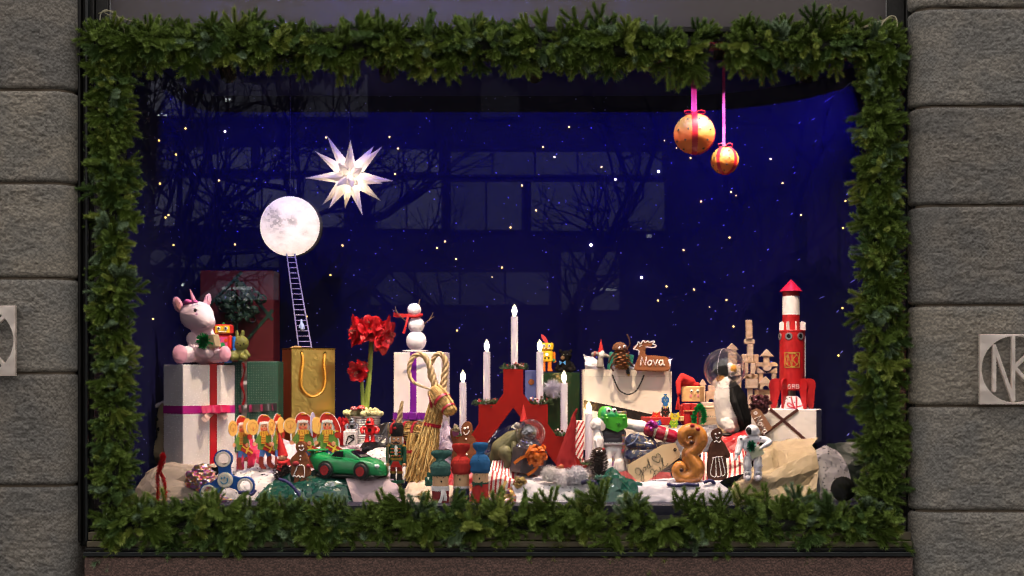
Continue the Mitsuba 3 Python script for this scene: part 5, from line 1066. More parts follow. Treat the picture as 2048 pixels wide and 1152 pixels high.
pm = Thing('tinsel_pompom', 'round silver tinsel pompom on the dark green box', 'pompom', .84)
pm.add(None, tinsel(1105, 778, 0, 22, 520, 3, 1.3), mat('#e8e6f0', .22, .75), False)
pb = Thing('small_box', 'dim pale blue box with orange sun spot behind the candle arch', 'box', 1.02)
pb.add('box', cbox(1050, 1076, 740, 900, 0, 30, 1), mat('#4a5488', .6), False); pb.add('spot', disc(1062.5, 764, 6, -1, 1), mat('#7a4420', .6), False)
wbg = Thing('paper_bag', 'large white paper bag with black cord handle and black stripe', 'shopping bag', .72)
WB = mat('#ddd2c8', .5)
wbg.add('front', plate([(1169, 738), (1339, 741), (1344, 900), (1167, 900)], 0, 1.2), WB, False)
wbg.add('side', vcat([cbox(1166, 1168.4, 739, 900, 1.3, 46, .3), cbox(1340.5, 1344, 743, 900, 1.3, 46, .3), cbox(1168, 1340, 744, 900, 44, 46, .3)]), mat('#c9bdb2', .6), False)
wbg.add('stripe', plate([(1167.5, 800), (1302, 828), (1343, 834), (1343.4, 851), (1302, 845), (1167.2, 817)], -.6, .5), mat('#1c1815', .4), False)
wbg.add('cord_handle', tube([(1225, 750, -1), (1229, 762, -5), (1238, 780, -6), (1254, 788.5, -7), (1270, 783, -6), (1281, 766, -5), (1288, 750, -1)], 1.25, 8, 8), BLACK, True)
wbg.add('tab', strip([(1255, 736, 2), (1255, 739, -2), (1256, 748, -3)], [1, 0, 0], 7, .8), BLACK, False); wbg.add('tab_end', plate([(1253, 748), (1260, 748), (1257, 753)], -3, .8), GOLD, False)
wbg.add('fold_line', vcat([cbox(1170, 1338, 753.4, 754, -.35, 0, .1)]), mat('#b9aa9c', .6), False)
for n_, ln in enumerate(([[(1170, 742, 4), (1190, 741, 4), (1212, 742, 4)], [(1170, 722, 2), (1188, 726, 6), (1208, 728, 4)], [(1166, 711, 10), (1180, 713, 14), (1200, 722, 14)]], [[(1222, 742, 3), (1285, 744, 3), (1340, 742, 3)], [(1222, 734, 0), (1285, 735, 2), (1342, 728, 0)], [(1225, 730, 20), (1285, 727, 20), (1346, 714, 16)]])):
    paper('tissue_paper', ('white tissue paper sticking out of the left of the white bag', 'white tissue paper around the gingerbread reindeer')[n_], 'tissue paper', .725, ln, 7+9*n_, 6, mat('#e4dde0', .7), 2.6, 50+n_, 1.6, 14)
mg = Thing('yarn_gnome', 'little grey yarn gnome with red pointed hat in the white bag', 'gnome', .70)
m = lathe([(6.2, 704), (5.5, 702), (3.4, 692), (1.2, 682), (.05, 678)], 1202, 0, 18); mg.add('hat', m, mat('#b01c1e', .8), 40)
mg.add('beard', sph(1203.5, 708, -3, 6.4, .9, .7, 1.2, 3), mat('#e2dede', .9), True)
YA = mat('#8b837c', .95)
def yarn(pts, r): m = tube(pts, r, 8, 6); return fuzz(m, .9, 2.5)
mg.add('body', vcat([yarn([(1202, 706), (1201, 720), (1200, 734)], [5, 6, 7.5])]), YA, True)
mg.add('arm', vcat([yarn([(1200, 710), (1191, 707), (1184, 709)], [4, 4.4, 4]), tube([(1192, 703), (1191, 711)], 1.2, 6, 0)]), YA, True); mg.add('arm', yarn([(1204, 712), (1211, 711), (1218, 713)], [4, 4, 3.4]), YA, True); mg.add('wrist_tie', band(1189.5, 707.6, 0, 4.4, (1, .1, 0), 2), RED, 40)
tg = Thing('small_gift', 'teal gift box with gold tinsel behind the pine cone creature', 'gift', .74)
tg.add('box', rot(cbox(1218, 1266, 706, 742, 0, 30, 1), [0, 1, 0], 8, (1240, 725, 0)), mat('#2a7a68', .4), False)
tg.add('tinsel', tinsel(1244, 732, -4, 17, 300, 5, 1.6, .6), mat('#c29a3c', .2, .9), False)
pc = Thing('pinecone_creature', 'brown pine cone creature with googly eyes and pipe cleaner limbs in the white bag', 'pine cone figure', .69)
pc.add('cone', pinecone(1243, 715, 0, 15, 44, 64, 9, -1, 1.15), mat('#7d4a22', .4, spec=.6), False)
pc.add('cap', fuzz(lathe([(.1, 684), (7, 685), (13, 690), (16, 697), (15, 700), (.1, 699)], 1240, 0, 28), .8, 2), mat('#5f3a20', .8), 50)
eyes(pc, [(1238, 696.5), (1247.5, 693.5)], r=3.0, d=-14.5)
PCL = mat('#3a1e12', .95, sheen=.5)
for p in ([(1230, 704, 0), (1223, 712, -6), (1218, 722, -8), (1217, 726, -8)], [(1254, 700, 0), (1259, 690, -4), (1258, 678, -4), (1254, 669, -2)], [(1236, 716, -6), (1226, 726, -12), (1221, 734, -12), (1226, 742, -12)], [(1252, 716, -4), (1260, 726, -10), (1266, 734, -8)]): pc.add('limb', fuzz(tube(p, 1.8, 7, 8), .6, 1.5), PCL, True)
rd = Thing('gingerbread_reindeer', 'gingerbread reindeer with Nova written in white icing', 'gingerbread', .68)
out = smooth_poly([(1269, 739), (1276, 716), (1277, 702), (1268, 699), (1267, 694), (1275, 688), (1281, 684), (1292, 685), (1303, 687), (1304, 692), (1293, 696), (1291, 704), (1294, 710), (1310, 711), (1334, 714), (1337, 722), (1337, 742), (1290, 742)], 3)
out = unary_union([as_poly(out), line_poly([(1283, 688), (1292, 684), (1304, 687)], 7)])
ginger(rd, mat('#8a5230', .75, bump=('paper', .0016)), out, 8, 0, [('icing_outline', [(1277, 710), (1278, 702), (1272, 699), (1267, 698), (1272, 693), (1276, 686), (1277, 683), (1281, 688), (1284, 684), (1287, 681), (1290, 685), (1296, 682), (1299, 685), (1306, 682), (1309, 684), (1305, 688), (1311, 690), (1312, 693), (1305, 695), (1291, 694)], 1.25), ('icing_eye', [(1278, 693), (1281, 692), (1284, 691)], 1.0)])
NOVA = [[(0, 10), (1.5, 0), (7, 10), (8.6, 0)], [(13, 4), (10.5, 7), (12.5, 10.3), (16, 8), (16, 4.8), (13, 4)], [(18.6, 3.4), (21.5, 10), (25, 3)], [(33, 4.2), (29, 4), (27.2, 7.6), (29.6, 10.2), (32.4, 7.4), (33, 4), (33, 8), (35.4, 10.4)]]
for l in NOVA: rd.add('icing_letter', tube([(1281+x*1.36, 714+yy*1.65, -.6) for x, yy in l], 1.35, 7, 5 if len(l) > 4 else 0), ICING, True)

# ---------------------------------------------------------------- dinosaur, box with orange bow, big gnome
di = Thing('toy_dinosaur', 'green toy dinosaur bending over a dark gift, its head in a clear globe', 'toy dinosaur', .42)
DM = mat('#5e5c3e', .55, bump=('fuzz', .003))
di.add('body', body([((1003, 898, 12, 21), (1022, 878, 8, 16)), ((1022, 878, 8, 16), (1040, 868, 4, 10.5)), ((1040, 868, 4, 10), (1052, 862, 0, 10)), ((1052, 862, 0, 10), (1064, 866, -6, 7)), ((1003, 900, 14, 20), (990, 920, 20, 13)), ((990, 920, 20, 13), (978, 950, 26, 8)), ((978, 950, 26, 8), (970, 985, 30, 4)),
    ((1010, 905, -4, 15), (1018, 922, -8, 9)), ((1018, 922, -8, 9), (1010, 942, -4, 5.5)), ((1010, 942, -4, 5.5), (1014, 957, -8, 5)), ((1014, 957, -10, 5), (1024, 960, -16, 3)), ((1012, 905, 26, 12), (1022, 925, 28, 8)), ((1022, 925, 28, 8), (1016, 946, 28, 5)), ((1016, 946, 28, 5), (1022, 960, 24, 4)),
    ((1028, 888, -6, 6), (1026, 902, -12, 4)), ((1026, 902, -12, 4), (1036, 907, -18, 2.6)), ((1036, 907, -18, 2.4), (1043, 909, -20, 1.1)), ((1036, 907, -18, 2.2), (1041, 904, -20, 1))], 2.0, 5), DM, True)
gl = Thing('clear_globe', 'clear plastic globe over the head of the dinosaur', 'globe', .41)
gl.add(None, sph(1061, 868, 0, 30, sub=4), 'look_clear_plastic', True)
gh = Thing('mirror_ball', 'small mirrored ball inside the globe over the dinosaur', 'ball', .41)
gh.add(None, fuzz(sph(1056, 866, 4, 17, 1, .8, 1.05, 4), 2.2, 9, 4), mat('#8c8a92', .06, .98), True)
hc = Thing('elf_hat', 'small red felt cone hat on top of the dinosaur\'s globe', 'hat', .44)
hc.add(None, lathe([(7.5, 843), (6.8, 840), (3.4, 822), (.05, 808)], 1047, 8, 20), mat('#b5201f', .7), 40)
bb = Thing('bead', 'grey knobbly pompom at the left of the dinosaur\'s globe', 'pompom', .40)
bb.add(None, fuzz(sph(1034, 851, 0, 6.5, sub=3), 1.6, 3), mat('#8a8684', .7), True)
ob_ = Thing('gift_box', 'dark grey gift box with orange ribbon held by the dinosaur', 'gift box', .35)
def tilt(m): return rot(rot(m, [0, 1, 0], 9, (1060, 924, 0)), [0, 0, 1], 26, (1060, 924, 0))
ob_.add('box', tilt(cbox(1032, 1086, 898, 948, -18, 30, 1)), mat('#37323a', .4), False)
ob_.add('ribbon', vcat([strip([(1028, 925, -26), (1042, 914, -31), (1058, 909, -32)], [.3, 0, 1], 6, .8), strip([(1072, 918, -30), (1074, 930, -29), (1066, 940, -29), (1054, 948, -29)], [.9, 0, .3], 6, .8)]), mat('#c2641c', .4), 40)
ob_.add('bow', curls(1072, 908, -30, 19, 46, 6, 6, 21, .7), mat('#cf6a1c', .45), 50)
gm = Thing('felt_gnome', 'gnome with tall pointed red felt hat and bushy grey beard', 'gnome', .26)
hat = [(1133, 936, 0, 21), (1133, 918, 0, 19), (1137, 895, 0, 14.5), (1141, 868, 0, 10), (1146, 845, 0, 6.2), (1148, 832, 0, 4), (1152, 822, -2, 2.6), (1155, 817, -3, 1.4)]
gm.add('hat', fuzz(tube([h[:3] for h in hat], [h[3] for h in hat], 26, 6), 1.2, 9, 3), mat('#8c1419', .95, sheen=.6, bump=('fuzz', .003)), 60)
gm.add('nose', sph(1121, 932, -19, 5.4, 1.1, 1, .9, 3), mat('#a8542c', .5), True)
def beard(th, part, u, v, d, rx, rz, look, n, seed, L=9):
    r = np.random.default_rng(seed); o = r.normal(0, 1, (n, 3)); o /= np.linalg.norm(o, axis=1, keepdims=True); o[:, 1] = -np.abs(o[:, 1]); ms = [fuzz(sph(u, v, d, 1, rx*.85, rx*.5, rz*.85, 3), 2.2, 5, seed)]
    p = np.array([u, d, -v])+o*[rx*.82, rx*.5, rz*.82]; t = o+r.normal(0, .7, (n, 3))+[0, 0, -.5]
    for i in range(n):
        q = np.array([p[i], p[i]+t[i]*L*.25+r.normal(0, .8, 3), p[i]+t[i]*L*.45+r.normal(0, 1.6, 3)]); ms.append(tube(q, [.8, .35], 3, 2, raw=True))
    th.add(part, vcat(ms), look, 60)
beard(gm, 'beard', 1150, 948, -12, 25, 19, mat('#d2cfd4', .9), 520, 5); beard(gm, 'beard', 1100, 946, -12, 18, 15, mat('#d6d2d0', .9), 380, 6); beard(gm, 'beard', 1123, 950, -20, 12, 17, mat('#f0eaea', .9), 300, 7)
paper('striped_paper', 'red and white striped paper heap under the dinosaur', 'paper', .36, [[(968, 985, -16), (1020, 985, -18), (1090, 970, -16)], [(975, 955, 0), (1020, 958, -4), (1085, 962, 0)], [(985, 925, 30), (1020, 920, 34), (1085, 940, 30)]], 14, 9, 'look_striped', 2.4, 60, 1.6, 22, uv=True)
paper('striped_paper', 'rolled red and white striped paper beside the blue cap caroler', 'paper', .25, [[(975, 985, -10), (1000, 985, -14), (1028, 970, -6)], [(978, 955, -14), (1002, 958, -16), (1030, 964, -8)], [(980, 938, 0), (1005, 948, 0), (1030, 960, 0)]], 8, 6, 'look_striped', 1.2, 61, 1.0, 22, uv=True)
gbw = Thing('ribbon_bow', 'small gold ribbon bow at the tip of the striped paper', 'bow', .24)
gbw.add(None, curls(1039, 962, 0, 12, 22, 5, 5, 31), mat('#b59a5c', .25, .8), 50)
paper('speckled_paper', 'large white speckled crumpled paper in front of the felt gnome', 'paper', .2, [[(1030, 1016, -20), (1110, 1016, -24), (1195, 1014, -20)], [(1032, 990, -6), (1110, 992, -10), (1192, 990, -6)], [(1022, 972, 20), (1110, 966, 16), (1185, 970, 20)], [(1040, 958, 70), (1110, 962, 80), (1180, 966, 80)]], 20, 12, 'look_speckled', 3.2, 70, 1.9, 22)
riser(905, 1190, 965, 992, .42, 60)

paper('navy_foil_paper', 'shiny dark navy foil heap seen through the opening of the candle arch', 'foil', .86, [[(950, 965, -10), (1025, 965, -10), (1110, 965, -10)], [(965, 905, 0), (1025, 895, 0), (1095, 905, 0)], [(980, 866, 30), (1025, 850, 34), (1075, 860, 30)]], 14, 9, mat('#0a0c26', .2, spec=.8, coat=.5), 4.5, 111, 1.5, 22)
paper('lilac_paper', 'crumpled lilac paper right of the straw goat', 'paper', .5, [[(868, 975, -8), (895, 975, -8), (925, 972, -8)], [(876, 915, 0), (896, 905, 0), (920, 912, 0)], [(880, 860, 20), (892, 838, 24), (908, 870, 20)]], 8, 9, mat('#a89ab4', .55), 3.4, 112, 1.5, 20)
paper('green_foil_paper', 'small dark green paper wad left of the first caroler', 'foil', .27, [[(838, 1004, -6), (852, 1004, -8), (872, 1002, -6)], [(842, 975, 0), (855, 965, 0), (870, 972, 0)], [(848, 955, 14), (858, 946, 16), (868, 954, 14)]], 7, 7, GREENFOIL, 3.6, 113, 1.4, 16)

# ---------------------------------------------------------------- right: white space toy, small figures, tag, bun
stb = Thing('gift_box', 'gift in red and white striped paper behind the white space robot', 'gift box', .715)
m = cbox(1146, 1167, 842, 960, 0, 40, 1)
stb.add(None, rot(m, [0, 1, 0], 3, (1165, 900, 0)), pmat('look_striped_box', lambda p, n, uv: striped(p, n, mi.Point2f(p.x*480-p.z*260+p.y*300, 0)), .5), False)
ro = Thing('space_robot', 'white toy space robot with green collar and green googly eyed dome head', 'toy robot', .45)
RW, RGN, RDK = mat('#d6d0d2', .3, coat=.3), mat('#3f9a2c', .3, coat=.4), mat('#4a4650', .45)
ro.add('torso', body([((1213, 868, 8, 13), (1240, 868, 8, 13)), ((1214, 880, 8, 11), (1238, 880, 8, 11))], 3, 3), RDK, True)
ro.add('chest', vcat([hullpts([(1206, 833, -16), (1253, 834, -16), (1254, 853, -14), (1234, 864, -16), (1213, 856, -14), (1207, 845, -14), (1208, 833, 22), (1252, 834, 22), (1250, 858, 16), (1212, 856, 16)])]), RGN, 25)
ro.add('collar', vcat([cbox(1208, 1222, 828, 834, -14, 20, 2), cbox(1236, 1252, 828, 834, -14, 20, 2), cbox(1244, 1250, 834, 838, -19, -14, 1), cbox(1210, 1216, 834, 838, -19, -14, 1)]), RGN, 25)
hd = ro.add('dome_head', body([((1214, 829, 4, 15), (1222, 830, -2, 14))], 2, 3), mat('#1f8a4a', .08, spec=.8, coat=1), True)
ro.add('hood', lathe([(16.5, 836), (17.5, 828), (14, 818), (8, 812.5), (7, 814), (12.5, 820), (15.5, 829), (15, 836)], 1213, 9, 28), RGN, 40)
eyes(ro, [(1216, 820), (1227, 820.5)], hd, r=5, d=-12)
ro.add('dial', disc(1236, 847, 3, -19.5, 4), mat('#2a7a20', .4), False)
ro.add('grip_mark', vcat([tube([(1232+i*3, 846, -20.2), (1233+i*3, 849, -20.4)], .7, 5, 0) for i in range(3)]), mat('#1c5a18', .5), True)
sh = ro.add('shoulder', sph(1195, 850, 2, 14.5, sub=3), RW, True); ro.add('shoulder_cap', ring(1186, 850, 3, 5.5, -12, 2), RW, False, parent=sh)
ro.add('shoulder_joint', rot(disc(1202, 852, 8.5, -11, 3, 9.5, bev=1), [0, 0, 1], -35, (1202, 852, -11)), mat('#c8bcb8', .4), 40, parent=sh)
ro.add('arm', body([((1195, 860, 0, 8.5), (1196, 880, -2, 12)), ((1196, 880, -4, 12), (1194, 897, -8, 9)), ((1190, 880, -14, 3), (1194, 893, -16, 2.4))], 2, 3), RW, True)
ro.add('arm', body([((1254, 848, 8, 10), (1276, 852, 2, 10)), ((1274, 852, 2, 12), (1284, 853, -2, 12)), ((1286, 854, -4, 9), (1298, 858, -8, 8))], 2, 3), RW, True)
ro.add('pelvis', body([((1214, 893, 6, 7), (1241, 893, 6, 7)), ((1224, 902, 4, 9), (1232, 902, 4, 9))], 2, 3), RW, True)
for u, q in ((1219, 0), (1238, 4)):
    ro.add('leg', body([((u, 903, 4, 10), (u, 918, 2, 10)), ((u-1+q*.6, 926, -1, 11.5), (u-1+q, 938, -2, 12)), ((u+q, 940, -2, 12), (u+q, 952, 0, 10.5))], 2.2, 3), RW, True)
    ro.add('foot', vcat([cbox(u-10+q*1.5, u+12+q*2, 948, 962, -22, 14, 4)]+[cbox(u-10.5+q*1.5, u+12.5+q*2, 951+i*3.6, 952.2+i*3.6, -22.6, 14, .5) for i in range(3)]), mat('#7a7672', .5), False)
ro.add('belt', vcat([cbox(1206, 1248, 885, 890, -8, 22, 2)]), RW, False)
ro.add('foil_strip', vcat([strip([(1224, 911, -9), (1225, 925, -11), (1222, 932, -12)], [1, 0, 0], 3.6), strip([(1245, 868, -12), (1247, 885, -13), (1244, 905, -10)], [1, 0, .2], 6)]), 'look_holo', 40)
pg = Thing('foil_gift', 'magenta foil gift held on the robot\'s right by its raised arm', 'gift', .44)
pg.add('roll', tube([(1293, 858, -8), (1320, 866, -6), (1348, 874, -2)], [13, 14, 13], 20), mat('#8c1230', .22, spec=.8), 60)
pg.add('ribbon', vcat([band(1308, 862.5, -7, 14.2, (1, .27, 0), 5), band(1330, 869, -5, 14.2, (1, .27, 0), 5)]), mat('#a8a090', .3, .4), 40); pg.add('bow', curls(1302, 852, -12, 11, 26, 4, 4, 9), mat('#9a2a8c', .3, .3), 40)
hb_ = Thing('small_box', 'small box in silver holographic paper behind the green dome head', 'box', .55)
hb_.add(None, rot(cbox(1226, 1254, 823, 850, 0, 18, .8), [0, 1, 0], -4, (1240, 836, 0)), 'look_holo', False)
ngf = Thing('gift_bag', 'navy blue paper parcel with small gold line pattern behind the tag', 'gift', .42)
def navyfn(p, n, uv):
    c = voronoi(p.x*60+p.y*30, p.z*60)
    return mix((0.012, 0.016, 0.05), (0.42, 0.30, 0.10), smoothstep(.06, .03, dr.abs(c[0]-.24))*smoothstep(.3, .5, c[2]))
pmat('look_navy', navyfn, .25, spec=.7)
ngf.add('parcel', fuzz(body([((1268, 885, 0, 18), (1296, 892, 0, 18)), ((1270, 915, 0, 22), (1298, 912, 0, 22))], 5, 2), 3, 14), 'look_navy', False)
ngf.add('ribbon', tube([(1252, 890, -20), (1264, 884, -24), (1272, 874, -22), (1276, 864, -16)], 1.2, 7, 6), mat('#8c9cc0', .2, .7), True)
pc2 = Thing('pinecone_creature', 'dark pine cone creature with red nose in front of the white robot', 'pine cone figure', .24)
pc2.add('cone', pinecone(1197, 926, 0, 17, 50, 90, 15, 1, 1.1), mat('#2a1b14', .6), False)
pc2.add('head', fuzz(sph(1199, 903, -3, 12, 1.1, .9, .7, 3), 1.6, 2.5), mat('#33241c', .9), True)
eyes(pc2, [(1194, 902), (1202, 902)], r=2.6, d=-12.5); pc2.add('nose', sph(1206, 897.5, -11, 2.3, sub=2), mat('#b3181c', .4), True)
pc2.add('stick_arm', tube([(1184, 917, -4), (1172, 921, -6), (1160, 926, -8)], .9, 6), mat('#6a5648', .8), True)
pc2.add('stick_leg', tube([(1190, 948, 0), (1178, 955, -2), (1174, 966, -4)], 1.1, 6), mat('#6a5648', .8), True)
tag = Thing('paper_tag', 'kraft paper gift tag with God Jul and a heart in handwriting', 'gift tag', .30)
to = [(1255, 930), (1325, 889.5), (1351, 886), (1361, 908), (1358, 916), (1289, 966.5), (1279, 966), (1256, 944)]
tag.add('card', plate(to, 0, 1.4), mat('#d3b892', .7), False)
tag.add('hole_ring', ring(1350, 899.5, 1.2, 3.4, -.5, .8), BLACK, False)
PEN = mat('#2a211c', .6); cx_, cy_, th_ = 1305, 931, math.radians(-32)
def onT(p): return [(cx_+x*math.cos(th_)-y*math.sin(th_), cy_+x*math.sin(th_)+y*math.cos(th_), -.5) for x, y in p]
for nm, l in (('letter', [(-25, -9), (-31, -13), (-36, -7), (-34, 1), (-28, 0), (-25, -7), (-26, 6), (-31, 17), (-35, 13), (-29, 6), (-22, 1)]), ('letter', [(-17, -6), (-21, -3), (-20, 1), (-15, 0), (-14, -4), (-17, -6), (-13, -5)]), ('letter', [(-4, -5), (-9, -6), (-11, -1), (-7, 1), (-4, -4), (-1, -16), (-4, -10), (-4, 0), (0, 0)]),
    ('heart', [(14, 2), (7, -8), (8, -15), (13, -14), (15, -9), (20, -15), (24, -10), (20, -3), (14, 2)]),
    ('letter', [(-12, 12), (-8, 6), (-3, 7), (-5, 18), (-10, 28), (-15, 25), (-8, 17), (2, 11)]), ('letter', [(2, 11), (3, 17), (8, 17), (10, 10), (11, 17), (15, 15)]), ('letter', [(15, 15), (22, 4), (25, -3), (21, 0), (19, 12), (22, 16), (29, 12)])):
    tag.add(nm, tube(onT(l), .55, 5, 6), PEN, True)
bun = Thing('saffron_bun', 'giant orange brown saffron bun curled like an S with raisins', 'bun', .27)
BN = mat('#b0611c', .3, spec=.5, coat=.5)
path_ = [(1381, 883, -6, 6), (1374, 888, -4, 8), (1366, 880, -2, 10), (1367, 866, 0, 12), (1381, 859, 0, 13), (1396, 865, 0, 14), (1400, 880, 0, 15.5), (1391, 897, 0, 15), (1378, 908, 0, 15), (1384, 922, 0, 17), (1392, 936, 0, 18), (1386, 952, 0, 17), (1370, 955, 0, 14), (1358, 950, -2, 12), (1353, 939, -4, 10.5), (1359, 930, -4, 9), (1366, 936, -5, 7), (1362, 943, -6, 5)]
bones = []
pp = spline(np.array([p[:3] for p in path_], float), 3); rr_ = np.interp(np.linspace(0, 1, len(pp)), np.linspace(0, 1, len(path_)), [p[3] for p in path_])
for i in range(len(pp)-1): bones.append(((*pp[i], rr_[i]), (*pp[i+1], rr_[i+1])))
def bun_col(p, n, uv): return mix((0.50, 0.19, 0.035), (0.26, 0.075, 0.015), smoothstep(.35, .75, fbm(p.x*22, p.y*22, p.z*22)))
pmat('look_bun', bun_col, .28, coat=.6)
bones.append(((1382, 884, 5, 8), (1384, 882, 5, 8))); bm = body(bones, 2.4, 4); bun.add('dough', bm, 'look_bun', True)
bun.add('base', lathe([(.1, 962), (26, 962), (24, 972), (.1, 972)], 1376, 2, 24, 1, .5), 'look_bun', 40)
for u, v, c, d in ((1381, 884, '#3a1810', -11.5), (1361, 939, '#3a1810', -11), (1383, 851, '#8c1418', -11), (1394, 858, '#8c1418', -12)): bun.add('raisin', sph(u, v, fd(bm, u, v)+.5, 4.4, 1, .6, .9, 3), mat(c, .25, coat=.5), True)
g3 = Thing('gingerbread_figure', 'dark brown gingerbread woman with white striped skirt icing', 'gingerbread', .25)
out = unary_union([as_poly(smooth_poly([(1437, 856), (1444, 861), (1445, 869), (1441, 878), (1428, 880), (1423, 872), (1425, 862)], 4)), as_poly(smooth_poly([(1428, 879), (1442, 878), (1454, 895), (1461, 912), (1454, 917), (1452, 914), (1455, 950), (1448, 960), (1424, 962), (1416, 955), (1415, 930), (1418, 898)], 3)), line_poly([(1424, 955), (1426, 966)], 9, 0)])
sk_ = [[(1427, 915), (1421, 945), (1426, 953), (1432, 950), (1431, 916)], [(1431, 916), (1433, 950), (1438, 953), (1442, 948), (1437, 915)], [(1437, 915), (1443, 948), (1447, 951), (1450, 944), (1443, 914)]]
ginger(g3, GB2, out, 7, 0, [('skirt_line', s, .9) for s in sk_]+[('waist_line', [(1424, 916), (1434, 914), (1445, 913)], .9), ('smile', [(1431, 874), (1434, 876.5), (1438, 874)], .8), ('collar', [(1428, 884), (1433, 882), (1438, 885), (1442, 882)], 1.0)])
dots(g3, 'icing_eye', [(1431, 868), (1439, 866)], 2.0, -.5)
rbx2 = Thing('small_box', 'flat red cardboard box under the little cut out figures', 'box', .56)
rbx2.add(None, rot(cbox(1294, 1346, 834, 850, -10, 36, .8), [0, 0, 1], 18, (1320, 840, 0)), mat('#a81c1c', .5), False)
def peg(label, u, v0, v1, w, body_c, dot_c, y, pts):
    t = Thing('cutout_figure', label, 'toy figure', y, None); h = v1-v0
    t.add('figure', plate(unary_union([as_poly([(u+a*w, v0+b*h) for a, b in p]) for p in pts]), 0, 5, .8, 2), mat(body_c, .45), 30)
    r = np.random.default_rng(int(u)); t.add('dots', vcat([disc(u+a*w, v0+b*h, .9, -.5, .8) for a, b in ((-.15, .12), (.15, .12), (0, .22), (-.2, .42), (.2, .42), (0, .52), (-.25, .8), (.25, .8))]), mat(dot_c, .5), False)
    t.add('feet', vcat([cbox(u-.35*w, u-.1*w, v1-.12*h, v1, -1, 5.5, .5), cbox(u+.1*w, u+.35*w, v1-.12*h, v1, -1, 5.5, .5)]), mat(dot_c, .5), False)
RBT = [[(-.2, 0), (.2, 0), (.25, .2), (.5, .28), (.55, .62), (.4, .62), (.35, .45), (.35, .75), (.42, 1), (.08, 1), (0, .75), (-.08, 1), (-.42, 1), (-.35, .75), (-.35, .45), (-.4, .62), (-.55, .62), (-.5, .28), (-.25, .2)]]
MON = [[(-.5, 0), (-.25, .14), (.25, .14), (.5, 0), (.55, .35), (.7, .5), (.5, .62), (.4, 1), (.1, 1), (0, .8), (-.1, 1), (-.4, 1), (-.5, .62), (-.7, .5), (-.55, .35)]]
peg('small blue cut out robot figure standing on top of the black one', 1331, 788, 816, 14, '#1c5a9c', '#c9b53a', .57, RBT)
peg('small black cut out cat figure under the blue one', 1331, 814, 836, 14, '#17140f', '#a82a22', .57, MON)
peg('small red cut out monster figure left of the black one', 1313, 823, 842, 14, '#b3241c', '#d8b03c', .55, MON)
peg('small yellow cut out figure right of the black one', 1350, 824, 843, 16, '#c9b22a', '#2a5a9c', .55, MON)
peg('small blue cut out figure below the red one', 1314, 839, 855, 14, '#2c5aa8', '#d8c23a', .53, MON)
peg('small lime green cut out figure below the yellow one', 1348, 840, 856, 14, '#7aa82a', '#d8c23a', .53, MON)

# ---------------------------------------------------------------- wooden elf, penguin, block castle
we = Thing('wooden_elf', 'wooden block elf with square face and hanging red felt hat', 'elf figure', .62)
EW = mat('#c8a070', .45)
hd = we.add('head', rot(cbox(1362, 1400, 772, 804, 0, 34, 1.5), [0, 0, 1], -24, (1388, 790, 0)), EW, False)
def onh(m): return rot(m, [0, 0, 1], -24, (1388, 790, 0))
for u in (1383, 1396): e = we.add('eye', onh(sph(u, 782, -.6, 2.6, 1, .4, 1, 2)), EYEW, True, parent=hd); we.add('pupil', onh(sph(u+.4, 782.5, -1.6, 1.6, 1, .4, 1, 2)), BLACK, True, parent=hd)
we.add('nose', onh(cbox(1388, 1391, 783, 789, -4, 0, .6)), mat('#d8b088', .5), False, parent=hd)
we.add('cheek', onh(cbox(1379, 1383.5, 789, 794, -.9, 0, .2)), mat('#cc7480', .6), False, parent=hd); we.add('cheek', onh(cbox(1394.5, 1399, 789, 794, -.9, 0, .2)), mat('#cc7480', .6), False, parent=hd)
FELT = mat('#a81a1c', .95, sheen=.5, bump=('fuzz', .002))
we.add('hat', body([((1366, 768, 16, 7), (1396, 769, 8, 5)), ((1366, 763, 14, 8), (1384, 763, 10, 8)), ((1383, 762, 10, 8), (1372, 757, 12, 8)), ((1366, 752, 10, 6), (1374, 758, 10, 8)), ((1366, 752, 10, 6), (1357, 765, 4, 5.5)), ((1357, 765, 4, 5.5), (1357, 785, -2, 4.5))], 2.4, 5), FELT, True)
we.add('tassel', vcat([sph(1357, 786, -2, 4.4, sub=2)]+[tube([(1357, 787, -2), (1356+2*math.sin(i), 802, -2+2*math.cos(i)), (1355+4*math.sin(i), 819, -2+3*math.cos(i))], 1.1, 5, 3) for i in range(8)]), FELT, 60)
we.add('body', vcat([cbox(1366, 1398, 807, 850, 2, 30, 2), cbox(1366, 1381, 806, 850, -4, 4, 2), cbox(1382, 1397, 806, 850, -4, 4, 2)]), mat('#a0161a', .5), False)
we.add('arm', cbox(1361, 1367, 810, 845, 2, 20, 1.5), mat('#a0161a', .5), False); we.add('hand', cbox(1359, 1367, 832, 842, -8, 4, 1), EW, False); we.add('strap', cbox(1367, 1393, 820, 823, -6, -3, .4), mat('#b06a4a', .5), False)
gt = Thing('tinsel_scrap', 'bunch of shiny green tinsel leaning on the wooden elf', 'tinsel', .56)
gt.add(None, tinsel_rope([(1388, 846), (1389, 830), (1396, 815), (1404, 816), (1408, 830), (1407, 844)], 7.5, 18, 40, 1.6), mat('#12a055', .2, .7), False)
pe = Thing('penguin_plush', 'tall penguin plush in black and white wearing a clear globe helmet', 'soft toy', .52)
WF, BF = mat('#d2ccc8', .95, sheen=.3, bump=('fuzz', .006)), mat('#040405', .9, spec=.15, bump=('fuzz', .003))
pe.add('belly', fuzz(body([((1450, 768, 6, 17), (1447, 800, -2, 20)), ((1447, 800, -2, 20), (1454, 838, -6, 22)), ((1450, 845, -20, 13), (1454, 854, -24, 12)), ((1456, 838, -6, 22), (1464, 852, 0, 17))], 2.6, 6), 1.4, 5), WF, True)
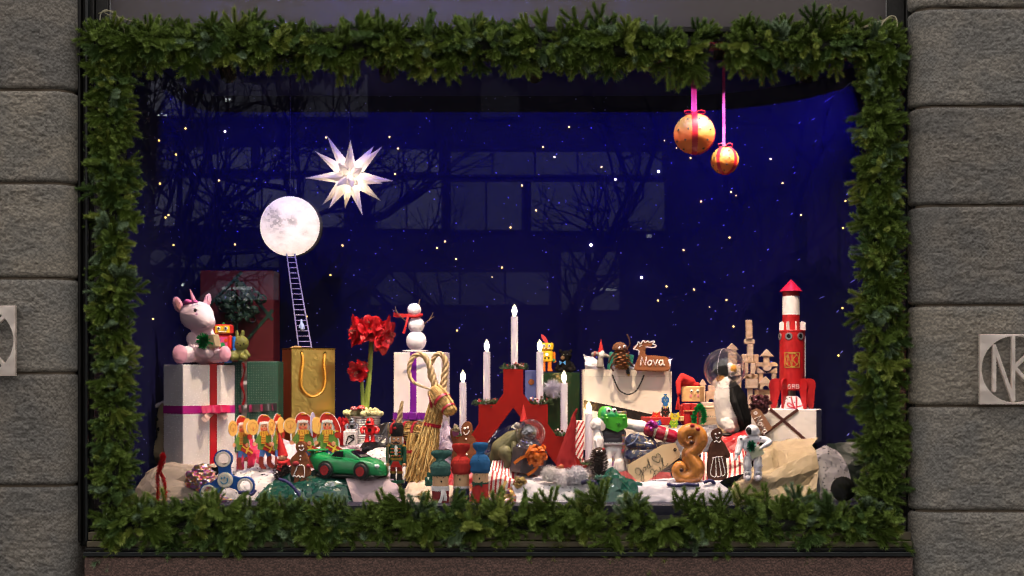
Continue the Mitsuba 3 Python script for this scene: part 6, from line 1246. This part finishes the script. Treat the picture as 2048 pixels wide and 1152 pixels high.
pe.add('back', body([((1460, 766, 18, 14), (1472, 800, 14, 24)), ((1472, 800, 14, 24), (1482, 845, 18, 24)), ((1482, 850, 20, 22), (1488, 862, 26, 12)), ((1464, 773, -2, 12), (1472, 800, -14, 17)), ((1472, 800, -14, 17), (1484, 836, -14, 16)), ((1484, 836, -14, 16), (1490, 858, 0, 10))], 2.8, 6), BF, True)
pe.add('wing', body([((1461, 780, -16, 5), (1464, 805, -32, 6)), ((1464, 805, -32, 6), (1476, 838, -32, 5)), ((1476, 838, -32, 5), (1482, 850, -28, 2))], 2.4, 5), mat('#060608', .8, spec=.25), True)
pe.add('foot', vcat([sph(1448, 868, -26, 9, 1.3, 1.2, .35, 2), sph(1472, 868, -16, 9, 1.3, 1.2, .35, 2)]), mat('#17161a', .6), True)
pe.add('neck', body([((1442, 757, 2, 9), (1450, 764, 6, 11))], 2, 3), mat('#d08a3c', .9, sheen=.4), True)
hd = pe.add('head', body([((1438, 738, 0, 12), (1444, 732, 2, 12.5)), ((1444, 735, 2, 12), (1450, 754, 8, 9))], 2, 4), BF, True)
pe.add('cheek', fuzz(body([((1460, 732, -2, 7), (1464, 742, -4, 9))], 2, 2), .8, 4), WF, True, parent=hd); pe.add('ear_patch', fuzz(sph(1465, 738, -10, 6.4, 1, .6, 1.3, 3), .8, 3), mat('#c98a2c', .9, sheen=.4), True, parent=hd)
pe.add('beak', tube([(1430, 740, -4), (1424, 743, -8), (1419, 746, -10)], [3, 2, .6], 8, 3), mat('#17161a', .5), True, parent=hd)
hm = Thing('clear_globe', 'clear plastic globe helmet over the head of the penguin', 'globe', .52)
hm.add('globe', sph(1449, 738, 0, 41.5, sub=4), 'look_clear_plastic', True); hm.add('seam', rot(ring(1449, 738, 41.3, 41.9, -.3, .6), [0, 0, 1], 62, (1449, 738, 0)), mat('#b8b4bc', .15, spec=.8), False)
ca = Thing('block_castle', 'castle tower built of pale wooden toy blocks', 'toy blocks', .86)
WOODS = ['look_blockwood', pmat('look_blockwood_pale', lambda p, n, uv: woodfn(p, n, uv)*mi.Color3f(1.06, 1.1, 1.15), .5), pmat('look_blockwood_tan', lambda p, n, uv: woodfn(p, n, uv)*mi.Color3f(.93, .87, .79), .5)]
WI = [0]
def wood():
    WI[0] += 1; return WOODS[(WI[0]*7//3) % 3]
def blk(u0, u1, v0, v1, d=0, dep=11, tl=0):
    d += (WI[0]*5 % 7-3)*.8; u0 += .3; u1 -= .3
    m = cbox(u0, u1, v0, v1, d-dep/2, d+dep/2, 1.3); ca.add('block', rot(m, [0, 1, 0], tl, ((u0+u1)/2, v1, d)) if tl else m, wood(), False)
def tri(u0, u1, v0, v1, d=0, dep=11, up=True): ca.add('block', plate([(u0, v1 if up else v0), ((u0+u1)/2, v0 if up else v1), (u1, v1 if up else v0)], d-dep/2, dep, 1.1, 2), wood(), False)
def halfd(u, v, r, d=0, dep=11, up=True):
    a = np.linspace(0, np.pi, 14); ca.add('block', plate([(u+r*math.cos(x), v-(r if up else -r)*math.sin(x)) for x in a], d-dep/2, dep, .6, 2), wood(), 30)
def cyl(u, v0, v1, r, d=0): ca.add('block', lathe([(.1, v0), (r, v0), (r, v1), (.1, v1)], u, d, 22), wood(), 40)
def archb(u0, u1, v0, v1, r, d=0, dep=11): ca.add('block', plate(as_poly([(u0, v0), (u1, v0), (u1, v1), (u0, v1)]).difference(Point((u0+u1)/2, -v1).buffer(r)), d-dep/2, dep, .6, 2), wood(), False)
blk(1491, 1504.5, 640, 678.5, tl=-1.5); blk(1488, 1509.5, 678.6, 688); blk(1494, 1506, 688.1, 727); blk(1483, 1493.6, 708, 742); blk(1506.6, 1518, 708, 742, 4); tri(1486, 1507, 713.5, 726, -10); blk(1498, 1508, 726.2, 748, -10); blk(1486, 1494, 726.2, 748, -10)
tri(1451, 1478, 686, 699.5, 6); blk(1456, 1474, 699.6, 728, 6); blk(1448, 1482, 728.1, 752, 6); tri(1519, 1547, 698, 713); blk(1527, 1539, 713.1, 733, 2); halfd(1521, 733, 9, -2); halfd(1546, 733, 9, -2)
ca.add('block', plate([(1513, 733.2), (1513, 746.5), (1532, 746.5)], -5, 11, .6, 2), wood(), False); ca.add('block', plate([(1553.5, 733.2), (1553.5, 746.5), (1534, 746.5)], -5, 11, .6, 2), wood(), False); halfd(1533, 733.2, 9, -4, 11, False)
cyl(1521.5, 746.7, 779, 5); cyl(1548, 746.7, 779, 5); tri(1515, 1543, 752.5, 767, -10); archb(1517.5, 1541, 767.1, 779, 7.5, -10)
blk(1508, 1555, 779.1, 789); blk(1506, 1526, 789.1, 800, -6); blk(1528, 1552, 789.1, 800, -4); blk(1506, 1556, 800.1, 826, 0, 16)
archb(1484, 1500, 748.1, 757, 5, -10); blk(1490, 1515, 748.1, 757, 0); blk(1489.5, 1513.5, 757.1, 777, -4, 16); blk(1494, 1505, 777.1, 824, -4); blk(1510, 1520, 800.2, 826, -12)
for u in (1452, 1472): blk(u, u+12, 752.1, 800, 6)
blk(1400, 1411, 770, 804, 4); tri(1398, 1414, 758, 769.9, 4); blk(1416, 1440, 770, 782, 4); archb(1412, 1432, 782.1, 804, 6, 0); blk(1434, 1446, 782.1, 804, 2); blk(1402, 1448, 804.1, 818, 2, 18); tri(1424, 1440, 756, 769.9, 4)
riser(1400, 1560, 826, 968, .88, 40)
wc = Thing('wooden_box', 'low pale wooden crate behind the wooden elf and penguin', 'box', .70)
wc.add('front_board', cbox(1370, 1470, 816, 832, 0, 4, .8), 'look_blockwood', False); wc.add('front_board', cbox(1370, 1470, 833, 882, 0, 4, .8), 'look_blockwood', False); wc.add('top', cbox(1369, 1471, 812.6, 815.7, -1, 40, .6), 'look_blockwood', False)

# ---------------------------------------------------------------- rocket and the white parcel
rk = Thing('toy_rocket', 'tall red cardboard rocket with white band and three fins', 'toy rocket', .72)
RR = mat('#a3171c', .4, spec=.5); RWH = mat('#dad2d2', .45)
rk.add('nose_cone', lathe([(.05, 558), (23, 583), (22.4, 584), (16, 582)], 1582, 0, 40), mat('#b01638', .35), 30)
rk.add('upper_tube', lathe([(17, 582), (17, 592.6)], 1582, 0, 40), RR, 40); rk.add('white_band', lathe([(17.1, 592.5), (17.3, 630)], 1582, 0, 40), RWH, 40, 'white band of the upper tube'); rk.add('upper_tube', lathe([(17.2, 630), (17.4, 661)], 1582, 0, 40), RR, 40)
rk.add('main_tube', lathe([(17, 660.6), (25.4, 660.6), (26, 661.6), (26, 663.4), (25.2, 664), (25.2, 780), (16, 781), (16, 779)], 1584.5, 0, 48), RR, 35)
for a in (-80, -40, 0, 38, 76, 120, 160, 200, 240):
    m = plate(unary_union([as_poly([(1584.5-3.6, 647), (1584.5+3.6, 647), (1584.5+3.6, 661), (1584.5-3.6, 661)]), Point(1584.5, -647).buffer(3.6)]), -25, 1.5)
    m = rot(m, [0, 0, 1], 90 if False else 78, (1584.5, 650, -22)); rk.add('tooth', rot(m, [0, 0, 1], a, (1584.5, 650, 0)), RWH, False)
for a in (-28, 27, -84):
    m = vcat([ring(1584.5, 673, 4.2, 7.2, -26.4, 2.6, .7)]); e = rk.add('porthole', rot(m, [0, 0, 1], a, (1584.5, 673, 0)), mat('#9a9aa0', .3, .7), 40)
    rk.add('hole', rot(disc(1584.5, 673, 4.4, -25.6, .8), [0, 0, 1], a, (1584.5, 673, 0)), BLACK, False, parent=e)
def on_tube(poly, a=0, t=1.0):
    m = plate(poly, 0, t).subdivide_to_size(3.0); x = m.vertices.copy(); ang_ = (x[:, 0]-1584.5)/25.2; r_ = 25.2+t-x[:, 1]-.3
    m.vertices = np.stack([1584.5+r_*np.sin(ang_), -r_*np.cos(ang_), x[:, 2]], 1); return rot(m, [0, 0, 1], a, (1584.5, 700, 0))
def sub_on(poly, a): return on_tube(poly, a)
u0, v0, s = 1569, 704.5, 31.0
fr_ = as_poly([(u0, v0), (u0+s, v0), (u0+s, v0+s), (u0, v0+s)]); c = (u0+s/2, v0+s/2); circ = Point(c[0], -c[1]).buffer(s*.455, 20)
lg = unary_union([fr_.difference(fr_.buffer(-1.5)), circ.difference(circ.buffer(-1.5))]+[line_poly(q, 1.5, 0).intersection(circ) for q in ([(c[0]-.27*s, c[1]+.3*s), (c[0]-.27*s, c[1]-.34*s), (c[0]-.02*s, c[1]+.44*s)], [(c[0]-.01*s, c[1]-.46*s), (c[0]-.01*s, c[1]+.46*s)], [(c[0]+.31*s, c[1]-.34*s), (c[0]+.01*s, c[1]-.02*s), (c[0]+.31*s, c[1]+.34*s)])])
lg = lg.segmentize(2.0)
rk.add('emblem', on_tube(lg, -13), mat('#c09a4e', .35, .5), False, 'gold NK emblem in a square')
tm = meshkit.text_mesh('5RB', 9.0, .8); x = tm.vertices; a_ = (x[:, 0]-2.5)/25.2; rr2 = 25.4+x[:, 2]
tm.vertices = np.stack([1584.5+rr2*np.sin(a_-.50), -rr2*np.cos(a_-.50), -777+x[:, 1]], 1); rk.add('lettering', tm, RWH, False, 'white 5RB lettering')
rk.add('side_panel', rot(cbox(1582.5, 1586.5, 672, 755, -26.4, -24.4, .4), [0, 0, 1], 66, (1584.5, 700, 0)), RWH, False, 'white strip on the right side')
rk.add('nozzle', lathe([(7.5, 779), (7, 792), (.1, 792)], 1584.5, 0, 22), mat('#8a8a88', .3, .8), 40)
for a in (-62, -20, 62, 20, 150, 210):
    if abs(a) == 20: continue
for a in (-68, -22, 38, 82, 180):
    f = unary_union([as_poly([(1584.5-4, 768), (1584.5+22, 768), (1584.5+19, 815), (1584.5+14, 819), (1584.5+9, 815), (1584.5+2, 790)]), as_poly(smooth_poly([(1584.5-2, 780), (1584.5, 760), (1584.5+11, 757), (1584.5+21, 762), (1584.5+21, 780)], 3))])
    m = plate(f, -2, 4, .6, 2); m.vertices[:, 0] += 23; rk.add('fin', rot(m, [0, 0, 1], {-68: -130, -22: 160, 38: -62, 82: -10, 180: 90}[a], (1584.5, 790, 0)), RR, 30)
fp = Thing('paper_flame', 'folded white paper with red ribbon bow under the rocket', 'paper', .66)
fp.add('paper', hullpts([(1570, 792, 4), (1596, 792, 4), (1560, 818.4, -6), (1618, 818.4, -6), (1562, 818.4, 20), (1616, 818.4, 20)]), 'look_speckled', False)
fp.add('ribbon', vcat([strip([(1582, 793, 0), (1584, 805, -4), (1588, 818, -8)], [1, 0, 0], 2.4, .6), strip([(1593, 793, 0), (1592, 805, -4), (1590, 818, -8)], [1, 0, 0], 2.4, .6), strip([(1588, 814, -8), (1576, 806, -10), (1572, 808, -10), (1578, 814, -10), (1588, 815, -8)], [0, .3, 1], 2.4, .6), strip([(1590, 814, -8), (1602, 811, -10), (1608, 806, -10)], [0, .3, 1], 2.4, .6)]), mat('#a8162c', .35), 40)
wp = Thing('gift_box', 'long white parcel with crossed brown ribbons under the rocket', 'gift box', .55)
pl = rbox(wp, 1501, 1633, 819, 886, 70, -22, mat('#d6d2cc', .6, bump=('paper', .001)), pivot=1633)
BRN = mat('#4a2a24', .3, spec=.6)
wp.add('ribbon', pl(strip([(1541, 819, -.8), (1618, 886, -.8)], [67, 0, 77], 6, .8, 0)), BRN, False); wp.add('ribbon', pl(strip([(1597, 819, -1.8), (1515, 880, -1.8)], [-61, 0, 82], 5.5, .8, 0)), BRN, False)
wp.add('bow', curls(1522, 810, 22, 22, 80, 4.5, 5, 44, .7), mat('#5a3238', .2, .5), 50)
nt = Thing('paper_tag', 'brown gift tag with Nova in white on the white parcel', 'gift tag', .535)
tg_ = [(1501, 829), (1504, 820), (1514, 816.5), (1521, 820), (1545, 856), (1526, 870)]
nt.add('card', plate(tg_, 0, 1.0), mat('#8a6248', .7), False); nt.add('hole_ring', ring(1511, 826, 1.4, 4.0, -.6, .8), PAPERW, False)
th2 = math.radians(59)
for l in NOVA: nt.add('letter', tube([(1514.5+(x*1.06)*math.cos(th2)-(yy*1.35-7)*math.sin(th2), 834+(x*1.06)*math.sin(th2)+(yy*1.35-7)*math.cos(th2), -.5) for x, yy in l], 1.05, 6, 5 if len(l) > 4 else 0), ICING, True)
riser(1506, 1634, 888, 985, .57, 60)
as_ = Thing('toy_astronaut', 'white toy astronaut robot with black visor holding an envelope', 'toy robot', .26)
AW = mat('#d6d4de', .28, coat=.3); AG = mat('#6a6a74', .4)
hd = as_.add('helmet', body([((1503, 861, 0, 12), (1507, 862, 2, 12))], 2, 3), AW, True)
as_.add('visor', body([((1496.5, 860, -7, 6), (1497, 864, -7, 5.4))], 1.6, 2), mat('#0a0a10', .06, coat=1), True, parent=hd); as_.add('ear_cap', ring(1513, 862, 2.5, 5.6, -9, 2.5, .6), AW, 30, parent=hd)
as_.add('torso', body([((1489, 880, 2, 9), (1514, 880, 2, 9)), ((1494, 894, 0, 9), (1510, 894, 0, 9)), ((1500, 908, 2, 8), (1506, 908, 2, 8)), ((1490, 880, 2, 8), (1495, 896, 0, 8)), ((1512, 880, 2, 8), (1508, 896, 0, 8))], 2, 3), AW, True)
as_.add('arm', body([((1482, 878, 2, 7), (1480, 890, 0, 6.5)), ((1479, 892, 0, 7), (1474, 906, -6, 6)), ((1473, 906, -6, 4), (1470, 917, -10, 3)), ((1470, 914, -8, 2), (1467, 919, -10, 1.4))], 1.8, 3), AW, True); as_.add('elbow', sph(1480, 891, -1, 5.4, sub=2), AG, True)
as_.add('arm', body([((1520, 878, 2, 7), (1531, 880, -4, 7)), ((1531, 880, -4, 7), (1537, 884, -10, 5.6)), ((1535, 886, -12, 5.2), (1523, 892, -18, 4)), ((1523, 892, -18, 3.6), (1517, 896, -20, 2.6))], 1.8, 3), AW, True); as_.add('shoulder_bolt', vcat([disc(1481.5, 877.5, 2.4, -6, 2), disc(1520.5, 876.5, 2.4, -6, 2)]), AG, False)
as_.add('pelvis', body([((1499, 914, 2, 7), (1508, 914, 2, 7))], 2, 2), AW, True)
for u, q in ((1495, -1), (1516, 1)):
    as_.add('leg', body([((u, 918, 2, 8), (u-.5, 930, 0, 8.6)), ((u, 932, 0, 9), (u, 940, 0, 7))], 1.8, 3), AW, True); as_.add('knee', sph(u, 941, -1, 6, sub=2), AG, True)
    ft = as_.add('boot', body([((u, 946, 0, 8.4), (u-1, 954, -4, 8)), ((u-2, 955, -14, 6), (u-1, 955, 0, 8))], 1.8, 2), AW, True); as_.add('boot_pad', sph(u-2, 949, -10, 6, .9, .8, .9, 2), AG, True, parent=ft)
as_.add('chest_print', vcat([cbox(1487, 1497, 874.5, 875.6, -9.4, -7, .2), disc(1515, 886, 2, -9, 1.6)]), mat('#a84a52', .5), False)
en = Thing('envelope', 'pale envelope with shiny green bow in the astronaut\'s arm', 'envelope', .235)
en.add('paper', rot(vcat([cbox(1500, 1527, 896, 914, 0, 2.4, .3), plate([(1500, 896), (1527, 896), (1513.5, 907)], -.5, .6)]), [0, 1, 0], -24, (1513, 905, 0)), mat('#c2c6ae', .6), False)
en.add('bow', tinsel(1503, 892, -4, 12, 160, 8, 2.0), mat('#0c7a5a', .15, .8), False)
rc = Thing('red_paper', 'red crumpled paper behind the dark gingerbread woman', 'paper', .4)
m, _ = loft([[(1436, 925, -20), (1465, 925, -24), (1500, 915, -10)], [(1440, 890, 0), (1465, 880, -4), (1500, 875, 0)], [(1444, 878, 30), (1470, 868, 30), (1500, 860, 30)]], 24, 20, 2.2, 90, 1.5, 22); rc.add(None, m, mat('#a0181e', .4, spec=.6), False)
paper('striped_paper', 'red and white striped paper behind the dark gingerbread woman\'s skirt', 'paper', .33, [[(1400, 965, -8), (1440, 960, -8), (1492, 945, -8)], [(1402, 935, 0), (1445, 928, 0), (1492, 920, 0)], [(1405, 905, 20), (1445, 905, 24), (1492, 900, 20)]], 12, 8, 'look_striped', 2.4, 91, 1.6, 20, uv=True)
paper('silver_paper', 'grey glitter paper behind the saffron bun', 'paper', .5, [[(1330, 910, 0), (1380, 910, 0), (1440, 905, 0)], [(1335, 870, 0), (1385, 862, 0), (1440, 868, 0)], [(1340, 850, 30), (1385, 848, 30), (1438, 852, 30)]], 12, 7, mat('#77737a', .35, spec=.8), 2.6, 92, 1.8)
paper('green_foil_paper', 'shiny dark green foil in front of the white robot', 'paper', .21, [[(1180, 1014, -14), (1235, 1014, -16), (1292, 1010, -12)], [(1178, 985, 0), (1235, 975, -4), (1288, 985, 0)], [(1182, 965, 24), (1230, 950, 24), (1280, 966, 24)], [(1190, 955, 60), (1230, 945, 70), (1270, 958, 70)]], 15, 10, GREENFOIL, 4.6, 95, 1.5, 20)
paper('holographic_foil', 'pink metallic foil under the kraft tag', 'foil', .32, [[(1225, 985, -10), (1290, 985, -10), (1345, 980, -10)], [(1225, 962, 0), (1290, 958, 0), (1345, 960, 0)], [(1228, 945, 40), (1290, 944, 40), (1345, 945, 40)]], 15, 7, mat('#b3585c', .2, .7), 2.4, 96, 1.8)
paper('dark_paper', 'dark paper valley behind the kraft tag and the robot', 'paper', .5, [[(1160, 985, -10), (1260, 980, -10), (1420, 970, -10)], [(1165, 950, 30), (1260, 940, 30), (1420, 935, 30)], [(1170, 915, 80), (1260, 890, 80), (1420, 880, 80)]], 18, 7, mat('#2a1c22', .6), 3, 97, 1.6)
paper('white_paper', 'white paper bank along the front under the saffron bun', 'paper', .2, [[(1268, 1014, -14), (1360, 1014, -18), (1470, 1014, -14)], [(1276, 990, -8), (1360, 992, -12), (1464, 985, -8)], [(1276, 974, 2), (1360, 972, 0), (1440, 966, 2)], [(1278, 968, 60), (1360, 966, 70), (1466, 960, 60)]], 22, 10, mat('#b0acb8', .6), 2.2, 98, 1.5, 30)
paper('kraft_paper', 'large crumpled kraft paper mound under the white parcel', 'paper', .28, [[(1452, 1014, -26), (1530, 1016, -30), (1632, 1012, -20)], [(1456, 985, -12), (1530, 988, -20), (1632, 975, -6)], [(1468, 962, 10), (1540, 962, -6), (1640, 935, 10)], [(1522, 930, 40), (1570, 935, 30), (1645, 918, 40)], [(1520, 898, 74), (1575, 896, 78), (1642, 900, 74)], [(1500, 890, 130), (1575, 890, 150), (1672, 886, 140)]], 16, 17, 'look_kraft', 3.4, 99, 2.8, 34)
paper('speckled_paper', 'white speckled paper dome at the far right of the display', 'paper', .34, [[(1590, 1014, -20), (1650, 1014, -24), (1700, 1010, -10)], [(1605, 970, 0), (1655, 965, -6), (1705, 970, 0)], [(1618, 920, 20), (1660, 905, 20), (1698, 925, 20)], [(1640, 900, 50), (1665, 893, 50), (1688, 905, 50)]], 13, 11, pmat('look_speckled_grey', lambda p, n, uv: speckled(p, n, uv)*.42, .6), 2.2, 100, 1.5, 26)
db = Thing('black_ball', 'matt black ball at the lower right end of the display', 'ball', .2)
db.add(None, sph(1686, 978, 0, 25, .95, .9, 1, 3), mat('#080907', .9, spec=.2), False)
paper('dark_paper', 'dark green paper fold beside the speckled dome', 'paper', .4, [[(1690, 1005, -10), (1705, 1000, -10), (1730, 990, 0)], [(1680, 935, 0), (1700, 930, 0), (1730, 925, 0)], [(1660, 890, 30), (1690, 885, 40), (1725, 885, 40)]], 8, 8, mat('#17221c', .5), 2.2, 101, 1.5)
nb = Thing('twisted_cord', 'short navy paper cord pieces under the saffron bun', 'cord', .21)
nb.add(None, vcat([beadrope([(1335, 968, 0), (1352, 971, -6), (1372, 968, -8), (1396, 970, -6)], 3.4, 4), beadrope([(1408, 965, -4), (1420, 960, -6), (1428, 966, -4)], 3.2, 7)]), mat('#1c1850', .6), 60)
nb2 = Thing('twisted_cord', 'navy paper cord knot at the foot of the felt gnome', 'cord', .2)
nb2.add(None, vcat([beadrope([(1164, 966, 0), (1176, 962, -6), (1188, 964, -6), (1194, 972, -4)], 4.2, 5), beadrope([(1180, 964, -2), (1192, 974, -6), (1200, 982, -6)], 3.8, 8)]), mat('#17133a', .5), 60)

# ---------------------------------------------------------------- hanging oranges
def orange(u, v, r, label, rw, ru, y, ribs):
    th = Thing('clove_orange', label, 'orange', y)
    th.add('fruit', fuzz(sph(u, v, 0, r, 1, 1, .98, 4), .35, 4), mat('#d8702e', .45, bump=('peel', .002)), True)
    for a, w in ribs:
        q = [(u, v-(r+.4)*math.cos(t), -(r+.4)*math.sin(t)) for t in np.linspace(0, math.pi, 15)]
        th.add('ribbon', rot(strip(q, [1, 0, 0], w, .8, 2), [0, 0, 1], a, (u, v, 0)), mat('#a8162a', .28, spec=.7), 40)
    th.add('bow', vcat([strip([(u, v-r-1, -2), (u-s*r*.25, v-r-5, -6), (u-s*r*.5, v-r-3, -8), (u-s*r*.45, v-r+1, -6), (u-s*r*.2, v-r, -3), (u, v-r-1, -2)], [0, .8, .6], 4.5, .8) for s in (-1, 1)]), mat('#a8162a', .28, spec=.7), 40)
    th.add('hanging_ribbon', strip([(ru, v-r, 0), (ru, 100, 0)], [1, 0, 0], rw, .8, 0), mat('#b0387c', .4), False)
    cl = []
    for la in (-52, -25, 5, 36, 66):
        n = max(3, int(12*math.cos(math.radians(la))))
        for j in range(n):
            lo = (j+.5*(la % 2))/n*360
            if any(abs((lo-(a-90)+180) % 360-180) < 14 or abs((lo-(a+90)+180) % 360-180) < 14 for a, w in ribs): continue
            o = np.array([math.cos(math.radians(la))*math.cos(math.radians(lo)), math.cos(math.radians(la))*math.sin(math.radians(lo)), math.sin(math.radians(la))])
            c = np.array([u, 0, -v])+o*r*1.005; cl.append((c, o))
    for c, o in cl: th.add('clove', sph(c[0], -c[2], c[1], 2.0 if r > 35 else 1.7, sub=1), mat('#2a2026', .5), False)
orange(1388.5, 268, 41, 'large orange with cloves and red ribbon hanging from a pink ribbon', 11.5, 1388, .32, ((-6, 11), (78, 11)))
orange(1449.5, 321, 28, 'smaller orange with cloves hanging from a thin pink ribbon', 6, 1447.5, .34, ((-38, 7), (40, 7)))
